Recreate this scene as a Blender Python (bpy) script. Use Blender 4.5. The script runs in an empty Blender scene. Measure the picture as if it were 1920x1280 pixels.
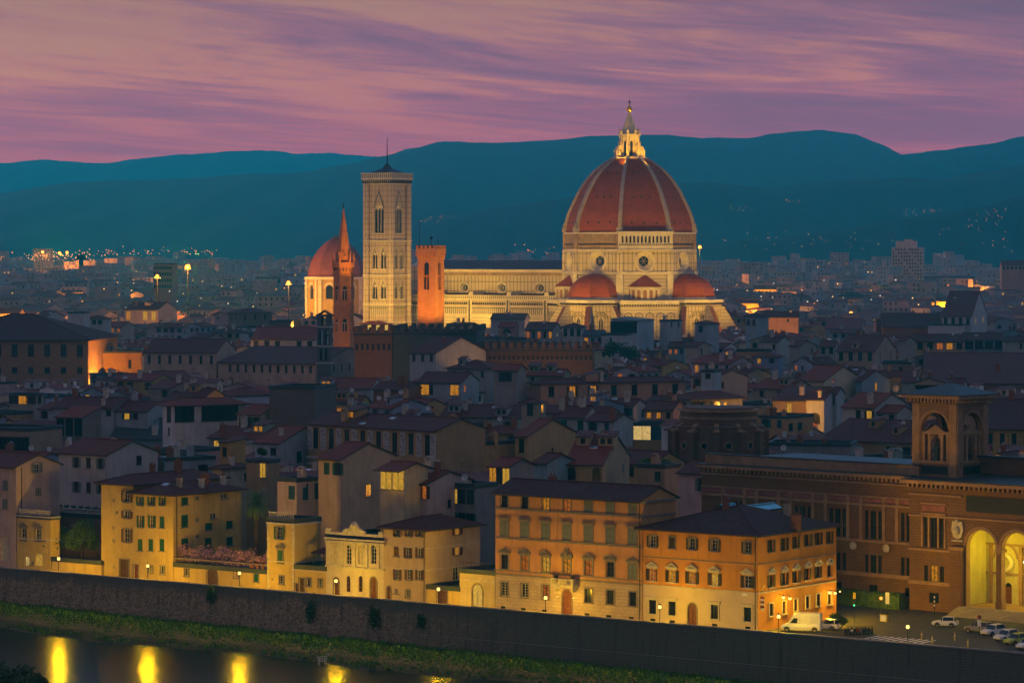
import bpy, math, random
from mathutils import Vector, Matrix
rnd = random.Random(11)
scene = bpy.context.scene
COL = scene.collection
R = math.radians
# ------------------------------------------------------------------ camera
F = 6113.0        # focal length in pixels of the 1920 px wide photograph
EYE = 54.0        # metres above the river street
HZ = 465.0        # row of the horizon
cam_d = bpy.data.cameras.new("camera")
cam_d.sensor_width = 36.0
cam_d.lens = 36.0 * F / 1920.0
cam_d.shift_y = -(640.0 - HZ) / 1920.0
cam_d.clip_start = 1.0
cam_d.clip_end = 60000.0
cam = bpy.data.objects.new("camera", cam_d)
cam.location = (0, 0, EYE)
cam.rotation_euler = (R(90), 0, 0)
COL.objects.link(cam)
scene.camera = cam
scene.view_settings.view_transform = 'Standard'
scene.view_settings.look = 'None'
scene.view_settings.exposure = -0.1
scene.view_settings.gamma = 1.0
scene.cycles.use_denoising = True
scene.cycles.max_bounces = 6
scene.cycles.diffuse_bounces = 3
scene.cycles.glossy_bounces = 3
scene.cycles.transmission_bounces = 4
scene.cycles.volume_bounces = 0
scene.cycles.sample_clamp_indirect = 3.0
scene.cycles.use_light_tree = True
# ------------------------------------------------------------------ sky
world = bpy.data.worlds.new("World")
scene.world = world
world.use_nodes = True
wn, wl = world.node_tree.nodes, world.node_tree.links
wn.clear()
def wnode(t, **kw):
 n = wn.new(t)
 for k, v in kw.items():
  if k.startswith('i_'):
   n.inputs[k[2:].replace('_', ' ')].default_value = v
  else:
   setattr(n, k, v)
 return n
def wmath(op, a, b=None, c=None, clamp=False):
 n = wn.new('ShaderNodeMath')
 n.operation = op
 n.use_clamp = clamp
 for i, x in enumerate((a, b, c)):
  if x is None:
   continue
  if isinstance(x, (int, float)):
   n.inputs[i].default_value = x
  else:
   wl.new(x, n.inputs[i])
 return n.outputs[0]
def wramp(fac, stops):
 n = wn.new('ShaderNodeValToRGB')
 cr = n.color_ramp
 while len(cr.elements) > 1:
  cr.elements.remove(cr.elements[0])
 cr.elements[0].position = stops[0][0]
 cr.elements[0].color = (*stops[0][1], 1)
 for p, c in stops[1:]:
  e = cr.elements.new(p)
  e.color = (*c, 1)
 wl.new(fac, n.inputs[0])
 return n.outputs[0]
def wmix(f, a, b, mode='MIX'):
 n = wn.new('ShaderNodeMix')
 n.data_type = 'RGBA'
 n.blend_type = mode
 for s, x in ((0, f), (6, a), (7, b)):
  if isinstance(x, (int, float)):
   n.inputs[s].default_value = x
  elif isinstance(x, tuple):
   n.inputs[s].default_value = (*x, 1)
  else:
   wl.new(x, n.inputs[s])
 return n.outputs[2]
SUN_EL, SUN_ROT = R(1.0), R(-60)
sky = wnode('ShaderNodeTexSky', sky_type='NISHITA', sun_disc=False, sun_elevation=SUN_EL, sun_rotation=SUN_ROT)
tc = wnode('ShaderNodeTexCoord')
sep = wnode('ShaderNodeSeparateXYZ')
wl.new(tc.outputs['Generated'], sep.inputs[0])
dx, dy, dz = sep.outputs
el = wmath('MAXIMUM', dz, 0.004)
az = wmath('ARCTAN2', dx, dy)
# cloud deck seen nearly edge on: stretch the sky dome's elevation near the horizon
lel = wmath('LOGARITHM', wmath('ADD', el, 0.012), 2.718)
px = wmath('MULTIPLY', az, 17.0)
py = wmath('MULTIPLY', lel, 10.5)
# streaks dip towards the right
py2 = wmath('ADD', py, wmath('MULTIPLY', px, 0.80))
comb = wnode('ShaderNodeCombineXYZ')
wl.new(px, comb.inputs[0]); wl.new(py2, comb.inputs[1])
def wnoise(vec, scale, detail, rough, dist, off=(0, 0, 0), sc=(1, 1, 1)):
 m = wnode('ShaderNodeMapping')
 m.inputs['Location'].default_value = off
 m.inputs['Scale'].default_value = sc
 wl.new(vec, m.inputs['Vector'])
 n = wnode('ShaderNodeTexNoise')
 n.inputs['Scale'].default_value = scale
 n.inputs['Detail'].default_value = detail
 n.inputs['Roughness'].default_value = rough
 n.inputs['Distortion'].default_value = dist
 wl.new(m.outputs[0], n.inputs['Vector'])
 return n.outputs['Fac']
n1 = wnoise(comb.outputs[0], 0.50, 9.0, 0.60, 0.8, (3.7, 1.9, 0.0), (0.75, 1.0, 1.0))
n2 = wnoise(comb.outputs[0], 1.3, 9.0, 0.62, 1.4, (9.1, 3.3, 1.0), (0.62, 1.0, 1.0))
n4 = wnoise(comb.outputs[0], 5.5, 8.0, 0.65, 0.5, (2.2, 6.1, 2.0), (0.45, 1.0, 1.0))
n3 = wnoise(comb.outputs[0], 0.30, 3.0, 0.5, 0.2, (1.7, 8.2, 4.0), (0.8, 0.8, 1.0))
nn = wmath('ADD', wmath('ADD', wmath('MULTIPLY', n1, 0.66), wmath('MULTIPLY', n2, 0.30)), wmath('MULTIPLY', wmath('SUBTRACT', n4, 0.34), 0.13))
# the sky glows most low on the left, where the sun went down
glow = wmath('MULTIPLY', wmath('SUBTRACT', 0.05, az), 0.42)
nn = wmath('ADD', nn, wmath('ADD', glow, wmath('MULTIPLY', wmath('SUBTRACT', n3, 0.5), 0.30)))
cloud = wramp(nn, [(0.36, (0.175, 0.105, 0.190)), (0.45, (0.25, 0.13, 0.215)), (0.51, (0.335, 0.175, 0.22)),
     (0.58, (0.46, 0.28, 0.19)), (0.68, (0.50, 0.37, 0.18))])
# magenta veil close to the hills, greyer purple higher up
low = wramp(el, [(0.026, (1, 1, 1)), (0.052, (0, 0, 0))])
cloud = wmix(wmath('MULTIPLY', low, 0.55), cloud, (0.33, 0.105, 0.215))
high = wramp(el, [(0.050, (0, 0, 0)), (0.085, (1, 1, 1))])
cloud = wmix(wmath('MULTIPLY', high, 0.42), cloud, (0.17, 0.105, 0.135))
nis = wmix(1.0, sky.outputs[0], (0.05, 0.06, 0.09), 'MULTIPLY')
west = wramp(dz, [(0.0, (0.142, 0.120, 0.190)), (0.35, (0.142, 0.122, 0.195)), (1.0, (0.135, 0.112, 0.190))])
east = wramp(dz, [(0.0, (0.122, 0.128, 0.200)), (0.5, (0.125, 0.126, 0.200)), (1.0, (0.132, 0.114, 0.192))])
side = wmath('ADD', wmath('MULTIPLY', dx, 0.75), wmath('MULTIPLY', dy, -0.55))
esf = wramp(side, [(0.0, (0, 0, 0)), (0.65, (1, 1, 1))])
dome = wmix(esf, west, east)
# bright clear sky above the cloud band where the sun went down
fr = wmath('MULTIPLY', wramp(dy, [(0.15, (0, 0, 0)), (0.6, (1, 1, 1))]), wramp(dz, [(0.08, (0, 0, 0)), (0.2, (1, 1, 1)), (0.5, (1, 1, 1)), (0.8, (0, 0, 0))]))
dome = wmix(fr, dome, (0.17, 0.48, 0.96))
up = wmix(1.0, dome, nis, 'ADD')
mask = wramp(dz, [(0.10, (1, 1, 1)), (0.26, (0, 0, 0))])
front = wramp(dy, [(0.45, (0, 0, 0)), (0.75, (1, 1, 1))])
mask = wmath('MULTIPLY', mask, front)
full = wmix(mask, up, cloud)
bg = wnode('ShaderNodeBackground')
bg.inputs['Strength'].default_value = 1.0
wl.new(full, bg.inputs['Color'])
wo = wnode('ShaderNodeOutputWorld')
wl.new(bg.outputs[0], wo.inputs['Surface'])
# the last glow of the sun, low behind the left edge of the picture, and very soft
sun_d = bpy.data.lights.new("sun", 'SUN')
sun_d.energy = 0.05
sun_d.angle = R(25)
sun_d.color = (1.0, 0.55, 0.50)
sun = bpy.data.objects.new("sun", sun_d)
sun.rotation_euler = (R(78), 0, R(-75))
COL.objects.link(sun)
# ------------------------------------------------------------------ pixel <-> place
def P(u, v, Y):
 return Vector(((u - 960) * Y / F, Y, EYE - (v - HZ) * Y / F))
def depth(v, z):
 return (EYE - z) * F / (v - HZ)
# the river street: s along it (left to right), t away from the river
A0 = Vector((-84.9, 540.9)); SA = Vector((0.7985, -0.6020)); SN = Vector((0.6020, 0.7985))
STREET_ANG = math.atan2(SA.y, SA.x)
def st(s, t):
 return A0 + SA * s + SN * t
def s_at(u, t):
 k = (u - 960) / F
 o = A0 + SN * t
 return (k * o.y - o.x) / (SA.x - k * SA.y)
def z_at(s, t, v):
 return EYE - (v - HZ) * st(s, t).y / F
# ------------------------------------------------------------------ materials
MATS = {}
class NT:
 def __init__(self, name, rough=0.85):
  self.m = bpy.data.materials.new(name)
  self.m.use_nodes = True
  self.n, self.l = self.m.node_tree.nodes, self.m.node_tree.links
  self.b = self.n['Principled BSDF']
  self.b.inputs['Roughness'].default_value = rough
  self.b.inputs['Specular IOR Level'].default_value = 0.25
 def coord(self, kind='UV', scale=(1, 1, 1), loc=(0, 0, 0)):
  t = self.n.new('ShaderNodeTexCoord')
  m = self.n.new('ShaderNodeMapping')
  m.inputs['Scale'].default_value = scale
  m.inputs['Location'].default_value = loc
  self.l.new(t.outputs[kind], m.inputs[0])
  return m.outputs[0]
 def world(self, scale=(1, 1, 1)):
  g = self.n.new('ShaderNodeNewGeometry')
  m = self.n.new('ShaderNodeMapping')
  m.inputs['Scale'].default_value = scale
  self.l.new(g.outputs['Position'], m.inputs[0])
  return m.outputs[0]
 def noise(self, vec, scale, detail=4, rough=0.55, dist=0.0):
  t = self.n.new('ShaderNodeTexNoise')
  for k, v in (('Scale', scale), ('Detail', detail), ('Roughness', rough), ('Distortion', dist)):
   t.inputs[k].default_value = v
  self.l.new(vec, t.inputs['Vector'])
  return t.outputs['Fac']
 def math(self, op, a, b=None, clamp=False):
  n = self.n.new('ShaderNodeMath')
  n.operation = op
  n.use_clamp = clamp
  for i, x in enumerate((a, b)):
   if x is None:
    continue
   if isinstance(x, (int, float)):
    n.inputs[i].default_value = x
   else:
    self.l.new(x, n.inputs[i])
  return n.outputs[0]
 def ramp(self, fac, stops, interp='LINEAR'):
  n = self.n.new('ShaderNodeValToRGB')
  cr = n.color_ramp
  cr.interpolation = interp
  while len(cr.elements) > 1:
   cr.elements.remove(cr.elements[0])
  def c4(c):
   return (c, c, c, 1) if isinstance(c, (int, float)) else (*c, 1)
  cr.elements[0].position = stops[0][0]
  cr.elements[0].color = c4(stops[0][1])
  for p, c in stops[1:]:
   e = cr.elements.new(p)
   e.color = c4(c)
  self.l.new(fac, n.inputs[0])
  return n.outputs[0]
 def mix(self, f, a, b, mode='MIX'):
  n = self.n.new('ShaderNodeMix')
  n.data_type = 'RGBA'
  n.blend_type = mode
  for s, x in ((0, f), (6, a), (7, b)):
   if isinstance(x, (int, float)):
    n.inputs[s].default_value = x
   elif isinstance(x, tuple):
    n.inputs[s].default_value = (*x, 1)
   else:
    self.l.new(x, n.inputs[s])
  return n.outputs[2]
 def obcol(self):
  n = self.n.new('ShaderNodeObjectInfo')
  return n.outputs['Color'], n.outputs['Random']
 def base(self, x):
  if isinstance(x, tuple):
   self.b.inputs['Base Color'].default_value = (*x, 1)
  else:
   self.l.new(x, self.b.inputs['Base Color'])
 def bump(self, h, strength=0.3, dist=0.05):
  n = self.n.new('ShaderNodeBump')
  n.inputs['Strength'].default_value = strength
  n.inputs['Distance'].default_value = dist
  self.l.new(h, n.inputs['Height'])
  self.l.new(n.outputs[0], self.b.inputs['Normal'])
 def brick(self, vec, w, h, mortar=0.02, off=0.5, bias=0.0):
  n = self.n.new('ShaderNodeTexBrick')
  n.offset = off
  n.inputs['Scale'].default_value = 1.0
  n.inputs['Mortar Size'].default_value = mortar
  n.inputs['Brick Width'].default_value = w
  n.inputs['Row Height'].default_value = h
  n.inputs['Color1'].default_value = (1, 1, 1, 1)
  n.inputs['Color2'].default_value = (0.6, 0.6, 0.6, 1)
  n.inputs['Mortar'].default_value = (0, 0, 0, 1)
  self.l.new(vec, n.inputs['Vector'])
  return n.outputs['Color'], n.outputs['Fac']
def plain(name, col, rough=0.7, metal=0.0, var=0.25, scale=1.5):
 if name in MATS:
  return MATS[name]
 t = NT(name, rough)
 f = t.noise(t.coord('Object'), scale, 5, 0.6)
 lo = tuple(c * (1 - var) for c in col)
 hi = tuple(min(1, c * (1 + var)) for c in col)
 t.base(t.ramp(f, [(0.3, lo), (0.7, hi)]))
 t.b.inputs['Metallic'].default_value = metal
 MATS[name] = t.m
 return t.m
def emit(name, col, strength, noise=0.0, sample=True):
 if name in MATS:
  return MATS[name]
 t = NT(name, 0.5)
 t.base((0.0, 0.0, 0.0))
 e = t.b.inputs['Emission Color']
 if noise:
  f = t.noise(t.coord('UV'), 2.3, 4, 0.6, 1.0)
  lo = tuple(c * (1 - noise) for c in col)
  t.l.new(t.ramp(f, [(0.35, lo), (0.62, col)]), e)
 else:
  e.default_value = (*col, 1)
 t.b.inputs['Emission Strength'].default_value = strength
 if not sample:
  t.m.cycles.emission_sampling = 'NONE'
 MATS[name] = t.m
 return t.m
def make_mats():
 # stucco: colour of the house comes from the object, stains are the wall's own
 t = NT('stucco', 0.9)
 oc, orand = t.obcol()
 uv = t.coord('UV')
 big = t.noise(uv, 0.22, 6, 0.6, 0.6)
 streak = t.noise(t.coord('UV', (1.0, 0.10, 1)), 1.1, 6, 0.65, 0.3)
 fine = t.noise(uv, 3.0, 5, 0.6)
 c = t.mix(t.ramp(big, [(0.35, 0.0), (0.72, 0.7)]), oc, t.mix(1.0, oc, (0.62, 0.58, 0.58), 'MULTIPLY'))
 c = t.mix(t.ramp(streak, [(0.50, 0.0), (0.78, 0.75)]), c, t.mix(1.0, oc, (0.45, 0.43, 0.44), 'MULTIPLY'))
 c = t.mix(t.ramp(fine, [(0.3, 0.18), (0.7, 0.0)]), c, (0.05, 0.045, 0.04))
 t.base(c)
 t.bump(fine, 0.25, 0.03)
 MATS['stucco'] = t.m
 # rough stone / brick walls, tinted by the object's colour
 t = NT('masonry', 0.92)
 oc, orand = t.obcol()
 uv = t.coord('UV')
 bc, bf = t.brick(uv, 0.9, 0.42, 0.03)
 big = t.noise(uv, 0.5, 6, 0.65)
 fine = t.noise(uv, 5.0, 5, 0.7)
 c = t.mix(0.45, oc, bc, 'MULTIPLY')
 c = t.mix(t.ramp(big, [(0.3, 0.5), (0.7, 0.0)]), c, t.mix(1.0, oc, (0.4, 0.4, 0.42), 'MULTIPLY'))
 c = t.mix(t.ramp(fine, [(0.35, 0.4), (0.65, 0.0)]), c, t.mix(1.0, oc, (0.5, 0.45, 0.4), 'MULTIPLY'))
 t.base(c)
 t.bump(t.math('ADD', bf, fine), 0.6, 0.05)
 MATS['masonry'] = t.m
 # rusticated blocks
 t = NT('rustic_stone', 0.9)
 oc, orand = t.obcol()
 uv = t.coord('UV')
 bc, bf = t.brick(uv, 1.5, 0.62, 0.05)
 big = t.noise(uv, 0.4, 6, 0.6)
 c = t.mix(t.ramp(big, [(0.3, 0.45), (0.7, 0.0)]), oc, t.mix(1.0, oc, (0.55, 0.5, 0.5), 'MULTIPLY'))
 c = t.mix(t.math('MULTIPLY', bf, 0.55), c, t.mix(1.0, oc, (0.3, 0.27, 0.25), 'MULTIPLY'))
 t.base(c)
 t.bump(t.math('SUBTRACT', 1.0, bf), 0.7, 0.08)
 MATS['rustic_stone'] = t.m
 # terracotta roof tiles: rows of pantiles run down the slope (uv: along eave, up slope, in metres)
 t = NT('roof_tile', 0.9)
 oc, orand = t.obcol()
 uv = t.coord('UV')
 w = t.n.new('ShaderNodeTexWave')
 w.wave_type = 'BANDS'; w.bands_direction = 'X'
 w.inputs['Scale'].default_value = 1.15
 w.inputs['Distortion'].default_value = 0.35
 w.inputs['Detail'].default_value = 1.0
 t.l.new(uv, w.inputs['Vector'])
 rows = t.n.new('ShaderNodeTexWave')
 rows.wave_type = 'BANDS'; rows.bands_direction = 'Y'
 rows.inputs['Scale'].default_value = 0.8
 rows.inputs['Distortion'].default_value = 0.8
 t.l.new(uv, rows.inputs['Vector'])
 cell = t.n.new('ShaderNodeTexVoronoi')
 cell.inputs['Scale'].default_value = 2.4
 t.l.new(uv, cell.inputs['Vector'])
 sc = t.n.new('ShaderNodeSeparateColor')
 t.l.new(cell.outputs['Color'], sc.inputs[0])
 patch = t.noise(uv, 0.35, 6, 0.65, 0.5)
 c = t.mix(t.math('MULTIPLY', sc.outputs[0], 0.40), oc, t.mix(1.0, oc, (0.45, 0.42, 0.45), 'MULTIPLY'))
 c = t.mix(t.ramp(patch, [(0.38, 0.0), (0.7, 0.6)]), c, t.mix(1.0, oc, (0.5, 0.46, 0.52), 'MULTIPLY'))
 c = t.mix(t.ramp(sc.outputs[1], [(0.90, 0.0), (0.96, 0.25)]), c, (0.26, 0.16, 0.12))
 c = t.mix(t.ramp(w.outputs['Fac'], [(0.0, 0.55), (0.45, 0.0)]), c, t.mix(1.0, oc, (0.25, 0.22, 0.22), 'MULTIPLY'))
 t.base(c)
 t.bump(t.math('ADD', w.outputs['Fac'], t.math('MULTIPLY', rows.outputs['Fac'], 0.4)), 0.8, 0.12)
 MATS['roof_tile'] = t.m
 t = NT('dark_glass', 0.15)
 t.base((0.012, 0.016, 0.020))
 t.b.inputs['Specular IOR Level'].default_value = 0.5
 MATS['dark_glass'] = t.m
 emit('lit_amber', (1.0, 0.40, 0.02), 0.62, 0.75)
 emit('lit_yellow', (1.0, 0.55, 0.05), 0.66, 0.6)
 emit('lit_orange', (1.0, 0.26, 0.02), 0.50, 0.8)
 emit('lit_pale', (1.0, 0.70, 0.22), 0.75, 0.5)
 emit('lamp_globe', (1.0, 0.66, 0.18), 2.4)
 plain('curtain', (0.50, 0.42, 0.30), 0.9)
 plain('shutter_green', (0.012, 0.075, 0.045), 0.6)
 plain('shutter_brown', (0.085, 0.032, 0.018), 0.6)
 plain('shutter_dark', (0.030, 0.020, 0.018), 0.6)
 plain('shutter_grey', (0.13, 0.15, 0.14), 0.6)
 plain('shutter_blue', (0.020, 0.070, 0.090), 0.6)
 plain('wood_door', (0.14, 0.045, 0.015), 0.55)
 plain('frame_white', (0.45, 0.43, 0.38), 0.6)
 plain('frame_dark', (0.05, 0.035, 0.025), 0.6)
 plain('pietra_serena', (0.20, 0.165, 0.135), 0.85)
 plain('pale_stone', (0.46, 0.41, 0.33), 0.85)
 plain('iron', (0.02, 0.022, 0.025), 0.5, 0.6)
 plain('lead_grey', (0.04, 0.05, 0.055), 0.6)
 plain('white_paint', (0.62, 0.62, 0.60), 0.5)
 plain('pot_clay', (0.22, 0.08, 0.045), 0.8)
 plain('dark_tile', (0.12, 0.044, 0.036), 0.9, 0, 0.4, 0.8)
 plain('rust_red', (0.20, 0.03, 0.02), 0.7)
make_mats()
# ------------------------------------------------------------------ mesh builder
class MB:
 def __init__(self):
  self.v, self.f, self.mi, self.uv, self.mats = [], [], [], [], []
  self.M = None
 def mat(self, m):
  m = MATS[m] if isinstance(m, str) else m
  if m not in self.mats:
   self.mats.append(m)
  return self.mats.index(m)
 def face(self, pts, m=0, uv=None):
  i = len(self.v)
  if self.M is not None:
   q = [self.M @ Vector(p) for p in pts]
  else:
   q = [Vector(p) for p in pts]
  self.v.extend(q)
  self.f.append(tuple(range(i, i + len(pts))))
  self.mi.append(m)
  if uv is None:
   a = q[1] - q[0]
   if a.length < 1e-6:
    a = q[2] - q[1]
   a.normalize()
   n = Vector((0, 0, 0))
   for k in range(len(q)):
    n += q[k].cross(q[(k + 1) % len(q)])
   if n.length < 1e-9:
    n = Vector((0, 0, 1))
   n.normalize()
   if abs(n.z) > 0.98:
    ax, ay = Vector((1, 0, 0)), Vector((0, 1, 0))
   else:
    ax = Vector((0, 0, 1)).cross(n).normalized()
    ay = n.cross(ax)
   uv = [(p.dot(ax), p.dot(ay)) for p in q]
  self.uv.extend(uv)
 def box(self, x0, x1, y0, y1, z0, z1, m=0, skip=''):
  a = [(x0, y0, z0), (x1, y0, z0), (x1, y1, z0), (x0, y1, z0), (x0, y0, z1), (x1, y0, z1), (x1, y1, z1), (x0, y1, z1)]
  for k, q in (('b', (0, 3, 2, 1)), ('t', (4, 5, 6, 7)), ('f', (0, 1, 5, 4)), ('r', (1, 2, 6, 5)), ('k', (2, 3, 7, 6)), ('l', (3, 0, 4, 7))):
   if k not in skip:
    self.face([a[i] for i in q], m)
 def prism(self, poly, z0, z1, m=0, cap=True, top=None):
  n = len(poly)
  top = top or poly
  for i in range(n):
   a, b = poly[i], poly[(i + 1) % n]
   c, d = top[(i + 1) % n], top[i]
   self.face([(a[0], a[1], z0), (b[0], b[1], z0), (c[0], c[1], z1), (d[0], d[1], z1)], m)
  if cap:
   self.face([(p[0], p[1], z1) for p in top], m)
 def cyl(self, c, r0, r1, z0, z1, m=0, n=10, cap=True):
  p0 = [(c[0] + r0 * math.cos(2 * math.pi * i / n), c[1] + r0 * math.sin(2 * math.pi * i / n)) for i in range(n)]
  p1 = [(c[0] + r1 * math.cos(2 * math.pi * i / n), c[1] + r1 * math.sin(2 * math.pi * i / n)) for i in range(n)]
  self.prism(p0, z0, z1, m, cap and r1 > 1e-4, p1)
 def ball(self, c, r, m=0, n=10, k=6, sz=1.0):
  for j in range(k):
   a0, a1 = math.pi * (j / k - 0.5), math.pi * ((j + 1) / k - 0.5)
   for i in range(n):
    b0, b1 = 2 * math.pi * i / n, 2 * math.pi * (i + 1) / n
    q = [(c[0] + r * math.cos(a) * math.cos(b), c[1] + r * math.cos(a) * math.sin(b), c[2] + sz * r * math.sin(a))
      for a, b in ((a0, b0), (a0, b1), (a1, b1), (a1, b0))]
    self.face(q, m)
 def tube(self, p, q, r, m=0, n=6, r2=None):
  p, q = Vector(p), Vector(q)
  d = (q - p).normalized()
  a = d.orthogonal().normalized()
  b = d.cross(a)
  r2 = r if r2 is None else r2
  for i in range(n):
   t0, t1 = 2 * math.pi * i / n, 2 * math.pi * (i + 1) / n
   e0, e1 = a * math.cos(t0) + b * math.sin(t0), a * math.cos(t1) + b * math.sin(t1)
   self.face([p + e0 * r, p + e1 * r, q + e1 * r2, q + e0 * r2], m)
  self.face([q + (a * math.cos(2 * math.pi * i / n) + b * math.sin(2 * math.pi * i / n)) * r2 for i in range(n)], m)
 def loft(self, rings, m=0, closed=True, cap=True):
  for a, b in zip(rings[:-1], rings[1:]):
   n = len(a)
   for i in range(n if closed else n - 1):
    j = (i + 1) % n
    self.face([a[i], a[j], b[j], b[i]], m)
  if cap:
   self.face(list(reversed(rings[0])), m)
   self.face(rings[-1], m)
 def mesh(self, name):
  me = bpy.data.meshes.new(name)
  me.from_pydata([tuple(p) for p in self.v], [], self.f)
  for m in self.mats:
   me.materials.append(m)
  if self.mats:
   me.polygons.foreach_set('material_index', self.mi)
  ul = me.uv_layers.new(name='UVMap')
  ul.data.foreach_set('uv', [c for p in self.uv for c in p])
  me.update()
  return me
 def build(self, name, parent=None, color=None, smooth=False):
  return link(self.mesh(name), name, parent, color, smooth)
def link(me, name, parent=None, color=None, smooth=False):
 o = bpy.data.objects.new(name, me)
 COL.objects.link(o)
 if parent is not None:
  o.parent = parent
 if color is not None:
  o.color = (*color, 1)
 if smooth:
  me.shade_smooth()
 return o
def weld_smooth(o, angle=40):
 import bmesh
 bm = bmesh.new()
 bm.from_mesh(o.data)
 bmesh.ops.remove_doubles(bm, verts=bm.verts, dist=0.0008)
 bm.to_mesh(o.data)
 bm.free()
 o.data.shade_smooth()
 try:
  o.data.set_sharp_from_angle(angle=R(angle))
 except Exception:
  pass
 return o
def thing(name, label, cat, loc=(0, 0, 0), rz=0.0, group=None):
 o = bpy.data.objects.new(name, None)
 o.empty_display_size = 0.5
 COL.objects.link(o)
 o.location = loc
 o.rotation_euler = (0, 0, rz)
 return tag(o, label, cat, group)
def tag(o, label=None, cat=None, group=None, kind=None):
 if label:
  o['label'] = label
 if cat:
  o['category'] = cat
 if group:
  o['group'] = group
 if kind:
  o['kind'] = kind
 return o
def dup(root, loc=None, rz=None, label=None, parent=None):
 c = root.copy()
 COL.objects.link(c)
 if parent is not None:
  c.parent = parent
 if loc is not None:
  c.location = loc
 if rz is not None:
  c.rotation_euler = (0, 0, rz)
 if label:
  c['label'] = label
 for ch in list(root.children):
  dup(ch, parent=c)
 return c
def lamp(kind, loc, power, col, size=0.3, target=None, spot=None, blend=0.5, parent=None, soft=0):
 d = bpy.data.lights.new('light', kind)
 d.energy = power
 d.color = col
 d.specular_factor = 0.004
 if kind in ('POINT', 'SPOT'):
  d.shadow_soft_size = size
 else:
  d.size = size
 if kind == 'SPOT' and spot:
  d.spot_size = R(spot)
  d.spot_blend = blend
 o = bpy.data.objects.new('light', d)
 COL.objects.link(o)
 if parent is not None:
  o.parent = parent
 o.location = loc
 if soft:
  d.use_nodes = True
  ln = d.node_tree.nodes
  fo = ln.new('ShaderNodeLightFalloff')
  fo.inputs['Strength'].default_value = 1.0
  fo.inputs['Smooth'].default_value = soft
  d.node_tree.links.new(fo.outputs['Quadratic'], ln['Emission'].inputs['Strength'])
 if target is not None:
  o.rotation_euler = (Vector(target) - Vector(loc)).to_track_quat('-Z', 'Y').to_euler()
 return o
# ------------------------------------------------------------------ walls with real openings
def arc_pts(x0, x1, zs, zt, n=10):
 """arch from right spring to left spring"""
 cx, rx, rz = (x0 + x1) / 2, (x1 - x0) / 2, zt - zs
 return [(cx + rx * math.cos(math.pi * i / n), zs + rz * math.sin(math.pi * i / n)) for i in range(n + 1)]
def wall(mb, o, ux, w, z0, z1, holes=(), m=0, rev=0.25, mr=None, n_out=None):
 """vertical wall from o along unit vector ux; holes: (x0, x1, za, zb[, 'arch'|'round'])"""
 o = Vector((o[0], o[1], 0)); ux = Vector((ux[0], ux[1], 0))
 nin = Vector((-ux.y, ux.x, 0))           # into the building
 mr = m if mr is None else mr
 def pt(x, z, dp=0.0):
  q = o + ux * x + nin * dp
  return (q.x, q.y, z)
 xs = sorted(set([0.0, w] + [round(h[k], 4) for h in holes for k in (0, 1) if 0 < h[k] < w]))
 zs = sorted(set([z0, z1] + [round(h[k], 4) for h in holes for k in (2, 3) if z0 < h[k] < z1]))
 hs = [tuple(round(c, 4) for c in h[:4]) for h in holes]
 for i in range(len(xs) - 1):
  run = None
  for j in range(len(zs) - 1):
   cx, cz = (xs[i] + xs[i + 1]) / 2, (zs[j] + zs[j + 1]) / 2
   inside = any(h[0] < cx < h[1] and h[2] < cz < h[3] for h in hs)
   if not inside:
    if run is None:
     run = zs[j]
   if inside or j == len(zs) - 2:
    end = zs[j] if inside else zs[j + 1]
    if run is not None and end > run:
     q = [(xs[i], run), (xs[i + 1], run), (xs[i + 1], end), (xs[i], end)]
     mb.face([pt(*p) for p in q], m, q)
    run = None
 for h in holes:
  x0, x1, a, b = h[:4]
  kind = h[4] if len(h) > 4 else ''
  if kind == 'arch':
   sp = max(a, b - (x1 - x0) / 2)
   arc = arc_pts(x0, x1, sp, b)
   for (c, side) in (((x1, b), arc[:6]), ((x0, b), arc[5:])):
    for p, q in zip(side[:-1], side[1:]):
     mb.face([pt(*c), pt(*q), pt(*p)], m, [c, q, p])
   ring = [(x0, a), (x1, a)] + arc
  elif kind == 'round':
   n = 20
   cx, cz, rx, rz = (x0 + x1) / 2, (a + b) / 2, (x1 - x0) / 2, (b - a) / 2
   ring = [(cx + rx * math.cos(2 * math.pi * i / n), cz + rz * math.sin(2 * math.pi * i / n)) for i in range(n)]
   for qd, c in enumerate(((x1, b), (x0, b), (x0, a), (x1, a))):
    for i in range(5):
     p, q = ring[(qd * 5 + i) % n], ring[(qd * 5 + i + 1) % n]
     mb.face([pt(*c), pt(*q), pt(*p)], m, [c, q, p])
  else:
   ring = [(x0, a), (x1, a), (x1, b), (x0, b)]
  for i in range(len(ring)):
   p, q = ring[i], ring[(i + 1) % len(ring)]
   mb.face([pt(*p), pt(*p, rev), pt(*q, rev), pt(*q)], mr)
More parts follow.
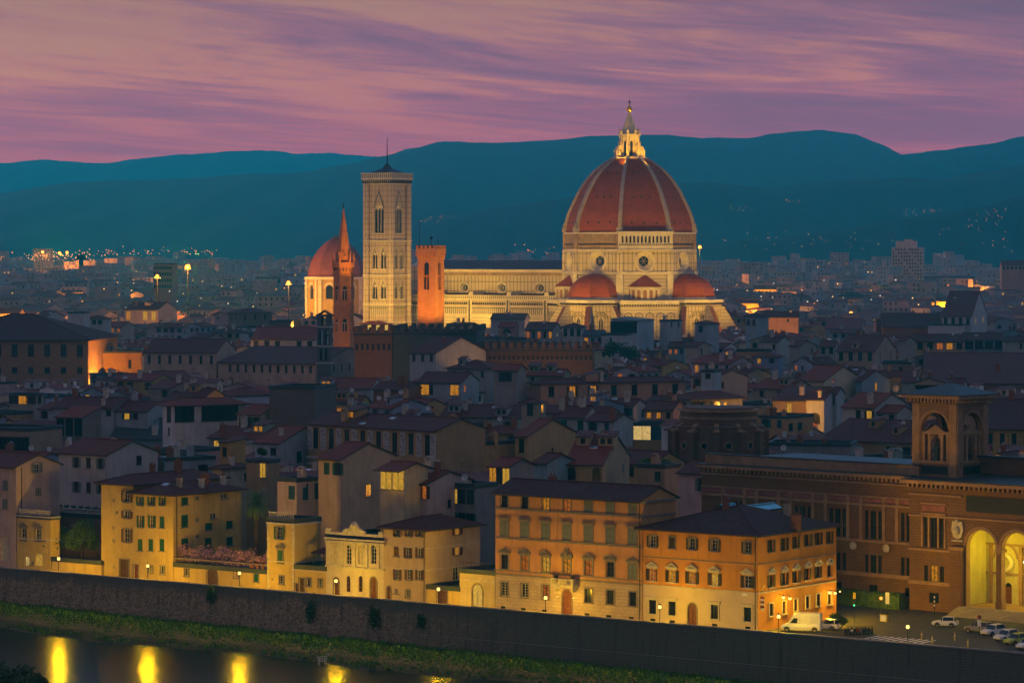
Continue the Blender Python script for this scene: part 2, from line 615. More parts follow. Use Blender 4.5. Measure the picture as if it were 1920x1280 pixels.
# ------------------------------------------------------------------ windows (local: x along wall, y into wall, z up from the sill)
WCACHE = {}
PANE = {'d': 'dark_glass', 'y': 'lit_yellow', 'o': 'lit_orange', 'a': 'lit_amber', 'p': 'lit_pale', 'c': 'curtain'}
SHUT = {'g': 'shutter_green', 'b': 'shutter_brown', 'k': 'shutter_dark', 's': 'shutter_grey', 't': 'shutter_blue'}
def shutter_leaf(mb, x0, x1, z0, z1, y, m, slats=0):
 mb.box(x0, x1, y - 0.05, y, z0, z1, m)
 if slats:
  for i in range(slats):
   z = z0 + 0.12 + (z1 - z0 - 0.24) * i / slats
   mb.face([(x0 + 0.08, y - 0.055, z), (x1 - 0.08, y - 0.055, z), (x1 - 0.08, y - 0.085, z + 0.06), (x0 + 0.08, y - 0.085, z + 0.06)], m)
def far_window(w, h, pane, shut, arch=False):
 """one small distant window: pane, frame, shutters in one mesh that sits on the wall"""
 key = ('far', round(w, 1), round(h, 1), pane, shut, arch)
 if key in WCACHE:
  return WCACHE[key]
 mb = MB()
 if shut and shut.isupper():               # closed shutters
  ms = mb.mat(SHUT[shut.lower()])
  mb.box(-w / 2, -0.02, -0.07, 0.02, 0, h, ms, 'k')
  mb.box(0.02, w / 2, -0.07, 0.02, 0, h, ms, 'k')
 else:
  mp = mb.mat(PANE[pane])
  mf = mb.mat('frame_dark' if pane == 'd' else 'frame_dark')
  if arch:
   pts = [(-w / 2, -0.03, 0), (w / 2, -0.03, 0)] + [(x, -0.03, z) for x, z in arc_pts(-w / 2, w / 2, h - w / 2, h, 8)]
   mb.face(pts, mp)
  else:
   mb.face([(-w / 2, -0.03, 0), (w / 2, -0.03, 0), (w / 2, -0.03, h), (-w / 2, -0.03, h)], mp)
   mb.box(-w / 2 - 0.08, w / 2 + 0.08, -0.12, 0.0, h, h + 0.12, mf, 'k')
  mb.box(-0.035, 0.035, -0.06, -0.032, 0, h, mf, 'k')
  ml = mb.mat('pietra_serena')
  mb.box(-w / 2 - 0.15, w / 2 + 0.15, -0.18, 0.0, -0.14, 0, ml, 'k')
  if shut:
   ms = mb.mat(SHUT[shut])
   mb.box(-w - 0.02, -w / 2 - 0.02, -0.08, -0.01, 0, h, ms, 'k')
   mb.box(w / 2 + 0.02, w + 0.02, -0.08, -0.01, 0, h, ms, 'k')
 me = mb.mesh('window')
 WCACHE[key] = me
 return me
# ------------------------------------------------------------------ roofs (local box x 0..w, y 0..d)
def roof_mesh(kind, w, d, h, pitch=0.32, ov=0.6, th=0.22, m='roof_tile', og=0.25):
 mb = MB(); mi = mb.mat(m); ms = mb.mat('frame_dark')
 def slab(quad):
  a = [Vector(p) for p in quad]
  e = (a[1] - a[0])
  el = e.normalized()
  n = (a[1] - a[0]).cross(a[-1] - a[0]).normalized()
  up = n.cross(el)
  uv = [((p - a[0]).dot(el) + a[0].dot(el), (p - a[0]).dot(up)) for p in a]
  mb.face([tuple(p) for p in a], mi, uv)
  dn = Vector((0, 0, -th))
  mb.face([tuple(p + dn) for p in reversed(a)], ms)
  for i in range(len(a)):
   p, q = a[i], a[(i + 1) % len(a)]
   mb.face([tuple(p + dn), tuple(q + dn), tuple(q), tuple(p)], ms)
 if kind == 'L':        # ridge along x
  rz = h + pitch * d / 2
  zo = h - pitch * ov
  slab([(-og, -ov, zo), (w + og, -ov, zo), (w + og, d / 2, rz), (-og, d / 2, rz)])
  slab([(w + og, d + ov, zo), (-og, d + ov, zo), (-og, d / 2, rz), (w + og, d / 2, rz)])
  mb.tube((-og, d / 2, rz), (w + og, d / 2, rz), 0.16, mi, 5)
 elif kind == 'R':      # ridge along y
  rz = h + pitch * w / 2
  zo = h - pitch * ov
  slab([(-ov, d + og, zo), (-ov, -og, zo), (w / 2, -og, rz), (w / 2, d + og, rz)])
  slab([(w + ov, -og, zo), (w + ov, d + og, zo), (w / 2, d + og, rz), (w / 2, -og, rz)])
  mb.tube((w / 2, -og, rz), (w / 2, d + og, rz), 0.16, mi, 5)
 elif kind == 'H':
  zo = h - pitch * ov
  x0, x1, y0, y1 = -ov, w + ov, -ov, d + ov
  if w >= d:
   r = (d / 2 + ov)
   rz = zo + pitch * r
   a, b = (x0 + r, d / 2, rz), (x1 - r, d / 2, rz)
   slab([(x0, y0, zo), (x1, y0, zo), b, a])
   slab([(x1, y1, zo), (x0, y1, zo), a, b])
   slab([(x1, y0, zo), (x1, y1, zo), b])
   slab([(x0, y1, zo), (x0, y0, zo), a])
  else:
   r = (w / 2 + ov)
   rz = zo + pitch * r
   a, b = (w / 2, y0 + r, rz), (w / 2, y1 - r, rz)
   slab([(x1, y0, zo), (x1, y1, zo), b, a])
   slab([(x0, y1, zo), (x0, y0, zo), a, b])
   slab([(x0, y0, zo), (x1, y0, zo), a])
   slab([(x1, y1, zo), (x0, y1, zo), b])
  for c, p in (((x0, y0, zo), a), ((x1, y0, zo), b if w >= d else a), (a, b)):
   mb.tube(c, p, 0.14, mi, 5)
 elif kind == 'S':      # one slope falling towards the left face
  zo = h - pitch * ov
  slab([(-og, -ov, zo), (w + og, -ov, zo), (w + og, d + 0.2, h + pitch * (d + 0.2)), (-og, d + 0.2, h + pitch * (d + 0.2))])
 elif kind == 'SR':     # one slope falling towards the right face
  zo = h - pitch * ov
  slab([(w + ov, -og, zo), (w + ov, d + og, zo), (-0.2, d + og, h + pitch * (w + 0.2)), (-0.2, -og, h + pitch * (w + 0.2))])
 elif kind == 'F':      # flat terrace behind a low parapet
  t = 0.3
  mf = mb.mat('lead_grey')
  mb.face([(t, t, h - 0.5), (w - t, t, h - 0.5), (w - t, d - t, h - 0.5), (t, d - t, h - 0.5)], mf)
  for q in ((-0.12, w + 0.12, -0.12, t), (-0.12, w + 0.12, d - t, d + 0.12), (-0.12, t, t, d - t), (w - t, w + 0.12, t, d - t)):
   mb.box(q[0], q[1], q[2], q[3], h - 0.6, h + 0.12, mf)
 return mb
def roof_z(kind, x, y, w, d, h, pitch):
 if kind == 'L':
  return h + pitch * (d / 2 - abs(y - d / 2))
 if kind == 'R':
  return h + pitch * (w / 2 - abs(x - w / 2))
 if kind == 'H':
  return h + pitch * max(0, min(x, y, w - x, d - y))
 if kind == 'S':
  return h + pitch * y
 if kind == 'SR':
  return h + pitch * (w - x)
 return h - 0.5
def chimney_mesh(v):
 key = ('chim', v)
 if key in WCACHE:
  return WCACHE[key]
 mb = MB()
 m1, m2, m3 = mb.mat(('pale_stone', 'pot_clay', 'stucco')[v % 3]), mb.mat('roof_tile'), mb.mat('pot_clay')
 w, h = (0.42, 1.3) if v < 3 else (0.6, 1.8)
 mb.box(-w, w, -w * 0.7, w * 0.7, -1.0, h, m1, 'b')
 mb.box(-w - 0.12, w + 0.12, -w * 0.7 - 0.12, w * 0.7 + 0.12, h, h + 0.12, m1)
 if v % 2:
  mb.prism([(-w, -w * 0.7), (w, -w * 0.7), (w, w * 0.7), (-w, w * 0.7)], h + 0.42, h + 0.75, m2, False, [(-0.02, -0.02), (0.02, -0.02), (0.02, 0.02), (-0.02, 0.02)])
  mb.box(-w, -w + 0.12, -w * 0.6, w * 0.6, h + 0.12, h + 0.42, m1)
  mb.box(w - 0.12, w, -w * 0.6, w * 0.6, h + 0.12, h + 0.42, m1)
 else:
  mb.cyl((-w * 0.45, 0), 0.16, 0.13, h + 0.12, h + 0.6, m3, 7)
  mb.cyl((w * 0.45, 0), 0.16, 0.13, h + 0.12, h + 0.6, m3, 7)
 WCACHE[key] = mb.mesh('chimney')
 return WCACHE[key]
def dish_mesh(red=False):
 key = ('dish', red)
 if key in WCACHE:
  return WCACHE[key]
 mb = MB(); m = mb.mat('rust_red' if red else 'white_paint'); mi = mb.mat('iron')
 n = 12
 rings = []
 for k in range(4):
  r = 0.55 * k / 3 + 0.001
  rings.append([(r * math.cos(2 * math.pi * i / n), -0.35 - 0.25 * (r / 0.55) ** 2, 1.5 + r * math.sin(2 * math.pi * i / n)) for i in range(n)])
 mb.loft(rings, m, cap=False)
 mb.tube((0, 0, -0.3), (0, 0, 1.5), 0.035, mi, 5)
 mb.tube((0, 0, 1.45), (0, -0.38, 1.5), 0.03, mi, 5)
 mb.tube((0, -0.45, 1.1), (0, -1.0, 1.45), 0.02, mi, 4)
 mb.box(-0.05, 0.05, -1.06, -0.96, 1.4, 1.5, mi)
 WCACHE[key] = mb.mesh('satellite_dish')
 return WCACHE[key]
def antenna_mesh():
 if 'ant' in WCACHE:
  return WCACHE['ant']
 mb = MB(); m = mb.mat('iron')
 mb.tube((0, 0, -0.4), (0, 0, 3.4), 0.035, m, 5)
 mb.tube((-0.75, 0, 3.1), (0.75, 0, 3.1), 0.022, m, 4)
 for i in range(7):
  x = -0.7 + i * 0.23
  mb.tube((x, -0.28 + 0.02 * i, 3.1), (x, 0.28 - 0.02 * i, 3.1), 0.014, m, 4)
 mb.tube((-0.4, 0, 2.5), (0.4, 0.1, 2.5), 0.02, m, 4)
 WCACHE['ant'] = mb.mesh('antenna')
 return WCACHE['ant']
def dormer_mesh(v):
 key = ('dorm', v)
 if key not in WCACHE:
  mb = MB(); m, mt = mb.mat('stucco'), mb.mat('dark_tile')
  mg = mb.mat('lit_amber' if v == 3 else 'dark_glass')
  e = 0.9 + 0.25 * v
  mb.box(-e, e, -0.9, 2.6, -0.8, 1.25, m, 'b')
  mb.face([(-e - .25, -1.2, 1.27), (e + .25, -1.2, 1.27), (e + .25, 2.9, 2.1), (-e - .25, 2.9, 2.1)], mt)
  mb.face([(-e - .25, -1.2, 1.15), (-e - .25, 2.9, 1.98), (e + .25, 2.9, 1.98), (e + .25, -1.2, 1.15)], mt)
  for x in ((0,) if v < 2 else (-.6, .6)):
   mb.face([(x - .4, -.93, 0), (x + .4, -.93, 0), (x + .4, -.93, .95), (x - .4, -.93, .95)], mg)
  WCACHE[key] = mb.mesh('dormer')
 return WCACHE[key]
def skylight_mesh():
 if 'sky' in WCACHE:
  return WCACHE['sky']
 mb = MB(); m = mb.mat('white_paint'); g = mb.mat('dark_glass')
 mb.box(-0.6, 0.6, -0.45, 0.45, 0.0, 0.14, m, 'b')
 mb.face([(-0.5, -0.36, 0.145), (0.5, -0.36, 0.145), (0.5, 0.36, 0.145), (-0.5, 0.36, 0.145)], g)
 WCACHE['sky'] = mb.mesh('skylight')
 return WCACHE['sky']
# ------------------------------------------------------------------ a house of the old town
HOUSES = []            # (name, label, screen box, plan centre, radius)
CREAM, WHITE, OCHRE, GREY, PINK, SALMON, BROWN, BRICK, STONE, TEALW, YELLOW, BEIGE = (
 (0.50, 0.41, 0.30), (0.66, 0.64, 0.60), (0.46, 0.28, 0.10), (0.40, 0.42, 0.42), (0.52, 0.35, 0.29), (0.54, 0.29, 0.18),
 (0.24, 0.17, 0.11), (0.26, 0.11, 0.06), (0.22, 0.19, 0.16), (0.24, 0.34, 0.36), (0.48, 0.34, 0.12), (0.38, 0.30, 0.21))
TILE1, TILE2, TILE3, TILE4, LEAD = (0.20, 0.048, 0.040), (0.15, 0.040, 0.038), (0.27, 0.058, 0.042), (0.115, 0.034, 0.036), (0.07, 0.09, 0.11)
def solve_box(u0, uc, u1, v, z, ang):
 """near corner of a house and the lengths of its left and right face from where they end in the picture"""
 Y = depth(v, z)
 c = Vector(((uc - 960) * Y / F, Y))
 a = Vector((math.cos(ang), -math.sin(ang)))     # along the left face, towards the corner
 b = Vector((math.sin(ang), math.cos(ang)))      # along the right face, away from us
 k0, k1 = (u0 - 960) / F, (u1 - 960) / F
 w = (c.x - k0 * c.y) / (a.x - k0 * a.y)
 dd = (b.x - k1 * b.y)
 d = (k1 * c.y - c.x) / dd if abs(dd) > 1e-4 else 0
 return c, a, b, max(w, 1.5), d
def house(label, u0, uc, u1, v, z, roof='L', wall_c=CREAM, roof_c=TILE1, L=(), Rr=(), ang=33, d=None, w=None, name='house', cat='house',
   wm='stucco', pitch=0.32, ov=0.6, clutter=2, group=None, rm='roof_tile', seed=None, vb=None, z0=0.0):
 ang = R(ang)
 c, a, b, w_, d_ = solve_box(u0, uc, u1, v, z, ang)
 w = w or w_
 if d is None:
  d = d_
 d = max(d, 2.5)
 q = random.Random(seed if seed is not None else int(uc * 7 + v * 13))
 org = c - a * w                                # left front corner
 root = thing(name, label, cat, (org.x, org.y, z0), -ang, group)
 h = z - z0
 mb = MB(); m = mb.mat(wm)
 mb.box(0, w, 0, d, 0, h, m, 'bt')
 if roof == 'L':
  for x, s in ((w, 1), (0, -1)):
   tri = [(x, 0, h), (x, d, h), (x, d / 2, h + pitch * d / 2)]
   mb.face(tri if s > 0 else tri[::-1], m)
 elif roof == 'R':
  for y, s in ((0, 1), (d, -1)):
   tri = [(0, y, h), (w, y, h), (w / 2, y, h + pitch * w / 2)]
   mb.face(tri if s > 0 else tri[::-1], m)
 elif roof == 'S':
  for x, s in ((w, 1), (0, -1)):
   tri = [(x, 0, h), (x, d, h), (x, d, h + pitch * d)]
   mb.face(tri if s > 0 else tri[::-1], m)
  mb.face([(w, d, h), (0, d, h), (0, d, h + pitch * d), (w, d, h + pitch * d)], m)
 elif roof == 'SR':
  for y, s in ((0, 1), (d, -1)):
   tri = [(0, y, h), (w, y, h), (0, y, h + pitch * w)]
   mb.face(tri if s > 0 else tri[::-1], m)
  mb.face([(0, d, h), (0, 0, h), (0, 0, h + pitch * w), (0, d, h + pitch * w)], m)
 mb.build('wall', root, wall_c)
 ro = roof_mesh(roof, w, d, h, pitch, ov, m=rm).build('roof', root, roof_c)
 # windows: rows of (metres below the eave to the window top, pattern[, width, height])
 for face, rows, ln in (('L', L, w), ('R', Rr, d)):
  for row in rows:
   top, pat = row[0], row[1]
   ww = row[2] if len(row) > 2 else 1.05
   hh = row[3] if len(row) > 3 else 1.7
   toks = pat.split()
   n = len(toks)
   for i, tk in enumerate(toks):
    if tk == '-':
     continue
    arch = tk.endswith('^')
    tk = tk.rstrip('^')
    pane, shut = ('d', tk) if tk.isupper() else (tk[0], tk[1] if len(tk) > 1 else '')
    x = ln * (i + 0.5) / n
    me = far_window(ww, hh, pane, shut, arch)
    o = link(me, 'window', root)
    if face == 'L':
     o.location = (x, 0, h - top - hh)
    else:
     o.location = (w, x, h - top - hh)
     o.rotation_euler = (0, 0, math.pi / 2)
 # rooftop clutter
 if clutter:
  clutter = int(clutter * (1 + min(w, 40) / 18))
 for i in range(clutter):
  x, y = q.uniform(0.12, 0.88) * w, q.uniform(0.08, 0.62) * d
  zz = roof_z(roof, x, y, w, d, h, pitch)
  r = q.random()
  if r < 0.14 and roof in 'LH' and d > 8:
   y = max(1.2, min(y, d * 0.34)); zz = roof_z(roof, x, y, w, d, h, pitch)
   o = link(dormer_mesh(q.randrange(4)), 'dormer', ro, wall_c)
  elif r < 0.62:
   o = link(chimney_mesh(q.randrange(6)), 'chimney', ro, wall_c)
  elif r < 0.78:
   o = link(antenna_mesh(), 'antenna', ro)
  elif r < 0.92:
   o = link(dish_mesh(q.random() < 0.2), 'satellite_dish', ro)
  else:
   o = link(skylight_mesh(), 'skylight', ro)
   if roof == 'L' and y < d / 2:
    o.rotation_euler = (math.atan(pitch), 0, 0)
  o.location = (x, y, zz)
  if r >= 0.62 and r < 0.92:
   o.rotation_euler = (0, 0, q.uniform(0, 6.28) if r < 0.78 else ang + q.uniform(-0.9, 0.4))
 ctr = org + a * (w / 2) + b * (d / 2)
 rise = {'L': pitch * d / 2, 'R': pitch * w / 2, 'H': pitch * min(w, d) / 2, 'S': pitch * d, 'SR': pitch * w}.get(roof, 0.2)
 HOUSES.append(dict(root=root, u0=u0 - 2, u1=u1 + 2, vt=v - rise * F / c.y, v=v, vb=vb or v + 22, Y=c.y, c=ctr, r=0.5 * math.hypot(w, d), w=w, d=d, a=a, b=b))
 return root
# ------------------------------------------------------------------ ground, river, hills, air
def build_setting():
 # paved city ground: one sheet from the river wall to beyond the hills
 t = NT('paving', 0.8)
 w = t.world()
 c = t.ramp(t.noise(w, 0.35, 6, 0.6), [(0.3, (0.035, 0.034, 0.036)), (0.7, (0.075, 0.068, 0.062))])
 t.base(c)
 MATS['paving'] = t.m
 g = MB(); m = g.mat('paving')
 a, b = st(-400, 0.35), st(420, 0.35)
 far = 17600
 g.face([(a.x, a.y, 0), (b.x, b.y, 0), (2600, far, 0), (-2600, far, 0)], m)
 tag(g.build('ground'), 'dark paved city ground behind the river wall', 'ground', kind='structure')
 # river
 t = NT('river_water', 0.22)
 t.base((0.006, 0.020, 0.016))
 t.b.inputs['Specular IOR Level'].default_value = 0.02
 w = t.world((0.5, 0.12, 1))
 h = t.math('ADD', t.noise(w, 1.2, 3, 0.5), t.math('MULTIPLY', t.noise(w, 6.0, 2, 0.5), 0.25))
 t.bump(h, 0.35, 0.16)
 MATS['river_water'] = t.m
 g = MB(); m = g.mat('river_water')
 a, b = st(-400, -12), st(420, -12)
 g.face([(a.x, a.y, -6.2), (-500, 60, -6.2), (500, 60, -6.2), (b.x, b.y, -6.2)], m)
 tag(g.build('river'), 'still dark green river with lamp reflections', 'river', kind='structure')
 # sloping bank under the grass
 t = NT('bank_soil', 0.95)
 t.base(t.ramp(t.noise(t.world(), 0.8, 6, 0.6), [(0.3, (0.018, 0.022, 0.008)), (0.7, (0.05, 0.045, 0.022))]))
 MATS['bank_soil'] = t.m
 g = MB(); m = g.mat('bank_soil')
 prof = []
 ss = [x * 6.0 - 120 for x in range(70)]
 for s in ss:
  edge = -18.5 - 0.012 * s + 1.6 * math.sin(s * 0.11) + 0.8 * math.sin(s * 0.37 + 1)
  top = -4.6 - max(0, s) * 0.0085
  row = []
  for k, (f, z) in enumerate(((0, top), (0.35, top - 0.12), (0.8, top * 0.35 - 6.0 * 0.65 + 0.25), (0.94, -6.0), (1.0, -6.22), (1.08, -6.9))):
   p = st(s, edge * f)
   row.append((p.x, p.y, z))
  prof.append(row)
 for r0, r1 in zip(prof[:-1], prof[1:]):
  for k in range(5):
   g.face([r0[k + 1], r1[k + 1], r1[k], r0[k]], m)
 tag(g.build('river_bank'), 'muddy river bank below the stone wall', 'bank', kind='structure')
 # grass on it
 t = NT('grass_blade', 0.8)
 gi = t.n.new('ShaderNodeNewGeometry')
 t.base(t.mix(t.noise(t.world((1, 1, 1)), 0.35, 4, 0.6), (0.045, 0.125, 0.008), (0.090, 0.220, 0.018)))
 MATS['grass_blade'] = t.m
 g = MB(); m = g.mat('grass_blade')
 rr = random.Random(4)
 for i in range(30000):
  s = rr.uniform(-14, 225)
  edge = -18.5 - 0.012 * s + 1.6 * math.sin(s * 0.11) + 0.8 * math.sin(s * 0.37 + 1)
  f = rr.random() ** 0.9 * 0.97
  if f > 0.9 and rr.random() < 0.6:
   continue
  top = -4.6 - max(0, s) * 0.0085
  z = top - 0.12 * min(1, f / 0.35) if f < 0.35 else (top - 0.12) + (-6.0 - top + 0.12) * (f - 0.35) / 0.6
  p = st(s, edge * f)
  clump = 0.6 + 0.8 * (math.sin(s * 0.9 + f * 9) * math.sin(s * 0.31 + f * 23) * 0.5 + 0.5)
  hgt = rr.uniform(0.18, 0.48) * clump
  wd = rr.uniform(0.10, 0.28)
  an = rr.uniform(0, 3.14)
  ca, sa = math.cos(an) * wd, math.sin(an) * wd
  lx, ly = rr.uniform(-0.3, 0.3), rr.uniform(-0.3, 0.3)
  g.face([(p.x - ca, p.y - sa, z - 0.1), (p.x + ca, p.y + sa, z - 0.1), (p.x + ca * 0.5 + lx, p.y + sa * 0.5 + ly, z + hgt), (p.x - ca * 0.4 + lx, p.y - sa * 0.4 + ly, z + hgt * 0.9)], m)
 tag(g.build('grass'), 'long green grass covering the river bank', 'grass', kind='stuff')
 # hills: real ridges, each at its own distance
 t = NT('hill_woods', 0.95)
 w = t.world()
 t.base(t.ramp(t.noise(w, 0.006, 8, 0.65), [(0.35, (0.002, 0.012, 0.014)), (0.7, (0.012, 0.032, 0.030))]))
 MATS['hill_woods'] = t.m
 def ridge(name, label, pts, Yc, Y0, seed, amp):
  q = random.Random(seed)
  ph = [q.uniform(0, 6.28) for _ in range(6)]
  g = MB(); m = g.mat('hill_woods')
  N, K = 420, 10
  u0, u1 = pts[0][0], pts[-1][0]
  rows = []
  for i in range(N + 1):
   u = u0 + (u1 - u0) * i / N
   for (a, va), (b, vb) in zip(pts[:-1], pts[1:]):
    if a <= u <= b:
     break
   f = (u - a) / (b - a)
   f2 = f * f * (3 - 2 * f) * 0.5 + f * 0.5
   v = va + (vb - va) * f2
   v += amp * (math.sin(u * 0.05 + ph[0]) + 0.6 * math.sin(u * 0.13 + ph[1]) + 0.35 * math.sin(u * 0.41 + ph[2]) + 0.25 * math.sin(u * 0.9 + ph[3]) + q.uniform(-0.7, 0.7))
   zc = EYE + (HZ - v) * Yc / F
   x = (u - 960) * Yc / F
   row = []
   for k in range(K + 1):
    g_ = k / K
    wob = math.sin(i * 0.13 + ph[4] + g_ * 3) * 0.04 + math.sin(i * 0.31 + ph[5] - g_ * 5) * 0.02
    yy = Y0 + (Yc - Y0) * g_
    hh = zc * max(0, g_ ** 1.35 + wob * math.sin(g_ * math.pi)) - 2
    row.append((x, yy, hh))
   row.append((x, Yc + 900, zc * 0.6))
   row.append((x, Yc + 1500, -2))
   rows.append(row)
  for r0, r1 in zip(rows[:-1], rows[1:]):
   for k in range(K + 2):
    g.face([r0[k], r1[k], r1[k + 1], r0[k + 1]], m)
  o = g.build(name)
  tag(o, label, 'hill', kind='structure')
  weld_smooth(o, 180)
  return o
 ridge('hill', 'farthest pale mountain ridge at the left', [(-500, 300), (-60, 308), (0, 305), (80, 299), (120, 301), (195, 306), (270, 295), (345, 289), (430, 283), (510, 281), (560, 288), (620, 286), (700, 293), (800, 300), (1000, 330), (1300, 350)], 16000, 13800, 1, 0.5)
 ridge('hill', 'long main mountain ridge across the picture', [(-500, 395), (-200, 380), (0, 361), (70, 350), (140, 340), (220, 337), (350, 334), (430, 327), (500, 324), (575, 321), (640, 308), (720, 292), (770, 277), (830, 264), (900, 266), (960, 266), (1050, 260), (1110, 254), (1180, 252), (1250, 252), (1320, 257), (1400, 258), (1450, 249), (1540, 242), (1600, 250), (1650, 268), (1695, 290), (1760, 318), (1900, 350), (2300, 390)], 9300, 5400, 2, 0.5)
 ridge('hill', 'mountain ridge rising at the right edge', [(1400, 400), (1560, 330), (1640, 300), (1695, 289), (1760, 280), (1840, 271), (1920, 254), (2000, 240), (2300, 235)], 8700, 6000, 3, 0.6)
 ridge('hill', 'dark front ridge behind the great dome', [(640, 470), (760, 414), (850, 399), (950, 385), (1050, 371), (1130, 358), (1200, 346), (1270, 341), (1340, 341), (1450, 351), (1520, 341), (1600, 335), (1700, 331), (1760, 333), (1850, 319), (1920, 306), (2100, 290), (2400, 300)], 6300, 4600, 4, 0.6)
 ridge('hill', 'dark foothill with villa lights at the right', [(1180, 474), (1300, 458), (1420, 446), (1560, 430), (1660, 412), (1760, 400), (1840, 385), (1920, 365), (2100, 345), (2400, 340)], 4900, 4000, 5, 0.9)
 # the evening air
 hz = bpy.data.materials.new('haze')
 hz.use_nodes = True
 n, l = hz.node_tree.nodes, hz.node_tree.links
 n.clear()
 pv = n.new('ShaderNodeVolumePrincipled')
 pv.inputs['Color'].default_value = (0.008, 0.95, 1.0, 1)
 pv.inputs['Absorption Color'].default_value = (1.0, 1.0, 1.0, 1)
 pv.inputs['Density'].default_value = HAZE
 pv.inputs['Anisotropy'].default_value = 0.5
 out = n.new('ShaderNodeOutputMaterial')
 l.new(pv.outputs[0], out.inputs['Volume'])
 g = MB()
 g.mat(hz)
 g.box(-5200, 5200, -60, 17700, -8.0, 548, 0)
 tag(g.build('haze'), 'thin blue evening haze over the valley', 'haze', kind='stuff')
HAZE = 0.92e-4
build_setting()
# ------------------------------------------------------------------ landmark materials
def landmark_mats():
 def panel(name, bw, bh, mort, base, line, off=0.0):
  t = NT(name, 0.7)
  uv = t.coord('UV')
  bc, bf = t.brick(uv, bw, bh, mort, off)
  bc2, bf2 = t.brick(uv, bw * 0.5, bh, mort * 0.6, 0.0)
  big = t.noise(uv, 0.12, 5, 0.6)
  c = t.mix(t.ramp(big, [(0.35, 0.0), (0.7, 0.45)]), base, tuple(x * y for x, y in zip(base, (0.75, 0.68, 0.6))))
  c = t.mix(t.math('MULTIPLY', bc2, 0.14), c, (0.40, 0.20, 0.12))
  c = t.mix(t.math('MULTIPLY', bf, 0.85), c, line)
  t.base(c)
  MATS[name] = t.m
 panel('marble_panel', 1.9, 4.3, 0.17, (0.60, 0.53, 0.38), (0.13, 0.12, 0.075))
 panel('marble_small', 1.6, 2.2, 0.13, (0.58, 0.50, 0.36), (0.14, 0.12, 0.075))
 panel('marble_slit', 1.1, 9.0, 0.26, (0.60, 0.54, 0.42), (0.10, 0.085, 0.06))
 panel('marble_band', 40.0, 1.5, 0.10, (0.62, 0.56, 0.43), (0.12, 0.11, 0.08))
 panel('marble_tower', 2.1, 2.5, 0.10, (0.56, 0.46, 0.37), (0.13, 0.10, 0.08))
 plain('white_marble', (0.62, 0.56, 0.43), 0.6, 0, 0.18, 0.3)
 plain('rib_stone', (0.42, 0.35, 0.27), 0.7, 0, 0.2, 0.3)
 plain('rough_masonry', (0.34, 0.24, 0.15), 0.9, 0, 0.3, 0.5)
 plain('dark_lead', (0.055, 0.045, 0.065), 0.7, 0, 0.25, 0.2)
 plain('gilt_copper', (0.75, 0.48, 0.12), 0.35, 0.8)
 t = NT('dome_tile', 0.85)
 uv = t.coord('UV')
 f = t.noise(uv, 0.25, 6, 0.62)
 f2 = t.noise(uv, 1.6, 5, 0.7)
 bc, bf = t.brick(uv, 0.9, 0.55, 0.03)
 c = t.ramp(f, [(0.3, (0.29, 0.056, 0.014)), (0.7, (0.45, 0.095, 0.022))])
 c = t.mix(t.ramp(f2, [(0.35, 0.55), (0.6, 0.0)]), c, (0.14, 0.045, 0.03))
 c = t.mix(t.math('MULTIPLY', bc, 0.18), c, (0.40, 0.17, 0.09))
 t.base(c)
 t.bump(f2, 0.5, 0.15)
 MATS['dome_tile'] = t.m
 t = NT('tower_brick', 0.9)
 uv = t.coord('UV')
 bc, bf = t.brick(uv, 0.7, 0.4, 0.03)
 f = t.noise(uv, 0.4, 6, 0.65)
 c = t.ramp(f, [(0.3, (0.24, 0.115, 0.05)), (0.7, (0.40, 0.21, 0.10))])
 c = t.mix(t.math('MULTIPLY', bc, 0.25), c, (0.18, 0.09, 0.05))
 t.base(c)
 t.bump(f, 0.5, 0.1)
 MATS['tower_brick'] = t.m
landmark_mats()
DUO_ANG = R(-32.8)
DUO = Vector((52.4, 1455.0, 0))
def octa(rv, ph=22.5, n=8):
 return [(rv * math.cos(R(ph + 360 / n * i)), rv * math.sin(R(ph + 360 / n * i))) for i in range(n)]
def ring3(rv, z, ph=22.5, n=8):
 return [(x, y, z) for x, y in octa(rv, ph, n)]
def cat_interp(pts, n):
 out = []
 for i in range(len(pts) - 1):
  p0, p1, p2, p3 = pts[max(i - 1, 0)], pts[i], pts[i + 1], pts[min(i + 2, len(pts) - 1)]
  for k in range(n):
   t = k / n
   out.append(tuple(0.5 * ((2 * b) + (-a + c) * t + (2 * a - 5 * b + 4 * c - d) * t * t + (-a + 3 * b - 3 * c + d) * t ** 3) for a, b, c, d in zip(p0, p1, p2, p3)))
 out.append(pts[-1])
 return out
def round_window(parent, c, ang, r_in, r_out, dep, name='round_window', sill=True):
 """a splayed round window on a wall whose outward normal has plan angle ang (local)"""
 mb = MB(); mm, mg, md = mb.mat('white_marble'), mb.mat('dark_glass'), mb.mat('marble_small')
 n = 28
 def rg(r, y):
  return [(r * math.cos(2 * math.pi * i / n), y, r * math.sin(2 * math.pi * i / n)) for i in range(n)]
 mb.loft([rg(r_out + 0.5, 0.05), rg(r_out + 0.5, -0.35), rg(r_out, -0.45), rg(r_out - 0.25, -0.1), rg(r_in + 0.2, dep), rg(r_in, dep)], mm, cap=False)
 mb.face(rg(r_in, dep), mg)
 for k in range(3):
  a = k * math.pi / 3
  mb.tube((r_in * math.cos(a), dep - 0.05, r_in * math.sin(a)), (-r_in * math.cos(a), dep - 0.05, -r_in * math.sin(a)), 0.07, mm, 4)
 o = mb.build(name, parent)
 o.location = c
 o.rotation_euler = (0, 0, ang + math.pi / 2)
 return o
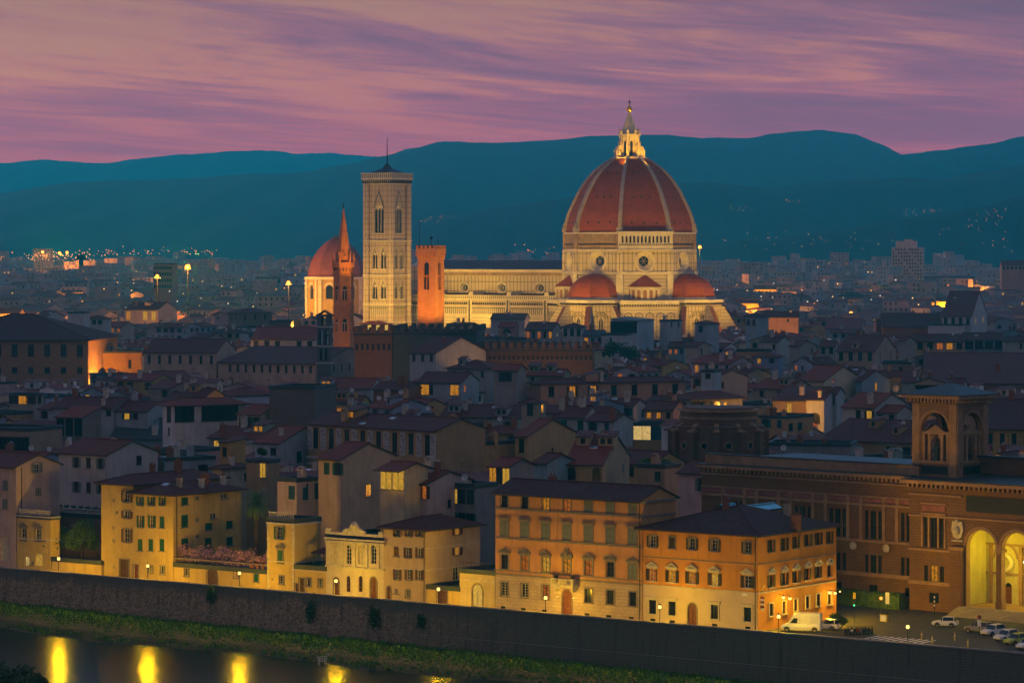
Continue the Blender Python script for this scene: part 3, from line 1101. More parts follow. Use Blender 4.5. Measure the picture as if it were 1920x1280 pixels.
def build_duomo():
 root = thing('cathedral', 'floodlit marble cathedral with huge red tiled dome and long nave', 'cathedral', DUO, DUO_ANG)
 # --- drum
 mb = MB(); mp, mw, mr, mband = mb.mat('marble_panel'), mb.mat('white_marble'), mb.mat('rough_masonry'), mb.mat('marble_band')
 RV = 29.7
 V = octa(RV)
 for i in range(8):
  a, b = Vector(V[i]), Vector(V[(i + 1) % 8])
  ux = (b - a).normalized(); w = (b - a).length
  wall(mb, a, ux, w, 43.6, 52.6, [(w / 2 - 4.2, w / 2 + 4.2, 44.1, 52.3, 'round')], mp, 0.3, mw)
  wall(mb, a, ux, w, 0, 42.6, (), mband)
 mb.prism(octa(RV + 0.9), 42.6, 43.6, mw)
 mb.prism(octa(RV + 0.5), 52.6, 53.5, mw)
 mb.prism(octa(RV - 0.4), 53.5, 60.2, mr)
 mb.prism(octa(RV + 0.2), 60.2, 60.9, mw)
 for i in range(8):                       # corner pilasters
  x, y = V[i]
  a = math.atan2(y, x)
  mb.M = Matrix.Translation((x, y, 0)) @ Matrix.Rotation(a, 4, 'Z')
  mb.box(-1.0, 0.35, -1.5, 1.5, 20, 42.55, mw)
  mb.box(-1.0, 0.45, -1.35, 1.35, 43.65, 52.55, mp)
  mb.box(-1.2, 0.2, -1.2, 1.2, 53.55, 60.15, mr)
  mb.M = None
 # row of rough corbels on the unfinished faces
 for i in range(8):
  a, b = Vector(octa(RV - 0.35)[i]), Vector(octa(RV - 0.35)[(i + 1) % 8])
  for k in range(26):
   p = a + (b - a) * (0.08 + 0.84 * k / 25)
   mb.box(p.x - 0.28, p.x + 0.28, p.y - 0.28, p.y + 0.28, 55.3, 55.9, mb.mat('frame_dark'))
 drum = mb.build('drum', root)
 for i in range(8):
  an = R(45 * i)
  rr = RV * math.cos(R(22.5))
  round_window(root, (rr * math.cos(an), rr * math.sin(an), 48.2), an, 2.2, 4.1, 2.2)
 # --- finished gallery on the south east face
 mb = MB(); mw, md = mb.mat('white_marble'), mb.mat('frame_dark')
 rr = (RV + 0.1) * math.cos(R(22.5)); L = 2 * RV * math.sin(R(22.5)) + 1.6
 holes = [(0.9 + k * (L - 1.8) / 13 + 0.38, 0.9 + (k + 1) * (L - 1.8) / 13 - 0.38, 56.3, 59.3, 'arch') for k in range(13)]
 wall(mb, (-L / 2, -1.6), (1, 0), L, 53.4, 60.6, holes, mw, 1.0, mw)
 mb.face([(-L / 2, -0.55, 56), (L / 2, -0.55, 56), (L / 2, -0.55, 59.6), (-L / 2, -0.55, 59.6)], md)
 mb.face([(L / 2, -1.6, 53.4), (L / 2, 0.4, 53.4), (L / 2, 0.4, 60.6), (L / 2, -1.6, 60.6)], mw)
 mb.face([(-L / 2, 0.4, 53.4), (-L / 2, -1.6, 53.4), (-L / 2, -1.6, 60.6), (-L / 2, 0.4, 60.6)], mw)
 mb.box(-L / 2 - 0.4, L / 2 + 0.4, -2.1, 0.4, 60.6, 61.3, mw)
 mb.box(-L / 2 - 0.3, L / 2 + 0.3, -2.0, 0.4, 52.9, 53.4, mw)
 for k in range(28):
  x = -L / 2 + 0.4 + (L - 0.8) * k / 27
  mb.box(x - 0.18, x + 0.18, -1.95, -1.6, 55.2, 55.7, md)
 g = mb.build('gallery', root)
 an = R(-45)
 g.location = (rr * math.cos(an), rr * math.sin(an), 0)
 g.rotation_euler = (0, 0, an + math.pi / 2)
 # --- dome
 prof = cat_interp([(29.1, 60.7), (28.7, 63.3), (27.4, 68.5), (25.5, 72.8), (21.7, 80.2), (16.9, 86.6), (11.9, 90.9), (7.2, 93.9)], 4)
 mb = MB(); mt, md = mb.mat('dome_tile'), mb.mat('frame_dark')
 for (r0, z0), (r1, z1) in zip(prof[:-1], prof[1:]):
  A, B = ring3(r0, z0), ring3(r1, z1)
  for i in range(8):
   j = (i + 1) % 8
   s = math.hypot(r1 - r0, z1 - z0)
   wa, wb = (Vector(A[j]) - Vector(A[i])).length, (Vector(B[j]) - Vector(B[i])).length
   mb.face([A[i], A[j], B[j], B[i]], mt, [(i * 40 - wa / 2, z0 * 1.2), (i * 40 + wa / 2, z0 * 1.2), (i * 40 + wb / 2, z1 * 1.2), (i * 40 - wb / 2, z1 * 1.2)])
 mb.face(ring3(7.2, 93.9), mt)
 def prof_r(z):
  for (r0, z0), (r1, z1) in zip(prof[:-1], prof[1:]):
   if z0 <= z <= z1:
    return r0 + (r1 - r0) * (z - z0) / (z1 - z0)
  return 7
 for i in range(8):
  for z, fr in ((65.2, (-0.26, 0, 0.26)), (76.5, (-0.2, 0, 0.2)), (87.3, (-0.2, 0, 0.2))):
   r = prof_r(z)
   apo, half = r * math.cos(R(22.5)), r * math.sin(R(22.5))
   an = R(45 * i)
   for f in fr:
    x = apo
    y = f * 2 * half
    mb.M = Matrix.Rotation(an, 4, 'Z') @ Matrix.Translation((x, y, z))
    mb.box(-0.6, 0.22, -0.36, 0.36, -0.36, 0.36, md)
    mb.M = None
 mb.build('dome', root)
 for i in range(8):
  an = R(22.5 + 45 * i)
  mb = MB(); mw = mb.mat('rib_stone')
  rings = []
  for r, z in prof:
   hw = 0.42 + 0.45 * (r / 29.0)
   rings.append([(r - 0.8, -hw, z - 0.3), (r + 0.75, -hw, z + 0.25), (r + 0.95, 0, z + 0.35), (r + 0.75, hw, z + 0.25), (r - 0.8, hw, z - 0.3)])
  mb.loft(rings, mw)
  mb.box(27.4, 30.2, -1.35, 1.35, 60.9, 63.2, mw)
  mb.box(28.4, 29.9, -0.5, 0.5, 63.2, 65.0, mw)
  o = mb.build('rib', root)
  o.rotation_euler = (0, 0, an)
 # --- lantern
 mb = MB(); mw, mg, md = mb.mat('white_marble'), mb.mat('gilt_copper'), mb.mat('dark_glass')
 mb.prism(octa(7.6), 93.6, 94.5, mw)
 mb.prism(octa(4.0), 94.5, 104.0, mw)
 for i in range(8):
  an = R(45 * i)
  mb.M = Matrix.Rotation(an, 4, 'Z')
  ap = 4.0 * math.cos(R(22.5))
  mb.face([(ap + 0.03, -0.55, 95.0), (ap + 0.03, 0.55, 95.0), (ap + 0.03, 0.55, 101.2), (ap + 0.03, 0, 101.9), (ap + 0.03, -0.55, 101.2)], md)
  mb.M = Matrix.Rotation(R(22.5 + 45 * i), 4, 'Z')
  # flying buttress with a volute step
  mb.box(5.2, 7.0, -0.45, 0.45, 94.5, 97.6, mw)
  mb.box(4.6, 6.2, -0.4, 0.4, 97.6, 99.3, mw)
  mb.box(3.7, 5.0, -0.4, 0.4, 99.3, 101.4, mw)
  mb.cyl((6.4, 0), 0.3, 0.02, 97.6, 98.7, mw, 6)
  mb.box(3.6, 4.5, -0.35, 0.35, 94.5, 104.0, mw)
  mb.M = None
 mb.prism(octa(5.1), 104.0, 104.8, mw)
 for i in range(8):
  mb.M = Matrix.Rotation(R(22.5 + 45 * i), 4, 'Z')
  mb.box(3.9, 4.8, -0.5, 0.5, 104.8, 106.4, mw)
  mb.cyl((4.35, 0), 0.4, 0.03, 106.4, 107.6, mw, 6)
  mb.M = None
 lan = mb.build('lantern', root)
 mb = MB(); mw = mb.mat('white_marble')
 rg = [ring3(r, z) for r, z in ((3.9, 104.8), (3.0, 107.6), (2.0, 110.4), (0.9, 113.4), (0.5, 114.6))]
 mb.loft(rg, mw)
 mb.build('spire', lan)
 mb = MB(); mg = mb.mat('gilt_copper')
 mb.ball((0, 0, 115.9), 1.45, mg, 14, 10)
 mb.cyl((0, 0), 0.35, 0.25, 117.2, 117.9, mg, 8)
 weld_smooth(mb.build('ball', lan), 50)
 mb = MB(); mi = mb.mat('iron')
 mb.box(-0.14, 0.14, -0.14, 0.14, 117.5, 120.2, mi)
 mb.box(-0.85, 0.85, -0.12, 0.12, 118.9, 119.2, mi)
 mb.build('cross', lan)
 # --- tribunes (south, east, north) with half domes
 def tribune(an_deg):
  tr = None
  mb = MB(); mp, mw, mband, md, msl, mrf = [mb.mat(x) for x in ('marble_small', 'white_marble', 'marble_band', 'frame_dark', 'marble_slit', 'roof_tile')]
  RB = 14.6
  poly = octa(RB)
  for i in range(8):
   a, b = Vector(poly[i]), Vector(poly[(i + 1) % 8])
   ux = (b - a).normalized(); w = (b - a).length
   # blind arch with a tall window in every bay
   wall(mb, a, ux, w, 0, 12.5, (), mband)
   wall(mb, a, ux, w, 12.5, 29.2, [(w / 2 - 3.6, w / 2 + 3.6, 14.2, 26.6, 'arch')], mp, 0.7, mw)
   n = Vector((ux.y, -ux.x))
   c = (a + b) / 2 - n * 0.7
   mb.M = Matrix.Translation((c.x, c.y, 0)) @ Matrix.Rotation(math.atan2(ux.y, ux.x), 4, 'Z')
   mb.face([(-3.8, 0, 13.5), (3.8, 0, 13.5), (3.8, 0, 27), (-3.8, 0, 27)], mp)
   mb.face([(-1.0, -0.05, 15), (1.0, -0.05, 15), (1.0, -0.05, 21.5), (0.6, -0.05, 23), (0, -0.05, 23.8), (-0.6, -0.05, 23), (-1.0, -0.05, 21.5)], md)
   mb.box(-1.25, -1.0, -0.25, 0, 14.8, 22, mw); mb.box(1.0, 1.25, -0.25, 0, 14.8, 22, mw); mb.box(-0.08, 0.08, -0.15, 0, 15, 23.5, mw)
   for rr_ in (2.4, 3.3):
    ar = arc_pts(-rr_, rr_, 22.8, 22.8 + rr_, 10)
    ar2 = arc_pts(-rr_ + 0.28, rr_ - 0.28, 22.8, 22.8 + rr_ - 0.28, 10)
    for k in range(10):
     mb.face([(ar[k][0], -0.12, ar[k][1]), (ar[k + 1][0], -0.12, ar[k + 1][1]), (ar2[k + 1][0], -0.12, ar2[k + 1][1]), (ar2[k][0], -0.12, ar2[k][1])], md)
   mb.M = None
   for k in range(12):
    p = a + (b - a) * ((k + 0.5) / 12)
    mb.M = Matrix.Translation((p.x, p.y, 0)) @ Matrix.Rotation(math.atan2(ux.y, ux.x), 4, 'Z')
    mb.box(-0.24, 0.24, -0.5, 0.0, 29.3, 30.1, md)
    mb.M = None
   # sloping buttress wall at the corner
   an = math.atan2(poly[i][1], poly[i][0])
   mb.M = Matrix.Rotation(an, 4, 'Z')
   zz = [(RB - 1.0, 28.5), (RB + 1.2, 28.3), (RB + 8.5, 16.5), (RB + 8.5, 0), (RB - 1.0, 0)]
   for s in (1, -1):
    q = [(x, 0.9 * s, z) for x, z in zz]
    mb.face(q if s < 0 else q[::-1], mband)
   mb.face([(RB + 1.2, -1.1, 28.4), (RB + 8.7, -1.1, 16.4), (RB + 8.7, 1.1, 16.4), (RB + 1.2, 1.1, 28.4)], mrf)
   mb.face([(RB + 8.5, -0.9, 0), (RB + 8.5, 0.9, 0), (RB + 8.5, 0.9, 16.5), (RB + 8.5, -0.9, 16.5)], msl)
   mb.M = None
  mb.prism(octa(RB + 0.7), 30.1, 31.4, mw)
  mb.prism(octa(12.2), 31.4, 32.4, mw)
  tr = mb.build('tribune', root, (0.24, 0.09, 0.06))
  mb = MB(); mt = mb.mat('dome_tile')
  pr = [(11.6 * math.cos(R(t)), 32.0 + 10.6 * math.sin(R(t))) for t in (0, 12, 25, 38, 51, 64, 77)] + [(0.4, 42.7)]
  for (r0, z0), (r1, z1) in zip(pr[:-1], pr[1:]):
   A, B = ring3(r0, z0), ring3(r1, z1)
   for i in range(8):
    j = (i + 1) % 8
    mb.face([A[i], A[j], B[j], B[i]], mt)
  mb.build('half_dome', tr)
  an = R(an_deg)
  tr.location = (30.5 * math.cos(an), 30.5 * math.sin(an), 0)
  tr.rotation_euler = (0, 0, an)
 for a in (-90, 0, 90):
  tribune(a)
 # --- exedrae between the tribunes
 for a in (-45, -135, 45):
  mb = MB(); mw, mp, mband, md = [mb.mat(x) for x in ('white_marble', 'marble_small', 'marble_band', 'frame_dark')]
  mb.box(-3, 9.5, -13, 13, 0, 29.5, mband, 'b')
  mb.box(-3, 10.2, -13.2, 13.2, 29.5, 31.2, mw)
  for k in range(5):
   y = -9.6 + 4.8 * k
   ar = [(y - 1.9, 14), (y + 1.9, 14)] + arc_pts(y - 1.9, y + 1.9, 24, 25.9, 8)
   mb.face([(9.56, p, z) for p, z in ar], mp)
   ar = arc_pts(y - 1.9, y + 1.9, 24, 25.9, 8); a2 = arc_pts(y - 1.55, y + 1.55, 24, 25.55, 8)
   for i in range(8):
    mb.face([(9.64, ar[i][0], ar[i][1]), (9.64, ar[i + 1][0], ar[i + 1][1]), (9.64, a2[i + 1][0], a2[i + 1][1]), (9.64, a2[i][0], a2[i][1])], md)
  for k in range(22):
   y = -12.4 + 24.8 * k / 21
   mb.box(9.5, 10.0, y - 0.24, y + 0.24, 28.6, 29.4, md)
  n = 9
  half = [(7.2 * math.cos(math.pi * (i / (n - 1) - 0.5)), 7.2 * math.sin(math.pi * (i / (n - 1) - 0.5))) for i in range(n)]
  for p, q in zip(half[:-1], half[1:]):
   mb.face([(p[0], p[1], 31.2), (q[0], q[1], 31.2), (q[0], q[1], 37.0), (p[0], p[1], 37.0)], mw)
   mx, my = (p[0] + q[0]) / 2, (p[1] + q[1]) / 2
   mb.M = Matrix.Rotation(math.atan2(my, mx), 4, 'Z')
   rr_ = math.hypot(mx, my)
   mb.face([(rr_ + 0.04, -0.8, 31.8), (rr_ + 0.04, 0.8, 31.8)] + [(rr_ + 0.04, x, z) for x, z in arc_pts(-0.8, 0.8, 34.8, 35.8, 8)], mb.mat('tower_brick'))
   mb.box(rr_, rr_ + 0.5, -1.45, -1.15, 31.4, 36.6, mw)
   mb.M = None
  mb.face([(p[0] * 1.08, p[1] * 1.08, 37.0) for p in half], mw)
  ex = mb.build('exedra', root)
  an = R(a)
  ex.location = (26.2 * math.cos(an), 26.2 * math.sin(an), 0)
  ex.rotation_euler = (0, 0, an)
  mb = MB(); mt = mb.mat('dome_tile')
  for p, q in zip(half[:-1], half[1:]):
   mb.face([(p[0] * 1.1, p[1] * 1.1, 37.1), (q[0] * 1.1, q[1] * 1.1, 37.1), (0.6, 0, 42.6)], mt)
  mb.build('roof', ex)
 # --- nave and aisles
 X0, X1, YC, YA = -106.0, -24.0, 10.5, 21.0
 mb = MB(); mp, mw, msl, mband, md, mcor, mrf = [mb.mat(x) for x in ('marble_panel', 'white_marble', 'marble_slit', 'marble_band', 'frame_dark', 'rough_masonry', 'roof_tile')]
 ocx = [-40.5, -61.0, -81.5, -101.0]
 for sgn in (-1, 1):
  if sgn < 0:
   wall(mb, (X0, -YC), (1, 0), X1 - X0, 33.0, 41.6, [(x - X0 - 2.2, x - X0 + 2.2, 35.9 - 2.2, 35.9 + 2.2, 'round') for x in ocx[::-1] if x - X0 > 2.5], mp, 0.3, mw)
   mb.box(X0, X1, -YC - 0.5, -YC, 41.6, 43.0, mcor, '')
   mb.box(X0, X1, -YC - 0.9, -YC, 43.0, 44.3, mw, '')
  else:
   mb.face([(X1, YC, 0), (X0, YC, 0), (X0, YC, 44.3), (X1, YC, 44.3)], mp)
 mb.face([(X0, YC, 0), (X0, -YC, 0), (X0, -YC, 44.3), (X0, 0, 48), (X0, YC, 44.3)], mp)
 # aisle wall, bottom to top: plinth, banded wall, slit gallery, corbels, balustrade
 for z0, z1, m, p in ((0, 13.5, mband, 0), (13.5, 19.0, mp, 0), (19.0, 23.9, mband, 0), (24.2, 27.4, msl, 0), (27.7, 30.6, mband, 0)):
  mb.box(X0, X1, -YA - p, -YA + 0.5, z0, z1, m, 'tbk')
 for z in (23.9, 27.4):
  mb.box(X0, X1, -YA - 0.35, -YA + 0.5, z, z + 0.3, mw)
 k = 0
 while X0 + 0.6 + k * 1.15 < X1:
  x = X0 + 0.6 + k * 1.15
  mb.box(x - 0.24, x + 0.24, -YA - 0.45, -YA, 28.4, 29.5, md)
  k += 1
 mb.box(X0, X1, -YA - 0.7, -YA + 0.6, 30.6, 31.1, mw)
 mb.box(X0, X1, -YA - 0.55, -YA - 0.25, 31.1, 32.5, msl)
 mb.box(X0, X1, -YA - 0.65, -YA - 0.15, 32.5, 32.8, mw)
 for x in (-31, -51, -71.5, -92):
  mb.box(x - 0.35, x + 0.35, -YA - 0.6, -YA, 8, 30.6, md)
  mb.box(x - 1.1, x - 0.36, -YA - 0.5, -YA, 8, 30.6, mw)
  mb.box(x + 0.36, x + 1.1, -YA - 0.5, -YA, 8, 30.6, mw)
  mb.box(x - 1.2, x + 1.2, -YA + 0.8, -YC, 32.6, 34.2, mw)
 mb.face([(X0, YA, 0), (X0, -YA, 0), (X0, -YA, 31), (X0, YA, 31)], mp)
 mb.face([(X0, -YA, 31.2), (X1, -YA, 31.2), (X1, -YC, 33.6), (X0, -YC, 33.6)], mrf)
 nave = mb.build('nave', root, (0.14, 0.075, 0.06))
 mb = MB(); ml, mw = mb.mat('dark_lead'), mb.mat('white_marble')
 mb.face([(X0 - 0.3, -YC - 1.2, 44.3), (X1, -YC - 1.2, 44.3), (X1, 0, 48.4), (X0 - 0.3, 0, 48.4)], ml)
 mb.face([(X1, YC + 1.2, 44.3), (X0 - 0.3, YC + 1.2, 44.3), (X0 - 0.3, 0, 48.4), (X1, 0, 48.4)], ml)
 mb.build('roof', nave)
 for x in ocx:
  round_window(nave, (x, -YC, 35.9), R(-90), 1.45, 2.3, 0.9)
 # west front seen edge-on behind the bell tower
 mb = MB(); mp, mw = mb.mat('marble_panel'), mb.mat('white_marble')
 mb.prism([(X0 - 4, -22), (X0 + 0.2, -22), (X0 + 0.2, 22), (X0 - 4, 22)], 0, 34, mp)
 mb.prism([(X0 - 4, -11.5), (X0 + 0.2, -11.5), (X0 + 0.2, 11.5), (X0 - 4, 11.5)], 34, 46, mp, True)
 mb.prism([(X0 - 4, -11.5), (X0 + 0.2, -11.5), (X0 + 0.2, 11.5), (X0 - 4, 11.5)], 46, 50.5, mw, False, [(X0 - 4, -0.2), (X0 + 0.2, -0.2), (X0 + 0.2, 0.2), (X0 - 4, 0.2)])
 mb.build('facade', root)
 return root
def build_campanile():
 c = P(726, 500, 1483)
 root = thing('bell_tower', 'tall square marble bell tower with flat top and needle mast', 'bell tower', (c.x, c.y, 0), DUO_ANG)
 A = 6.7                    # half side between the corner buttresses
 lv = [0, 11.5, 20.5, 28.6, 41.7, 57.4, 83.0]
 mb = MB(); mp, mw, md, msl, mg = [mb.mat(x) for x in ('marble_tower', 'white_marble', 'frame_dark', 'marble_slit', 'dark_glass')]
 B = A - 0.35
 for k in range(4):
  mb.M = Matrix.Rotation(k * math.pi / 2, 4, 'Z')
  holes = []
  for x in (-2.35, 2.35):
   holes += [(B + x - 1.35, B + x + 1.35, 31.0, 37.4, 'arch'), (B + x - 1.35, B + x + 1.35, 44.6, 51.9, 'arch')]
  holes.append((B - 2.5, B + 2.5, 60.8, 73.6, 'arch'))
  zs = [0, 12, 20, 28.6]
  wall(mb, (-B, -B), (1, 0), 2 * B, 28.6, 83, holes, mp, 0.8, mw)
  for z0, z1, m in ((0, 11, mp), (11, 20, msl), (20, 24, mp), (24, 28.6, msl)):
   mb.box(-B, B, -B, -B + 0.3, z0, z1, m, 'tbk')
  # gables over the windows
  for x, z, hw, hh in ((-2.35, 37.4, 1.7, 3.0), (2.35, 37.4, 1.7, 3.0), (-2.35, 51.9, 1.7, 3.2), (2.35, 51.9, 1.7, 3.2), (0, 72.6, 3.1, 7.4)):
   for s in (-1, 1):
    mb.face([(x + s * hw, -B - 0.35, z - 0.6), (x + s * (hw - 0.5), -B - 0.35, z - 0.6), (x, -B - 0.35, z + hh - 0.9), (x, -B - 0.35, z + hh)][::(1 if s < 0 else -1)], mw if hw < 2 else md)
    mb.face([(x + s * (hw - .5), -B - 0.30, z - 0.6), (x + s * (hw - .75), -B - 0.30, z - 0.6), (x, -B - 0.30, z + hh - 1.5), (x, -B - 0.30, z + hh - 0.9)][::(1 if s < 0 else -1)], md if hw < 2 else mw)
  mb.M = None
 for z in lv[1:]:
  mb.box(-A - 0.4, A + 0.4, -A - 0.4, A + 0.4, z - 0.45, z + 0.25, mw)
 for sx in (-1, 1):
  for sy in (-1, 1):
   cx, cy = sx * A, sy * A
   mb.prism([(cx + 1.65 * math.cos(R(22.5 + 45 * i)), cy + 1.65 * math.sin(R(22.5 + 45 * i))) for i in range(8)], 0, 83, mp)
   for z in lv[1:]:
    mb.prism([(cx + 1.95 * math.cos(R(22.5 + 45 * i)), cy + 1.95 * math.sin(R(22.5 + 45 * i))) for i in range(8)], z - 0.4, z + 0.2, mw)
 tow = mb.build('shaft', root)
 # windows
 for k in range(4):
  an = R(-90 + 90 * k)
  specs = [(x, z, 1.35, h, 2) for z, h in ((31.0, 6.4), (44.6, 7.3)) for x in (-2.35, 2.35)] + [(0, 60.8, 2.5, 12.8, 3)]
  for x, z, hw, hh, nl in specs:
   mb = MB(); mg, mw = mb.mat('dark_glass'), mb.mat('white_marble')
   arc = arc_pts(-hw, hw, hh - hw, hh, 10)
   mb.face([(-hw, 0.7, 0), (hw, 0.7, 0)] + [(a, 0.7, b) for a, b in arc], mg)
   for i in range(1, nl):
    xx = -hw + 2 * hw * i / nl
    mb.box(xx - 0.16, xx + 0.16, 0.3, 0.62, 0, hh - hw * 0.75, mw)
   mb.face([(-hw, 0.55, hh - hw * 0.95), (hw, 0.55, hh - hw * 0.95)] + [(a, 0.55, b) for a, b in arc], mw)
   for i in range(nl):
    xx = -hw + 2 * hw * (i + 0.5) / nl
    mb.face([(xx - hw / nl * 0.7, 0.52, hh - hw * 0.96), (xx + hw / nl * 0.7, 0.52, hh - hw * 0.96), (xx, 0.52, hh - hw * 0.6)], mg)
   mb.box(-hw - 0.3, hw + 0.3, -0.5, 0.7, -0.4, 0, mw)
   o = mb.build('window', root)
   o.matrix_local = Matrix.Rotation(k * math.pi / 2, 4, 'Z') @ Matrix.Translation((x, -B, z))
 # projecting top
 mb = MB(); mw, md, mp, msl = [mb.mat(x) for x in ('white_marble', 'frame_dark', 'marble_small', 'marble_slit')]
 mb.box(-8.5, 8.5, -8.5, 8.5, 85.0, 85.8, mw)
 mb.box(-8.35, 8.35, -8.35, 8.35, 85.8, 87.6, msl)
 mb.box(-8.6, 8.6, -8.6, 8.6, 87.6, 88.0, mw)
 mb.prism([(-7.4, -7.4), (7.4, -7.4), (7.4, 7.4), (-7.4, 7.4)], 83.2, 85.0, mp, False, [(-8.3, -8.3), (8.3, -8.3), (8.3, 8.3), (-8.3, 8.3)])
 for k in range(4):
  mb.M = Matrix.Rotation(k * math.pi / 2, 4, 'Z')
  for i in range(14):
   x = -7.6 + 15.2 * i / 13
   mb.box(x - 0.2, x + 0.2, -8.35, -7.5, 83.4, 84.9, md)
  mb.M = None
 mb.build('parapet', root)
 mb = MB(); mt, mi = mb.mat('dark_lead'), mb.mat('iron')
 s = 7.4
 for r0, z0, r1, z1 in ((s, 87.2, 1.6, 90.2), (1.6, 90.2, 0.3, 92.6)):
  mb.prism([(-r0, -r0), (r0, -r0), (r0, r0), (-r0, r0)], z0, z1, mt, True, [(-r1, -r1), (r1, -r1), (r1, r1), (-r1, r1)])
 rf = mb.build('roof', root)
 mb = MB(); mi = mb.mat('iron')
 mb.tube((0, 0, 92), (0, 0, 104.3), 0.30, mi, 6, 0.10)
 mb.build('mast', rf)
def merlons(mb, x0, x1, y0, y1, z, m, mw=1.5, gap=1.3, mh=1.7, th=0.6):
 for (ax, ay, bx, by) in ((x0, y0, x1, y0), (x1, y0, x1, y1), (x1, y1, x0, y1), (x0, y1, x0, y0)):
  L = math.hypot(bx - ax, by - ay)
  n = max(2, int(round((L + gap) / (mw + gap))))
  step = (L - mw) / (n - 1)
  ux, uy = (bx - ax) / L, (by - ay) / L
  prof = []
  for i in range(n):
   s0, s1 = i * step, i * step + mw
   prof += [(s0, z + 0.25), (s0, z + mh), (s1, z + mh), (s1, z + 0.25)]
  def pt(s, zz, o):
   return (ax + ux * s - uy * o, ay + uy * s + ux * o, zz)
  for i in range(len(prof) - 1):
   (sa, za), (sb, zb) = prof[i], prof[i + 1]
   if sb > sa:
    mb.face([pt(sa, z, 0), pt(sb, z, 0), pt(sb, za, 0), pt(sa, za, 0)], m)
    mb.face([pt(sb, z, th), pt(sa, z, th), pt(sa, za, th), pt(sb, za, th)], m)
   mb.face([pt(sa, za, 0), pt(sb, zb, 0), pt(sb, zb, th), pt(sa, za, th)], m)
def build_towers():
 # crenellated brick tower of the old prison palace
 Y = 1087
 c = P(808, 500, Y)
 root = thing('crenellated_tower', 'orange floodlit square tower with battlements beside the marble bell tower', 'tower', (c.x, c.y, 0), R(-26))
 a = 3.25
 mb = MB(); m, md = mb.mat('tower_brick'), mb.mat('frame_dark')
 for k in range(4):
  mb.M = Matrix.Rotation(k * math.pi / 2, 4, 'Z')
  hl = [(a - 0.95, a + 0.95, 40.2, 49.3, 'arch')]
  wall(mb, (-a, -a), (1, 0), 2 * a, 0, 51.4, hl, m, 0.8, m)
  mb.M = None
 for k in range(4):
  mb.M = Matrix.Rotation(k * math.pi / 2, 4, 'Z')
  for i in range(7):
   x = -a + 0.3 + (2 * a - 0.6) * i / 6
   mb.prism([(x - 0.25, -a - 0.05), (x + 0.25, -a - 0.05), (x + 0.25, -a + 0.1), (x - 0.25, -a + 0.1)], 50.2, 51.4, m, False, [(x - 0.25, -a - 0.5), (x + 0.25, -a - 0.5), (x + 0.25, -a + 0.1), (x - 0.25, -a + 0.1)])
  mb.M = None
 b = a + 0.5
 mb.box(-b, b, -b, b, 51.4, 53.6, m)
 mb.build('shaft', root)
 mb = MB(); m = mb.mat('tower_brick')
 merlons(mb, -b, b, -b, b, 53.6, m, 1.0, 0.75, 1.3, 0.45)
 mb.build('battlement', root)
 for k in range(4):
  mb = MB(); mg, mm = mb.mat('dark_glass'), mb.mat('tower_brick')
  mb.face([(-0.95, 0.75, 0), (0.95, 0.75, 0)] + [(x, 0.75, z) for x, z in arc_pts(-0.95, 0.95, 8.15, 9.1)], mg)
  mb.box(-0.14, 0.14, 0.2, 0.7, 0, 5.0, mm)
  mb.box(-0.95, 0.95, 0.2, 0.72, 4.2, 4.7, mm)
  o = mb.build('opening', root)
  o.matrix_local = Matrix.Rotation(k * math.pi / 2, 4, 'Z') @ Matrix.Translation((0, -a, 40.2))
 mb = MB(); mi = mb.mat('iron')
 mb.tube((-3.2, -2, 53.5), (-3.2, -2, 63), 0.10, mi, 5)
 mb.tube((0.2, 0, 53.5), (0.2, 0, 57.4), 0.12, mi, 5)
 mb.ball((0.2, 0, 57.4), 0.5, mi, 8, 6)
 mb.tube((2.6, 0, 53.5), (2.6, 0, 57.4), 0.06, mi, 5)
 mb.build('mast', root)
 # hexagonal abbey tower with a spire
 Y = 1100
 c = P(644, 500, Y)
 root = thing('spired_tower', 'slim brick tower with a glowing orange spire in front of a red dome', 'tower', (c.x, c.y, 0), R(12))
 mb = MB(); m, mw, md = mb.mat('tower_brick'), mb.mat('pale_stone'), mb.mat('frame_dark')
 RV = 3.45
 hexa = octa(RV, 0, 6)
 for i in range(6):
  p, q = Vector(hexa[i]), Vector(hexa[(i + 1) % 6])
  ux = (q - p).normalized(); w = (q - p).length
  wall(mb, p, ux, w, 0, 47.5, [(w / 2 - 0.75, w / 2 + 0.75, 26.0, 30.2, 'arch'), (w / 2 - 0.75, w / 2 + 0.75, 36.4, 41.2, 'arch')], m, 0.6, m)
 for z in (23.5, 33.5, 44.8):
  mb.prism(octa(RV + 0.3, 0, 6), z, z + 0.5, mb.mat('tower_brick'))
 for i in range(18):
  an = 2 * math.pi * i / 18
  mb.box(math.cos(an) * 3.3 - 0.2, math.cos(an) * 3.3 + 0.2, math.sin(an) * 3.3 - 0.2, math.sin(an) * 3.3 + 0.2, 46.2, 47.4, md)
 mb.prism(octa(RV + 0.45, 0, 6), 47.5, 49.3, m)
 for i in range(6):
  p = Vector(octa(RV + 0.1, 0, 6)[i])
  mb.cyl((p.x, p.y), 0.35, 0.35, 49.3, 51.0, m, 6)
  mb.cyl((p.x, p.y), 0.42, 0.02, 51.0, 52.8, m, 6)
 mb.build('shaft', root)
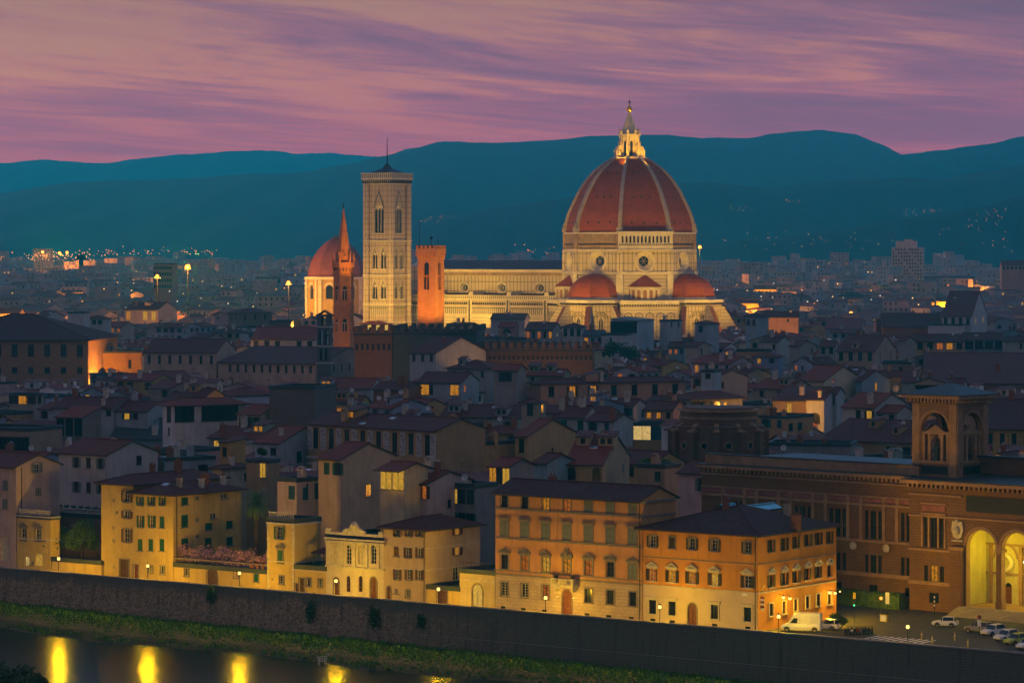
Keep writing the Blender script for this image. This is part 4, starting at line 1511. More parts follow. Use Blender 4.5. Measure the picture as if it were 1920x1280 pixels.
 for i in range(6):
  p, q = Vector(hexa[i]), Vector(hexa[(i + 1) % 6])
  ux = (q - p).normalized(); an = math.atan2(ux.y, ux.x); mid = (p + q) / 2
  for z, h in ((26.0, 4.2), (36.4, 4.8)):
   mb = MB(); mg, mw = mb.mat('dark_glass'), mb.mat('pale_stone')
   mb.face([(-0.75, 0.55, 0), (0.75, 0.55, 0)] + [(x, 0.55, zz) for x, zz in arc_pts(-0.75, 0.75, h - 0.75, h)], mg)
   mb.tube((0, 0.3, 0), (0, 0.3, h - 1.3), 0.12, mw, 6)
   mb.box(-0.75, 0.75, 0.25, 0.5, h - 1.5, h - 1.2, mw)
   o = mb.build('bifora', root)
   o.matrix_local = Matrix.Translation((mid.x, mid.y, z)) @ Matrix.Rotation(an, 4, 'Z')
 mb = MB(); m, md, mi = mb.mat('tower_brick'), mb.mat('frame_dark'), mb.mat('iron')
 mb.loft([ring3(r, z, 0, 6) for r, z in ((2.75, 49.3), (2.2, 53.6), (1.25, 60.2), (0.2, 67.2))], m)
 for i in range(6):
  mb.M = Matrix.Rotation(R(30 + 60 * i), 4, 'Z')
  mb.prism([(1.6, -0.45), (2.55, -0.45), (2.55, 0.45), (1.6, 0.45)], 50.4, 52.6, m, False)
  mb.face([(2.55, -0.5, 52.6), (2.55, 0.5, 52.6), (2.55, 0, 53.5)], m)
  mb.face([(2.57, -0.22, 51.2), (2.57, 0.22, 51.2), (2.57, 0.22, 52.3), (2.57, 0, 52.6), (2.57, -0.22, 52.3)], md)
  mb.M = None
 sp = mb.build('spire', root)
 mb = MB(); mi = mb.mat('iron')
 mb.tube((0, 0, 67), (0, 0, 69.4), 0.10, mi, 5)
 mb.ball((0, 0, 68.0), 0.38, mi, 8, 6)
 mb.box(-0.5, 0.5, -0.06, 0.06, 68.6, 68.75, mi)
 mb.build('cross', sp)
 # princes' chapel: second dome behind the spire
 Y = 1775
 c = P(632, 500, Y)
 root = thing('domed_chapel', 'second dark red dome on a yellow floodlit drum behind the spired tower', 'church', (c.x, c.y, 0), R(-12))
 mb = MB(); m, mw, mg = mb.mat('stucco'), mb.mat('white_marble'), mb.mat('dark_glass')
 RV = 17.2
 V = octa(RV)
 for i in range(8):
  p, q = Vector(V[i]), Vector(V[(i + 1) % 8])
  ux = (q - p).normalized(); w = (q - p).length
  wall(mb, p, ux, w, 0, 37.0, [(w / 2 - 2.0, w / 2 + 2.0, 26.5, 34.0, 'arch')], m, 0.7, mw)
  an = math.atan2(ux.y, ux.x); mid = (p + q) / 2
  mb.M = Matrix.Translation((mid.x, mid.y, 0)) @ Matrix.Rotation(an, 4, 'Z')
  mb.face([(-2.1, 0.7, 26), (2.1, 0.7, 26), (2.1, 0.7, 34.2), (-2.1, 0.7, 34.2)], mg)
  for s in (-1, 1):
   mb.box(s * 5.2 - 0.9, s * 5.2 + 0.9, -0.5, 0, 0, 36.9, mw)
  ar, a2 = arc_pts(-2.9, 2.9, 32, 35.6, 10), arc_pts(-2.2, 2.2, 32, 34.4, 10)
  for k in range(10):
   mb.face([(ar[k][0], -0.3, ar[k][1]), (ar[k + 1][0], -0.3, ar[k + 1][1]), (a2[k + 1][0], -0.3, a2[k + 1][1]), (a2[k][0], -0.3, a2[k][1])], mw)
  mb.M = None
 mb.prism(octa(RV + 0.9), 37.0, 38.4, mw)
 mb.build('drum', root, (0.50, 0.34, 0.10))
 mb = MB(); mt = mb.mat('chapel_tile')
 pr = cat_interp([(16.2, 38.4), (15.6, 42.5), (13.6, 48.0), (10.2, 53.2), (6.0, 57.3), (2.6, 59.2)], 3)
 for (r0, z0), (r1, z1) in zip(pr[:-1], pr[1:]):
  A, B = ring3(r0, z0), ring3(r1, z1)
  for i in range(8):
   j = (i + 1) % 8
   mb.face([A[i], A[j], B[j], B[i]], mt)
 mb.face(ring3(2.6, 59.2), mt)
 mb.build('dome', root)
 mb = MB(); mi = mb.mat('lead_grey')
 mb.prism(octa(2.4), 59.1, 60.2, mi)
 for i in range(8):
  x, y = octa(2.2)[i]
  mb.tube((x, y, 60.2), (x, y, 61.4), 0.1, mi, 4)
 mb.build('railing', root)
 # pale sheet roof of the basilica beside it
 house('pale sloping church roof between the yellow drum and the spired tower', 588, 592, 636, 575, 17, 'R', (0.40, 0.34, 0.30), (0.42, 0.34, 0.30), ang=62, d=60, w=34, name='basilica', cat='church', pitch=0.75, clutter=0, rm='pale_sheet')
 # small arched bell gable on the near roofs
 c = P(609, 600, 905)
 root = thing('bell_gable', 'small grey stone belfry with stacked arches and tiled cap', 'belfry', (c.x, c.y, 0), R(-14))
 mb = MB(); m, mw, mt = mb.mat('masonry'), mb.mat('pale_stone'), mb.mat('roof_tile')
 for k in range(2):
  mb.M = Matrix.Rotation(k * math.pi, 4, 'Z')
  wall(mb, (-1.9, -1.2), (1, 0), 3.8, 14, 35.6, [(0.55, 1.6, 27.2, 31.4, 'arch'), (2.2, 3.25, 27.2, 31.4, 'arch'), (1.2, 2.6, 32.6, 35.2, 'arch'), (0.75, 1.5, 22.8, 26.2, 'arch'), (2.3, 3.05, 22.8, 26.2, 'arch')], m, 0.5, m)
  mb.face([(1.9, -1.2, 14), (1.9, 1.2, 14), (1.9, 1.2, 35.6), (1.9, -1.2, 35.6)], m)
  mb.M = None
 for z in (22.0, 26.6, 32.0):
  mb.box(-2.1, 2.1, -1.4, 1.4, z, z + 0.35, mw)
 mb.build('wall', root, (0.17, 0.16, 0.15))
 mb = roof_mesh('R', 3.8, 2.4, 35.6, 0.55, 0.5)
 ro = mb.build('roof', root, TILE2)
 ro.location = (-1.9, -1.2, 0)
 mb = MB(); mi = mb.mat('gilt_copper')
 mb.cyl((0, 0), 0.42, 0.25, 33.2, 34.0, mi, 10)
 mb.tube((0, 0, 34), (0, 0, 34.8), 0.05, mi, 4)
 mb.build('bell', root)
plain('chapel_tile', (0.20, 0.065, 0.075), 0.85, 0, 0.3, 0.15)
plain('pale_sheet', (0.42, 0.36, 0.33), 0.7, 0, 0.1, 0.4)
build_duomo()
build_campanile()
build_towers()
# floodlights on the ground and roofs about the monuments
WARM = (1.0, 0.64, 0.07)
ORANGE = (1.0, 0.40, 0.03)
def duo_pt(x, y, z):
 p = Matrix.Rotation(DUO_ANG, 4, 'Z') @ Vector((x, y, 0))
 return Vector((DUO.x + p.x, DUO.y + p.y, z))
def floodlights():
 for x in (-96, -76, -56, -38):
  lamp('SPOT', duo_pt(x, -96, 29), FL * 1.7, WARM, 0.8, duo_pt(x, -14, 34), 60, 0.7)
 lamp('SPOT', duo_pt(-30, -85, 16), FL * 2.3, WARM, 1, duo_pt(-6, -24, 46), 60, 0.7)
 lamp('SPOT', duo_pt(18, -88, 16), FL * 2.6, WARM, 1, duo_pt(6, -24, 48), 60, 0.7)
 lamp('SPOT', duo_pt(70, -62, 16), FL * 2.6, WARM, 1, duo_pt(22, -14, 46), 62, 0.7)
 lamp('SPOT', duo_pt(78, -10, 16), FL * 1.6, WARM, 1, duo_pt(27, -2, 42), 60, 0.7)
 # lantern lights on the dome's shoulder
 for an in (-75, -20, 30):
  lamp('SPOT', duo_pt(15 * math.cos(R(an)), 15 * math.sin(R(an)), 90.5), FL * 0.42, (1.0, 0.54, 0.015), 0.5, duo_pt(0, 0, 107), 80, 0.6)
 c = P(726, 500, 1483)
 rt = Matrix.Rotation(DUO_ANG, 4, 'Z')
 for q, e in (((-8, -62), 1.9), ((10, -60), 1.7), ((60, -10), 1.3), ((58, 10), 1.2)):
  p = rt @ Vector((q[0], q[1], 0)); g = rt @ Vector((0, -4, 0))
  lamp('SPOT', (c.x + p.x, c.y + p.y, 18), FL * e, (1.0, 0.66, 0.08), 0.8, (c.x + g.x, c.y + g.y, 40), 85, 0.6)
 # brick tower
 c = P(808, 500, 1087)
 lamp('SPOT', (c.x - 9, c.y - 24, 26), FL * 1.9, ORANGE, 0.4, (c.x, c.y, 44), 60, 0.6)
 lamp('SPOT', (c.x + 20, c.y - 16, 27), FL * 2.2, (1.0, 0.46, 0.01), 0.4, (c.x, c.y, 44), 60, 0.6)
 # spire
 c = P(644, 500, 1100)
 lamp('SPOT', (c.x + 9, c.y - 18, 40), FL * 1.1, (1.0, 0.36, 0.01), 0.3, (c.x, c.y, 57), 55, 0.6)
 lamp('SPOT', (c.x + 4, c.y - 24, 12), FL * 0.28, (1.0, 0.42, 0.06), 0.3, (c.x, c.y, 30), 60, 0.6)
 # chapel drum
 c = P(632, 500, 1775)
 lamp('SPOT', (c.x - 42, c.y - 46, 16), FL * 3.6, (1.0, 0.60, 0.06), 0.5, (c.x - 8, c.y - 8, 31), 45, 0.6)
 lamp('SPOT', (c.x + 20, c.y - 60, 18), FL * 0.5, (1.0, 0.5, 0.25), 0.5, (c.x, c.y, 44), 55, 0.6)
FL = 36000.0
floodlights()
# ------------------------------------------------------------------ near windows with real reveals
def nmesh(key, fn, name):
 if key not in WCACHE:
  mb = MB()
  fn(mb)
  WCACHE[key] = mb.mesh(name)
 return WCACHE[key]
def near_window(root, mat4, w, h, pane='d', shut='', sur='', sill=True, arch=False, grid=2, sc='pietra_serena', fm='frame_white'):
 """window part in an opening of the wall; its shutters, surround and sill are its own sub-parts"""
 w, h = round(w, 2), round(h, 2)
 closed = bool(shut) and shut.isupper()
 def pane_f(mb):
  mp, mf = mb.mat(PANE[pane]), mb.mat(fm)
  y = 0.20
  top = [(x, z) for x, z in arc_pts(-w / 2, w / 2, h - w / 2, h, 10)] if arch else [(w / 2, h), (-w / 2, h)]
  ring = [(-w / 2, 0), (w / 2, 0)] + top
  mb.face([(x, y, z) for x, z in ring], mp, [(x + w, z) for x, z in ring])
  f = 0.07
  hh = h - w / 2 if arch else h
  mb.box(-w / 2, -w / 2 + f, y - 0.06, y - 0.003, 0, hh, mf, 'k'); mb.box(w / 2 - f, w / 2, y - 0.06, y - 0.003, 0, hh, mf, 'k')
  mb.box(-w / 2 + f, w / 2 - f, y - 0.06, y - 0.003, 0, f, mf, 'k'); mb.box(-w / 2 + f, w / 2 - f, y - 0.06, y - 0.003, hh - f, hh, mf, 'k')
  mb.box(-f / 2, f / 2, y - 0.06, y - 0.003, f, h - f, mf, 'k')
  for i in range(1, grid + 1):
   z = hh * i / (grid + 1)
   mb.box(-w / 2 + f, -f / 2, y - 0.04, y - 0.003, z - 0.02, z + 0.02, mf, 'k')
   mb.box(f / 2, w / 2 - f, y - 0.04, y - 0.003, z - 0.02, z + 0.02, mf, 'k')
 o = link(nmesh(('nw', w, h, pane, arch, grid, fm), pane_f, 'window'), 'window', root)
 o.matrix_local = mat4
 if shut:
  ms = SHUT[shut.lower()]
  def leaf(mb):
   m = mb.mat(ms)
   lw = w / 2
   mb.box(0, lw - 0.02, -0.05, 0, 0, h, m)
   n = max(4, int(h / 0.16))
   for i in range(n):
    z = 0.1 + (h - 0.2) * i / n
    mb.face([(0.07, -0.052, z), (lw - 0.09, -0.052, z), (lw - 0.09, -0.085, z + 0.09), (0.07, -0.085, z + 0.09)], m)
  me = nmesh(('leaf', w, h, ms), leaf, 'shutter')
  if closed:
   for s in (0, 1):
    c = link(me, 'shutter', o)
    c.location = (-w / 2 if s == 0 else 0.01, -0.02, 0)
  else:
   for s in (0, 1):
    c = link(me, 'shutter', o)
    c.location = (-w - 0.02 if s == 0 else w / 2 + 0.04, -0.03, 0)
    if s and rnd.random() < 0.45:
     c.rotation_euler = (0, 0, -rnd.uniform(0.1, 0.9))
 if sur:
  def surf(mb):
   m = mb.mat(sc)
   b, pr = 0.20, 0.10
   if 'n' not in sur:
    mb.box(-w / 2 - b, -w / 2, -pr, 0, 0, h, m, 'k'); mb.box(w / 2, w / 2 + b, -pr, 0, 0, h, m, 'k')
    mb.box(-w / 2 - b, w / 2 + b, -pr, 0, h, h + b, m, 'k')
   z = h + b + 0.12
   if 'c' in sur or 't' in sur or 'a' in sur:
    mb.box(-w / 2 - 0.45, w / 2 + 0.45, -0.32, 0, z, z + 0.16, m, 'k')
    mb.box(-w / 2 - 0.3, w / 2 + 0.3, -0.2, 0, z - 0.22, z, m, 'k')
   if 't' in sur or 'a' in sur:
    hw = w / 2 + 0.45
    zz = z + 0.16
    pts = [(-hw, zz), (0, zz + 0.62), (hw, zz)] if 't' in sur else [(-hw, zz)] + [(-x, q) for x, q in arc_pts(-hw * 0.98, hw * 0.98, zz + 0.02, zz + 0.55, 8)][0:9] + [(hw, zz)]
    cx = (0, zz + 0.12)
    for p, q in zip(pts[:-1], pts[1:]):
     ip = (p[0] * 0.72, zz + (p[1] - zz) * 0.62); iq = (q[0] * 0.72, zz + (q[1] - zz) * 0.62)
     mb.face([(p[0], -0.34, p[1]), (ip[0], -0.34, ip[1]), (iq[0], -0.34, iq[1]), (q[0], -0.34, q[1])], m)
     mb.face([(p[0], 0, p[1]), (p[0], -0.34, p[1]), (q[0], -0.34, q[1]), (q[0], 0, q[1])], m)
     mb.face([(ip[0], -0.12, ip[1]), (cx[0], -0.12, zz), (iq[0], -0.12, iq[1])], m)
     mb.face([(ip[0], -0.34, ip[1]), (ip[0], -0.12, ip[1]), (iq[0], -0.12, iq[1]), (iq[0], -0.34, iq[1])], m)
  c = link(nmesh(('sur', w, h, sur, sc), surf, 'surround'), 'surround', o)
 if sill:
  def sl(mb):
   m = mb.mat(sc)
   mb.box(-w / 2 - 0.22, w / 2 + 0.22, -0.22, 0.16, -0.16, 0, m)
  c = link(nmesh(('sill', w, sc), sl, 'sill'), 'sill', o)
 return o
class RB:
 """a building with its front on the river street; measured where its edges fall in the photograph"""
 def __init__(self, name, label, u0, u1, v_eave, t=7.0, ur=None, d=None, cat='building', at='r', z0=0.0):
  self.t = t
  self.s0, self.s1 = s_at(u0, t), s_at(u1, t)
  self.w = self.s1 - self.s0
  self.h = z_at(self.s1 if at == 'r' else self.s0, t, v_eave)
  self.d = d if d else self.t_on_right(ur) - t
  o = st(self.s0, t)
  self.root = thing(name, label, cat, (o.x, o.y, 0), STREET_ANG)
  self.fh, self.rh, self.wins = [], [], []
  c = st(self.s0 + self.w / 2, t + self.d / 2)
  HOUSES.append(dict(root=self.root, u0=u0 - 3, u1=(ur or u1) + 3, vt=v_eave - 30, v=v_eave, vb=1300, Y=st(self.s1, t).y, c=c, r=0.5 * math.hypot(self.w, self.d), w=self.w, d=self.d, a=SA, b=SN))
 def t_on_right(self, u):
  k = (u - 960) / F
  o = A0 + SA * self.s1
  return (k * o.y - o.x) / (SN.x - k * SN.y)
 def win(self, u, vt, vb, wm, **kw):
  """front window centred on column u, top row vt, bottom row vb"""
  s = s_at(u, self.t)
  x = s - self.s0
  za, zb = z_at(s, self.t, vb), z_at(s, self.t, vt)
  self.fwin(x, za, zb - za, wm, **kw)
 def fwin(self, x, z, h, w, **kw):
  closed = kw.get('shut', '').isupper()
  hole = (x - w / 2, x + w / 2, z, z + h) + (('arch',) if kw.get('arch') else ())
  self.fh.append(hole)
  self.wins.append((Matrix.Translation((x, 0, z)), w, h, kw))
 def rwin(self, u, vt, vb, wm, **kw):
  tt = self.t_on_right(u)
  p = st(self.s1, tt)
  za, zb = EYE - (vb - HZ) * p.y / F, EYE - (vt - HZ) * p.y / F
  y = tt - self.t
  hole = (y - wm / 2, y + wm / 2, za, zb) + (('arch',) if kw.get('arch') else ())
  self.rh.append(hole)
  self.wins.append((Matrix.Translation((self.w, y, za)) @ Matrix.Rotation(math.pi / 2, 4, 'Z'), wm, zb - za, kw))
 def finish(self, wall_c, roof='L', roof_c=TILE2, pitch=0.33, ov=0.75, m='stucco', base=None, bands=(), base_m='rustic_stone', gable_m=None, split=None, extra_c=None):
  mb = MB(); mi = mb.mat(m); mr = mb.mat('pietra_serena')
  w, d, h = self.w, self.d, self.h
  if base:
   mbs = mb.mat(base_m)
   lo = [q for q in self.fh if (q[2] + q[3]) / 2 < base]
   hi = [q for q in self.fh if (q[2] + q[3]) / 2 >= base]
   wall(mb, (0, 0), (1, 0), w, 0, base, lo, mbs, 0.28, mr)
   wall(mb, (0, 0), (1, 0), w, base, h, hi, mi, 0.22, mi)
  else:
   wall(mb, (0, 0), (1, 0), w, 0, h, self.fh, mi, 0.22, mi)
  wall(mb, (w, 0), (0, 1), d, 0, h, self.rh, mi, 0.22, mi)
  mb.face([(w, d, 0), (0, d, 0), (0, d, h), (w, d, h)], mi)
  mb.face([(0, d, 0), (0, 0, 0), (0, 0, h), (0, d, h)], mi)
  if roof == 'L':
   mb.face([(w, 0, h), (w, d, h), (w, d / 2, h + pitch * d / 2)], mi)
   mb.face([(0, d, h), (0, 0, h), (0, d / 2, h + pitch * d / 2)], mi)
  for z, pr, ht, mm in bands:
   k = mb.mat(mm)
   mb.box(-0.0, w + pr, -pr, 0, z, z + ht, k, 'k')
   mb.box(w, w + pr, 0, d, z, z + ht, k, 'l')
  if roof != 'F':
   mk = mb.mat('frame_dark')
   n = int(w / 0.8)
   for i in range(n):
    x = (i + 0.5) * w / n
    mb.box(x - 0.07, x + 0.07, -ov + 0.08, 0, h - pitch * ov - 0.28 + 0.02, h - pitch * ov - 0.12, mk)
  self.wall = mb.build('wall', self.root, wall_c)
  self.roof = roof_mesh(roof, w, d, h, pitch, ov).build('roof', self.root, roof_c)
  for M4, ww, hh, kw in self.wins:
   near_window(self.root, M4, ww, hh, **kw)
  return self
 def chim(self, x, y, v, roof='L', pitch=0.33):
  o = link(chimney_mesh(v), 'chimney', self.roof, (0.4, 0.3, 0.22))
  o.location = (x, y, roof_z(roof, x, y, self.w, self.d, self.h, pitch))
 def door(self, u, vt, wm, m='wood_door', arch=True, label=None):
  s = s_at(u, self.t); x = s - self.s0
  h = z_at(s, self.t, vt) - 0.05
  self.fh.append((x - wm / 2, x + wm / 2, 0.02, h) + (('arch',) if arch else ()))
  def df(mb):
   mm, ms = mb.mat(m), mb.mat('pietra_serena')
   hh = h - 0.02
   ring = [(-wm / 2, 0), (wm / 2, 0)] + (arc_pts(-wm / 2, wm / 2, hh - wm / 2, hh, 10) if arch else [(wm / 2, hh), (-wm / 2, hh)])
   mb.face([(a, 0.18, b) for a, b in ring], mm)
   mb.box(-0.03, 0.03, 0.12, 0.178, 0.05, hh - (wm / 2 if arch else 0), mm, 'k')
   for sx in (-1, 1):
    for i in range(3):
     z = 0.15 + (hh - 0.4) * i / 3.6
     mb.box(sx * wm / 4 - wm * 0.17, sx * wm / 4 + wm * 0.17, 0.13, 0.178, z, z + (hh - 0.4) / 4.6, mm, 'k')
   mb.box(-wm / 2 - 0.2, -wm / 2, -0.08, 0, 0, hh - (wm / 2 if arch else 0), ms, 'k')
   mb.box(wm / 2, wm / 2 + 0.2, -0.08, 0, 0, hh - (wm / 2 if arch else 0), ms, 'k')
   if arch:
    a1, a2 = arc_pts(-wm / 2, wm / 2, hh - wm / 2, hh, 10), arc_pts(-wm / 2 - 0.2, wm / 2 + 0.2, hh - wm / 2, hh + 0.2, 10)
    for i in range(10):
     mb.face([(a2[i][0], -0.08, a2[i][1]), (a2[i + 1][0], -0.08, a2[i + 1][1]), (a1[i + 1][0], -0.08, a1[i + 1][1]), (a1[i][0], -0.08, a1[i][1])], ms)
   else:
    mb.box(-wm / 2 - 0.2, wm / 2 + 0.2, -0.08, 0, hh, hh + 0.2, ms, 'k')
  mb = MB(); df(mb)
  o = mb.build('door', self.root)
  o.location = (x, 0, 0.02)
  hb = MB(); mg = hb.mat('gilt_copper')
  hb.ball((0.09, 0.08, 1.05), 0.06, mg, 6, 4)
  hb.build('handle', o)
  if label:
   o['label'] = label
  return o
 def pipe(self, x, face='f'):
  mb = MB(); mi = mb.mat('frame_dark')
  if face == 'f':
   mb.tube((x, -0.12, 0.1), (x, -0.12, self.h - 0.3), 0.07, mi, 6)
  else:
   mb.tube((self.w + 0.12, x, 0.1), (self.w + 0.12, x, self.h - 0.3), 0.07, mi, 6)
  mb.build('drainpipe', self.root)
def balustrade(mb, x0, x1, y, z, h, m, n, ux=(1, 0)):
 mb.box(x0, x1, y - 0.12, y + 0.12, z, z + 0.14, m)
 mb.box(x0, x1, y - 0.14, y + 0.14, z + h - 0.14, z + h, m)
 for i in range(n):
  x = x0 + (x1 - x0) * (i + 0.5) / n
  mb.cyl((x, y), 0.07, 0.10, z + 0.14, z + h * 0.4, m, 6, False)
  mb.cyl((x, y), 0.10, 0.05, z + h * 0.4, z + h - 0.14, m, 6, False)
YEL = (0.58, 0.41, 0.12)
def riverfront():
 # -------- gabled pinkish house at the left edge
 b = RB('gabled_house', 'tall pinkish house with a blank gable at the left edge of the river street', -75, 30, 873, ur=112, cat='house')
 b.rwin(69, 867, 885, 1.3, shut='s', sur='f')
 b.rwin(72, 916, 927, 0.9, sur='f')
 b.win(-20, 900, 918, 1.1, shut='S')
 b.win(10, 900, 918, 1.1, shut='S')
 b.win(10, 935, 953, 1.1, shut='S')
 b.win(10, 1005, 1050, 2.2, pane='c', arch=True, sill=False)
 b.finish((0.50, 0.36, 0.30), 'L', TILE1)
 b.pipe(1.2, 'r')
 # awning of the shop below it
 # -------- low yellow house with balustrade and shop lights
 b = RB('low_house', 'low yellow house with two pedimented windows and lit shop openings', 32, 95, 968, ur=112, cat='house')
 b.win(45, 991, 1013, 1.2, sur='t', shut='')
 b.win(72, 992, 1014, 1.2, sur='t')
 b.win(51, 1043, 1060, 1.0, pane='p', sill=False)
 b.win(73, 1038, 1060, 1.6, pane='y', sill=False)
 b.win(60, 1052, 1058, 0.7)
 b.finish(YEL, 'F', bands=((9.0, 0.25, 0.2, 'pale_stone'), (5.2, 0.12, 0.18, 'pale_stone')))
 mb = MB(); m = mb.mat('pale_stone')
 balustrade(mb, 0.3, b.w - 0.3, 0.15, b.h + 0.12, 0.8, m, 20)
 mb.build('balustrade', b.root)
 # -------- brown terrace wall behind the garden trees
 b = RB('terrace_wall', 'long brownish terrace wall behind the garden trees', 96, 192, 966, t=20, d=9, cat='wall')
 b.finish((0.25, 0.15, 0.10), 'F')
 mb = MB(); m = mb.mat('pale_stone')
 balustrade(mb, 0.3, b.w - 0.3, 0.15, b.h + 0.12, 0.8, m, 26)
 mb.build('balustrade', b.root)
 mb = MB()
 m = mb.mat('pot_clay'); ml = mb.mat('shutter_green')
 for i in range(7):
  x = 1 + i * (b.w - 2) / 6
  mb.cyl((x, 1.0), 0.25, 0.4, b.h - 0.4, b.h + 0.5, m, 8)
  for k in range(14):
   a = k * 2.4
   mb.face([(x, 1.0, b.h + 0.5), (x + 0.5 * math.cos(a), 1 + 0.5 * math.sin(a), b.h + 0.9 + 0.03 * k), (x + 0.3 * math.cos(a + 0.5), 1 + 0.3 * math.sin(a + 0.5), b.h + 1.3)], ml)
 mb.build('flower_pots', b.root)
 # -------- garden wall
 b = RB('garden_wall', 'low yellow garden wall in front of the bushy trees', 97, 190, 1052, t=7.0, d=0.5, cat='wall')
 b.finish(YEL, 'F')
 # -------- yellow house, left half
 b = RB('yellow_house', 'tall yellow house with brown shutters left of the green shuttered house', 190, 250, 905, t=7.4, d=22, cat='house')
 b.win(238, 919, 941, 1.2, shut='b', pane='d', sur='f')
 b.win(238, 958, 971, 1.2, shut='b', sur='f')
 b.win(238, 991, 1016, 1.2, shut='b', sur='f')
 for u, v in ((213, 934), (220, 957), (213, 985), (213, 1010), (214, 1060)):
  b.win(u, v, v + 7, 0.4, sill=False)
 b.door(233, 1048, 2.0, m='shutter_brown', arch=False)
 b.finish(YEL, 'H', TILE2, 0.30, 0.9)
 for x, y, v in ((3, 9, 1), (4.2, 14, 4)):
  b.chim(x, y, v, 'H', 0.30)
 # -------- yellow house with green shutters and long right side
 b = RB('yellow_house', 'yellow hip roofed house with green shutters on a corner above the terrace', 250, 325, 924, ur=452, cat='house')
 for u in (263, 284, 305):
  b.win(u, 931, 947, 0.85, shut='g', pane='d')
 for u in (264, 285):
  b.win(u, 966, 988, 0.85, shut='g')
 b.win(304, 968, 989, 0.9, shut='G')
 for u in (263, 283, 304):
  b.win(u, 1010, 1032, 0.95, shut='G')
 b.door(255, 1058, 0.9, m='rust_red', arch=False)
 b.win(283, 1060, 1073, 0.75, sur='f'); b.win(305, 1061, 1076, 0.85, sur='f')
 for u, v0, v1, s in ((346, 932, 946, 'G'), (420, 925, 934, ''), (346, 965, 988, 'G'), (400, 962, 973, ''), (391, 980, 993, 'G'), (430, 976, 990, 'G'), (346, 1009, 1030, 'G'), (390, 1008, 1024, 'G'), (430, 1006, 1022, 'G')):
  b.rwin(u, v0, v1, 1.5, shut=s)
 for u, v0, v1 in ((370, 929, 938), (370, 970, 979), (370, 1002, 1009)):
  b.rwin(u, v0, v1, 0.9, sill=False)
 b.finish(YEL, 'H', TILE2, 0.30, 0.9)
 b.pipe(0.7, 'r')
 for x, y, v in ((6.5, 4, 2), (b.w*.85, b.d*.5, 0), (b.w*.8, b.d*.58, 4), (b.w*.8, b.d*.85, 0)):
  b.chim(x, y, v, 'H', 0.30)
 for x, y in ((4.2, 3.2), (3.5, 8)):
  o = link(skylight_mesh(), 'skylight', b.roof); o.location = (x, y, roof_z('H', x, y, b.w, b.d, b.h, 0.30)); o.rotation_euler = (0.29, 0, 0)
 # -------- terrace with gate
 b = RB('terrace_house', 'long low yellow terrace front with an arched brown gate', 326, 500, 1055, d=14, cat='building', at='l')
 b.win(350, 1065, 1079, 0.85, sur='f')
 b.win(443, 1068, 1083, 0.8, sur='f', pane='o')
 b.win(481, 1075, 1090, 0.85, sur='f', shut='G')
 b.door(398, 1062, 2.3, m='shutter_brown', arch=True)
 b.win(513 - 2, 1082, 1088, 0.35, sill=False)
 b.finish(YEL, 'F', bands=((3.9, 0.15, 0.18, 'pietra_serena'),))
 TER['h'] = b.h
 # -------- villa
 b = RB('villa', 'narrow yellow villa with balustrade and open green shutters beside the palm', 501, 552, 974, ur=601, cat='villa')
 b.win(524, 987, 1010, 1.1, shut='g', sur='f')
 b.win(526, 1031, 1055, 1.0, shut='G', sur='a')
 b.win(528, 1079, 1094, 0.8, sur='f')
 b.win(511, 1083, 1089, 0.35, sill=False)
 b.finish(YEL, 'F', bands=((4.6, 0.12, 0.2, 'pale_stone'), (b.h - 0.9, 0.3, 0.3, 'pale_stone')))
 mb = MB(); m = mb.mat('pale_stone')
 balustrade(mb, 0.2, b.w - 0.2, 0.15, b.h + 0.12, 0.9, m, 12)
 for i in range(24):
  z = i * b.h / 24
  w_ = 0.55 if i % 2 else 0.35
  mb.box(b.w - w_, b.w + 0.05, -0.05, 0.0, z + 0.03, z + b.h / 24 - 0.03, m, 'k')
  mb.box(-0.0, w_, -0.05, 0.0, z + 0.03, z + b.h / 24 - 0.03, m, 'k')
 mb.build('quoins', b.root)
 # -------- low front with doors, pergola terrace above
 b = RB('low_house', 'low yellow front with brown doors and a pergola terrace on top', 553, 612, 1063, d=11, cat='building')
 b.door(566, 1083, 1.0, m='shutter_brown', arch=False)
 b.door(556, 1093, 0.7, m='shutter_brown', arch=False)
 b.win(579, 1083, 1098, 0.8, sur='f'); b.win(601, 1085, 1100, 0.8, sur='f')
 b.finish(YEL, 'F', bands=((3.5, 0.12, 0.15, 'pale_stone'),))
 mb = MB(); m, mt = mb.mat('frame_dark'), mb.mat('roof_tile')
 for x in (2.9, 5.0):
  for y in (1.0, 4.0):
   mb.tube((x, y, b.h - 0.5), (x, y, b.h + 2.0), 0.07, m, 5)
 mb.face([(2.5, 0.5, b.h + 2.0), (5.4, 0.5, b.h + 2.0), (5.4, 4.6, b.h + 2.7), (2.5, 4.6, b.h + 2.7)], mt)
 mb.face([(2.5, 4.6, b.h + 2.64), (5.4, 4.6, b.h + 2.64), (5.4, 0.5, b.h + 1.94), (2.5, 0.5, b.h + 1.94)], m)
 mb.build('pergola', b.root, TILE1)
 # -------- white classical house
 b = RB('classical_house', 'small white classical house with four arched windows and carved crest', 611, 719, 1009, d=12, cat='house')
 cols = (631, 654, 677, 700.5)
 for i, u in enumerate(cols):
  b.win(u, 1021, 1057, 1.05, arch=True, sill=False, pane='d' if i % 2 else 'c', grid=3, fm='frame_white', sur='')
 b.door(631, 1082, 1.0, m='wood_door'); b.door(700.5, 1081, 1.25, m='wood_door')
 for u in (653, 676):
  b.win(u, 1079, 1109, 0.8, arch=True, sill=False, fm='wood_door')
 b.finish((0.62, 0.53, 0.40), 'F', bands=((4.5, 0.22, 0.28, 'pale_stone'), (b.h - 1.1, 0.35, 0.3, 'pale_stone'), (b.h - 0.6, 0.5, 0.25, 'pale_stone')))
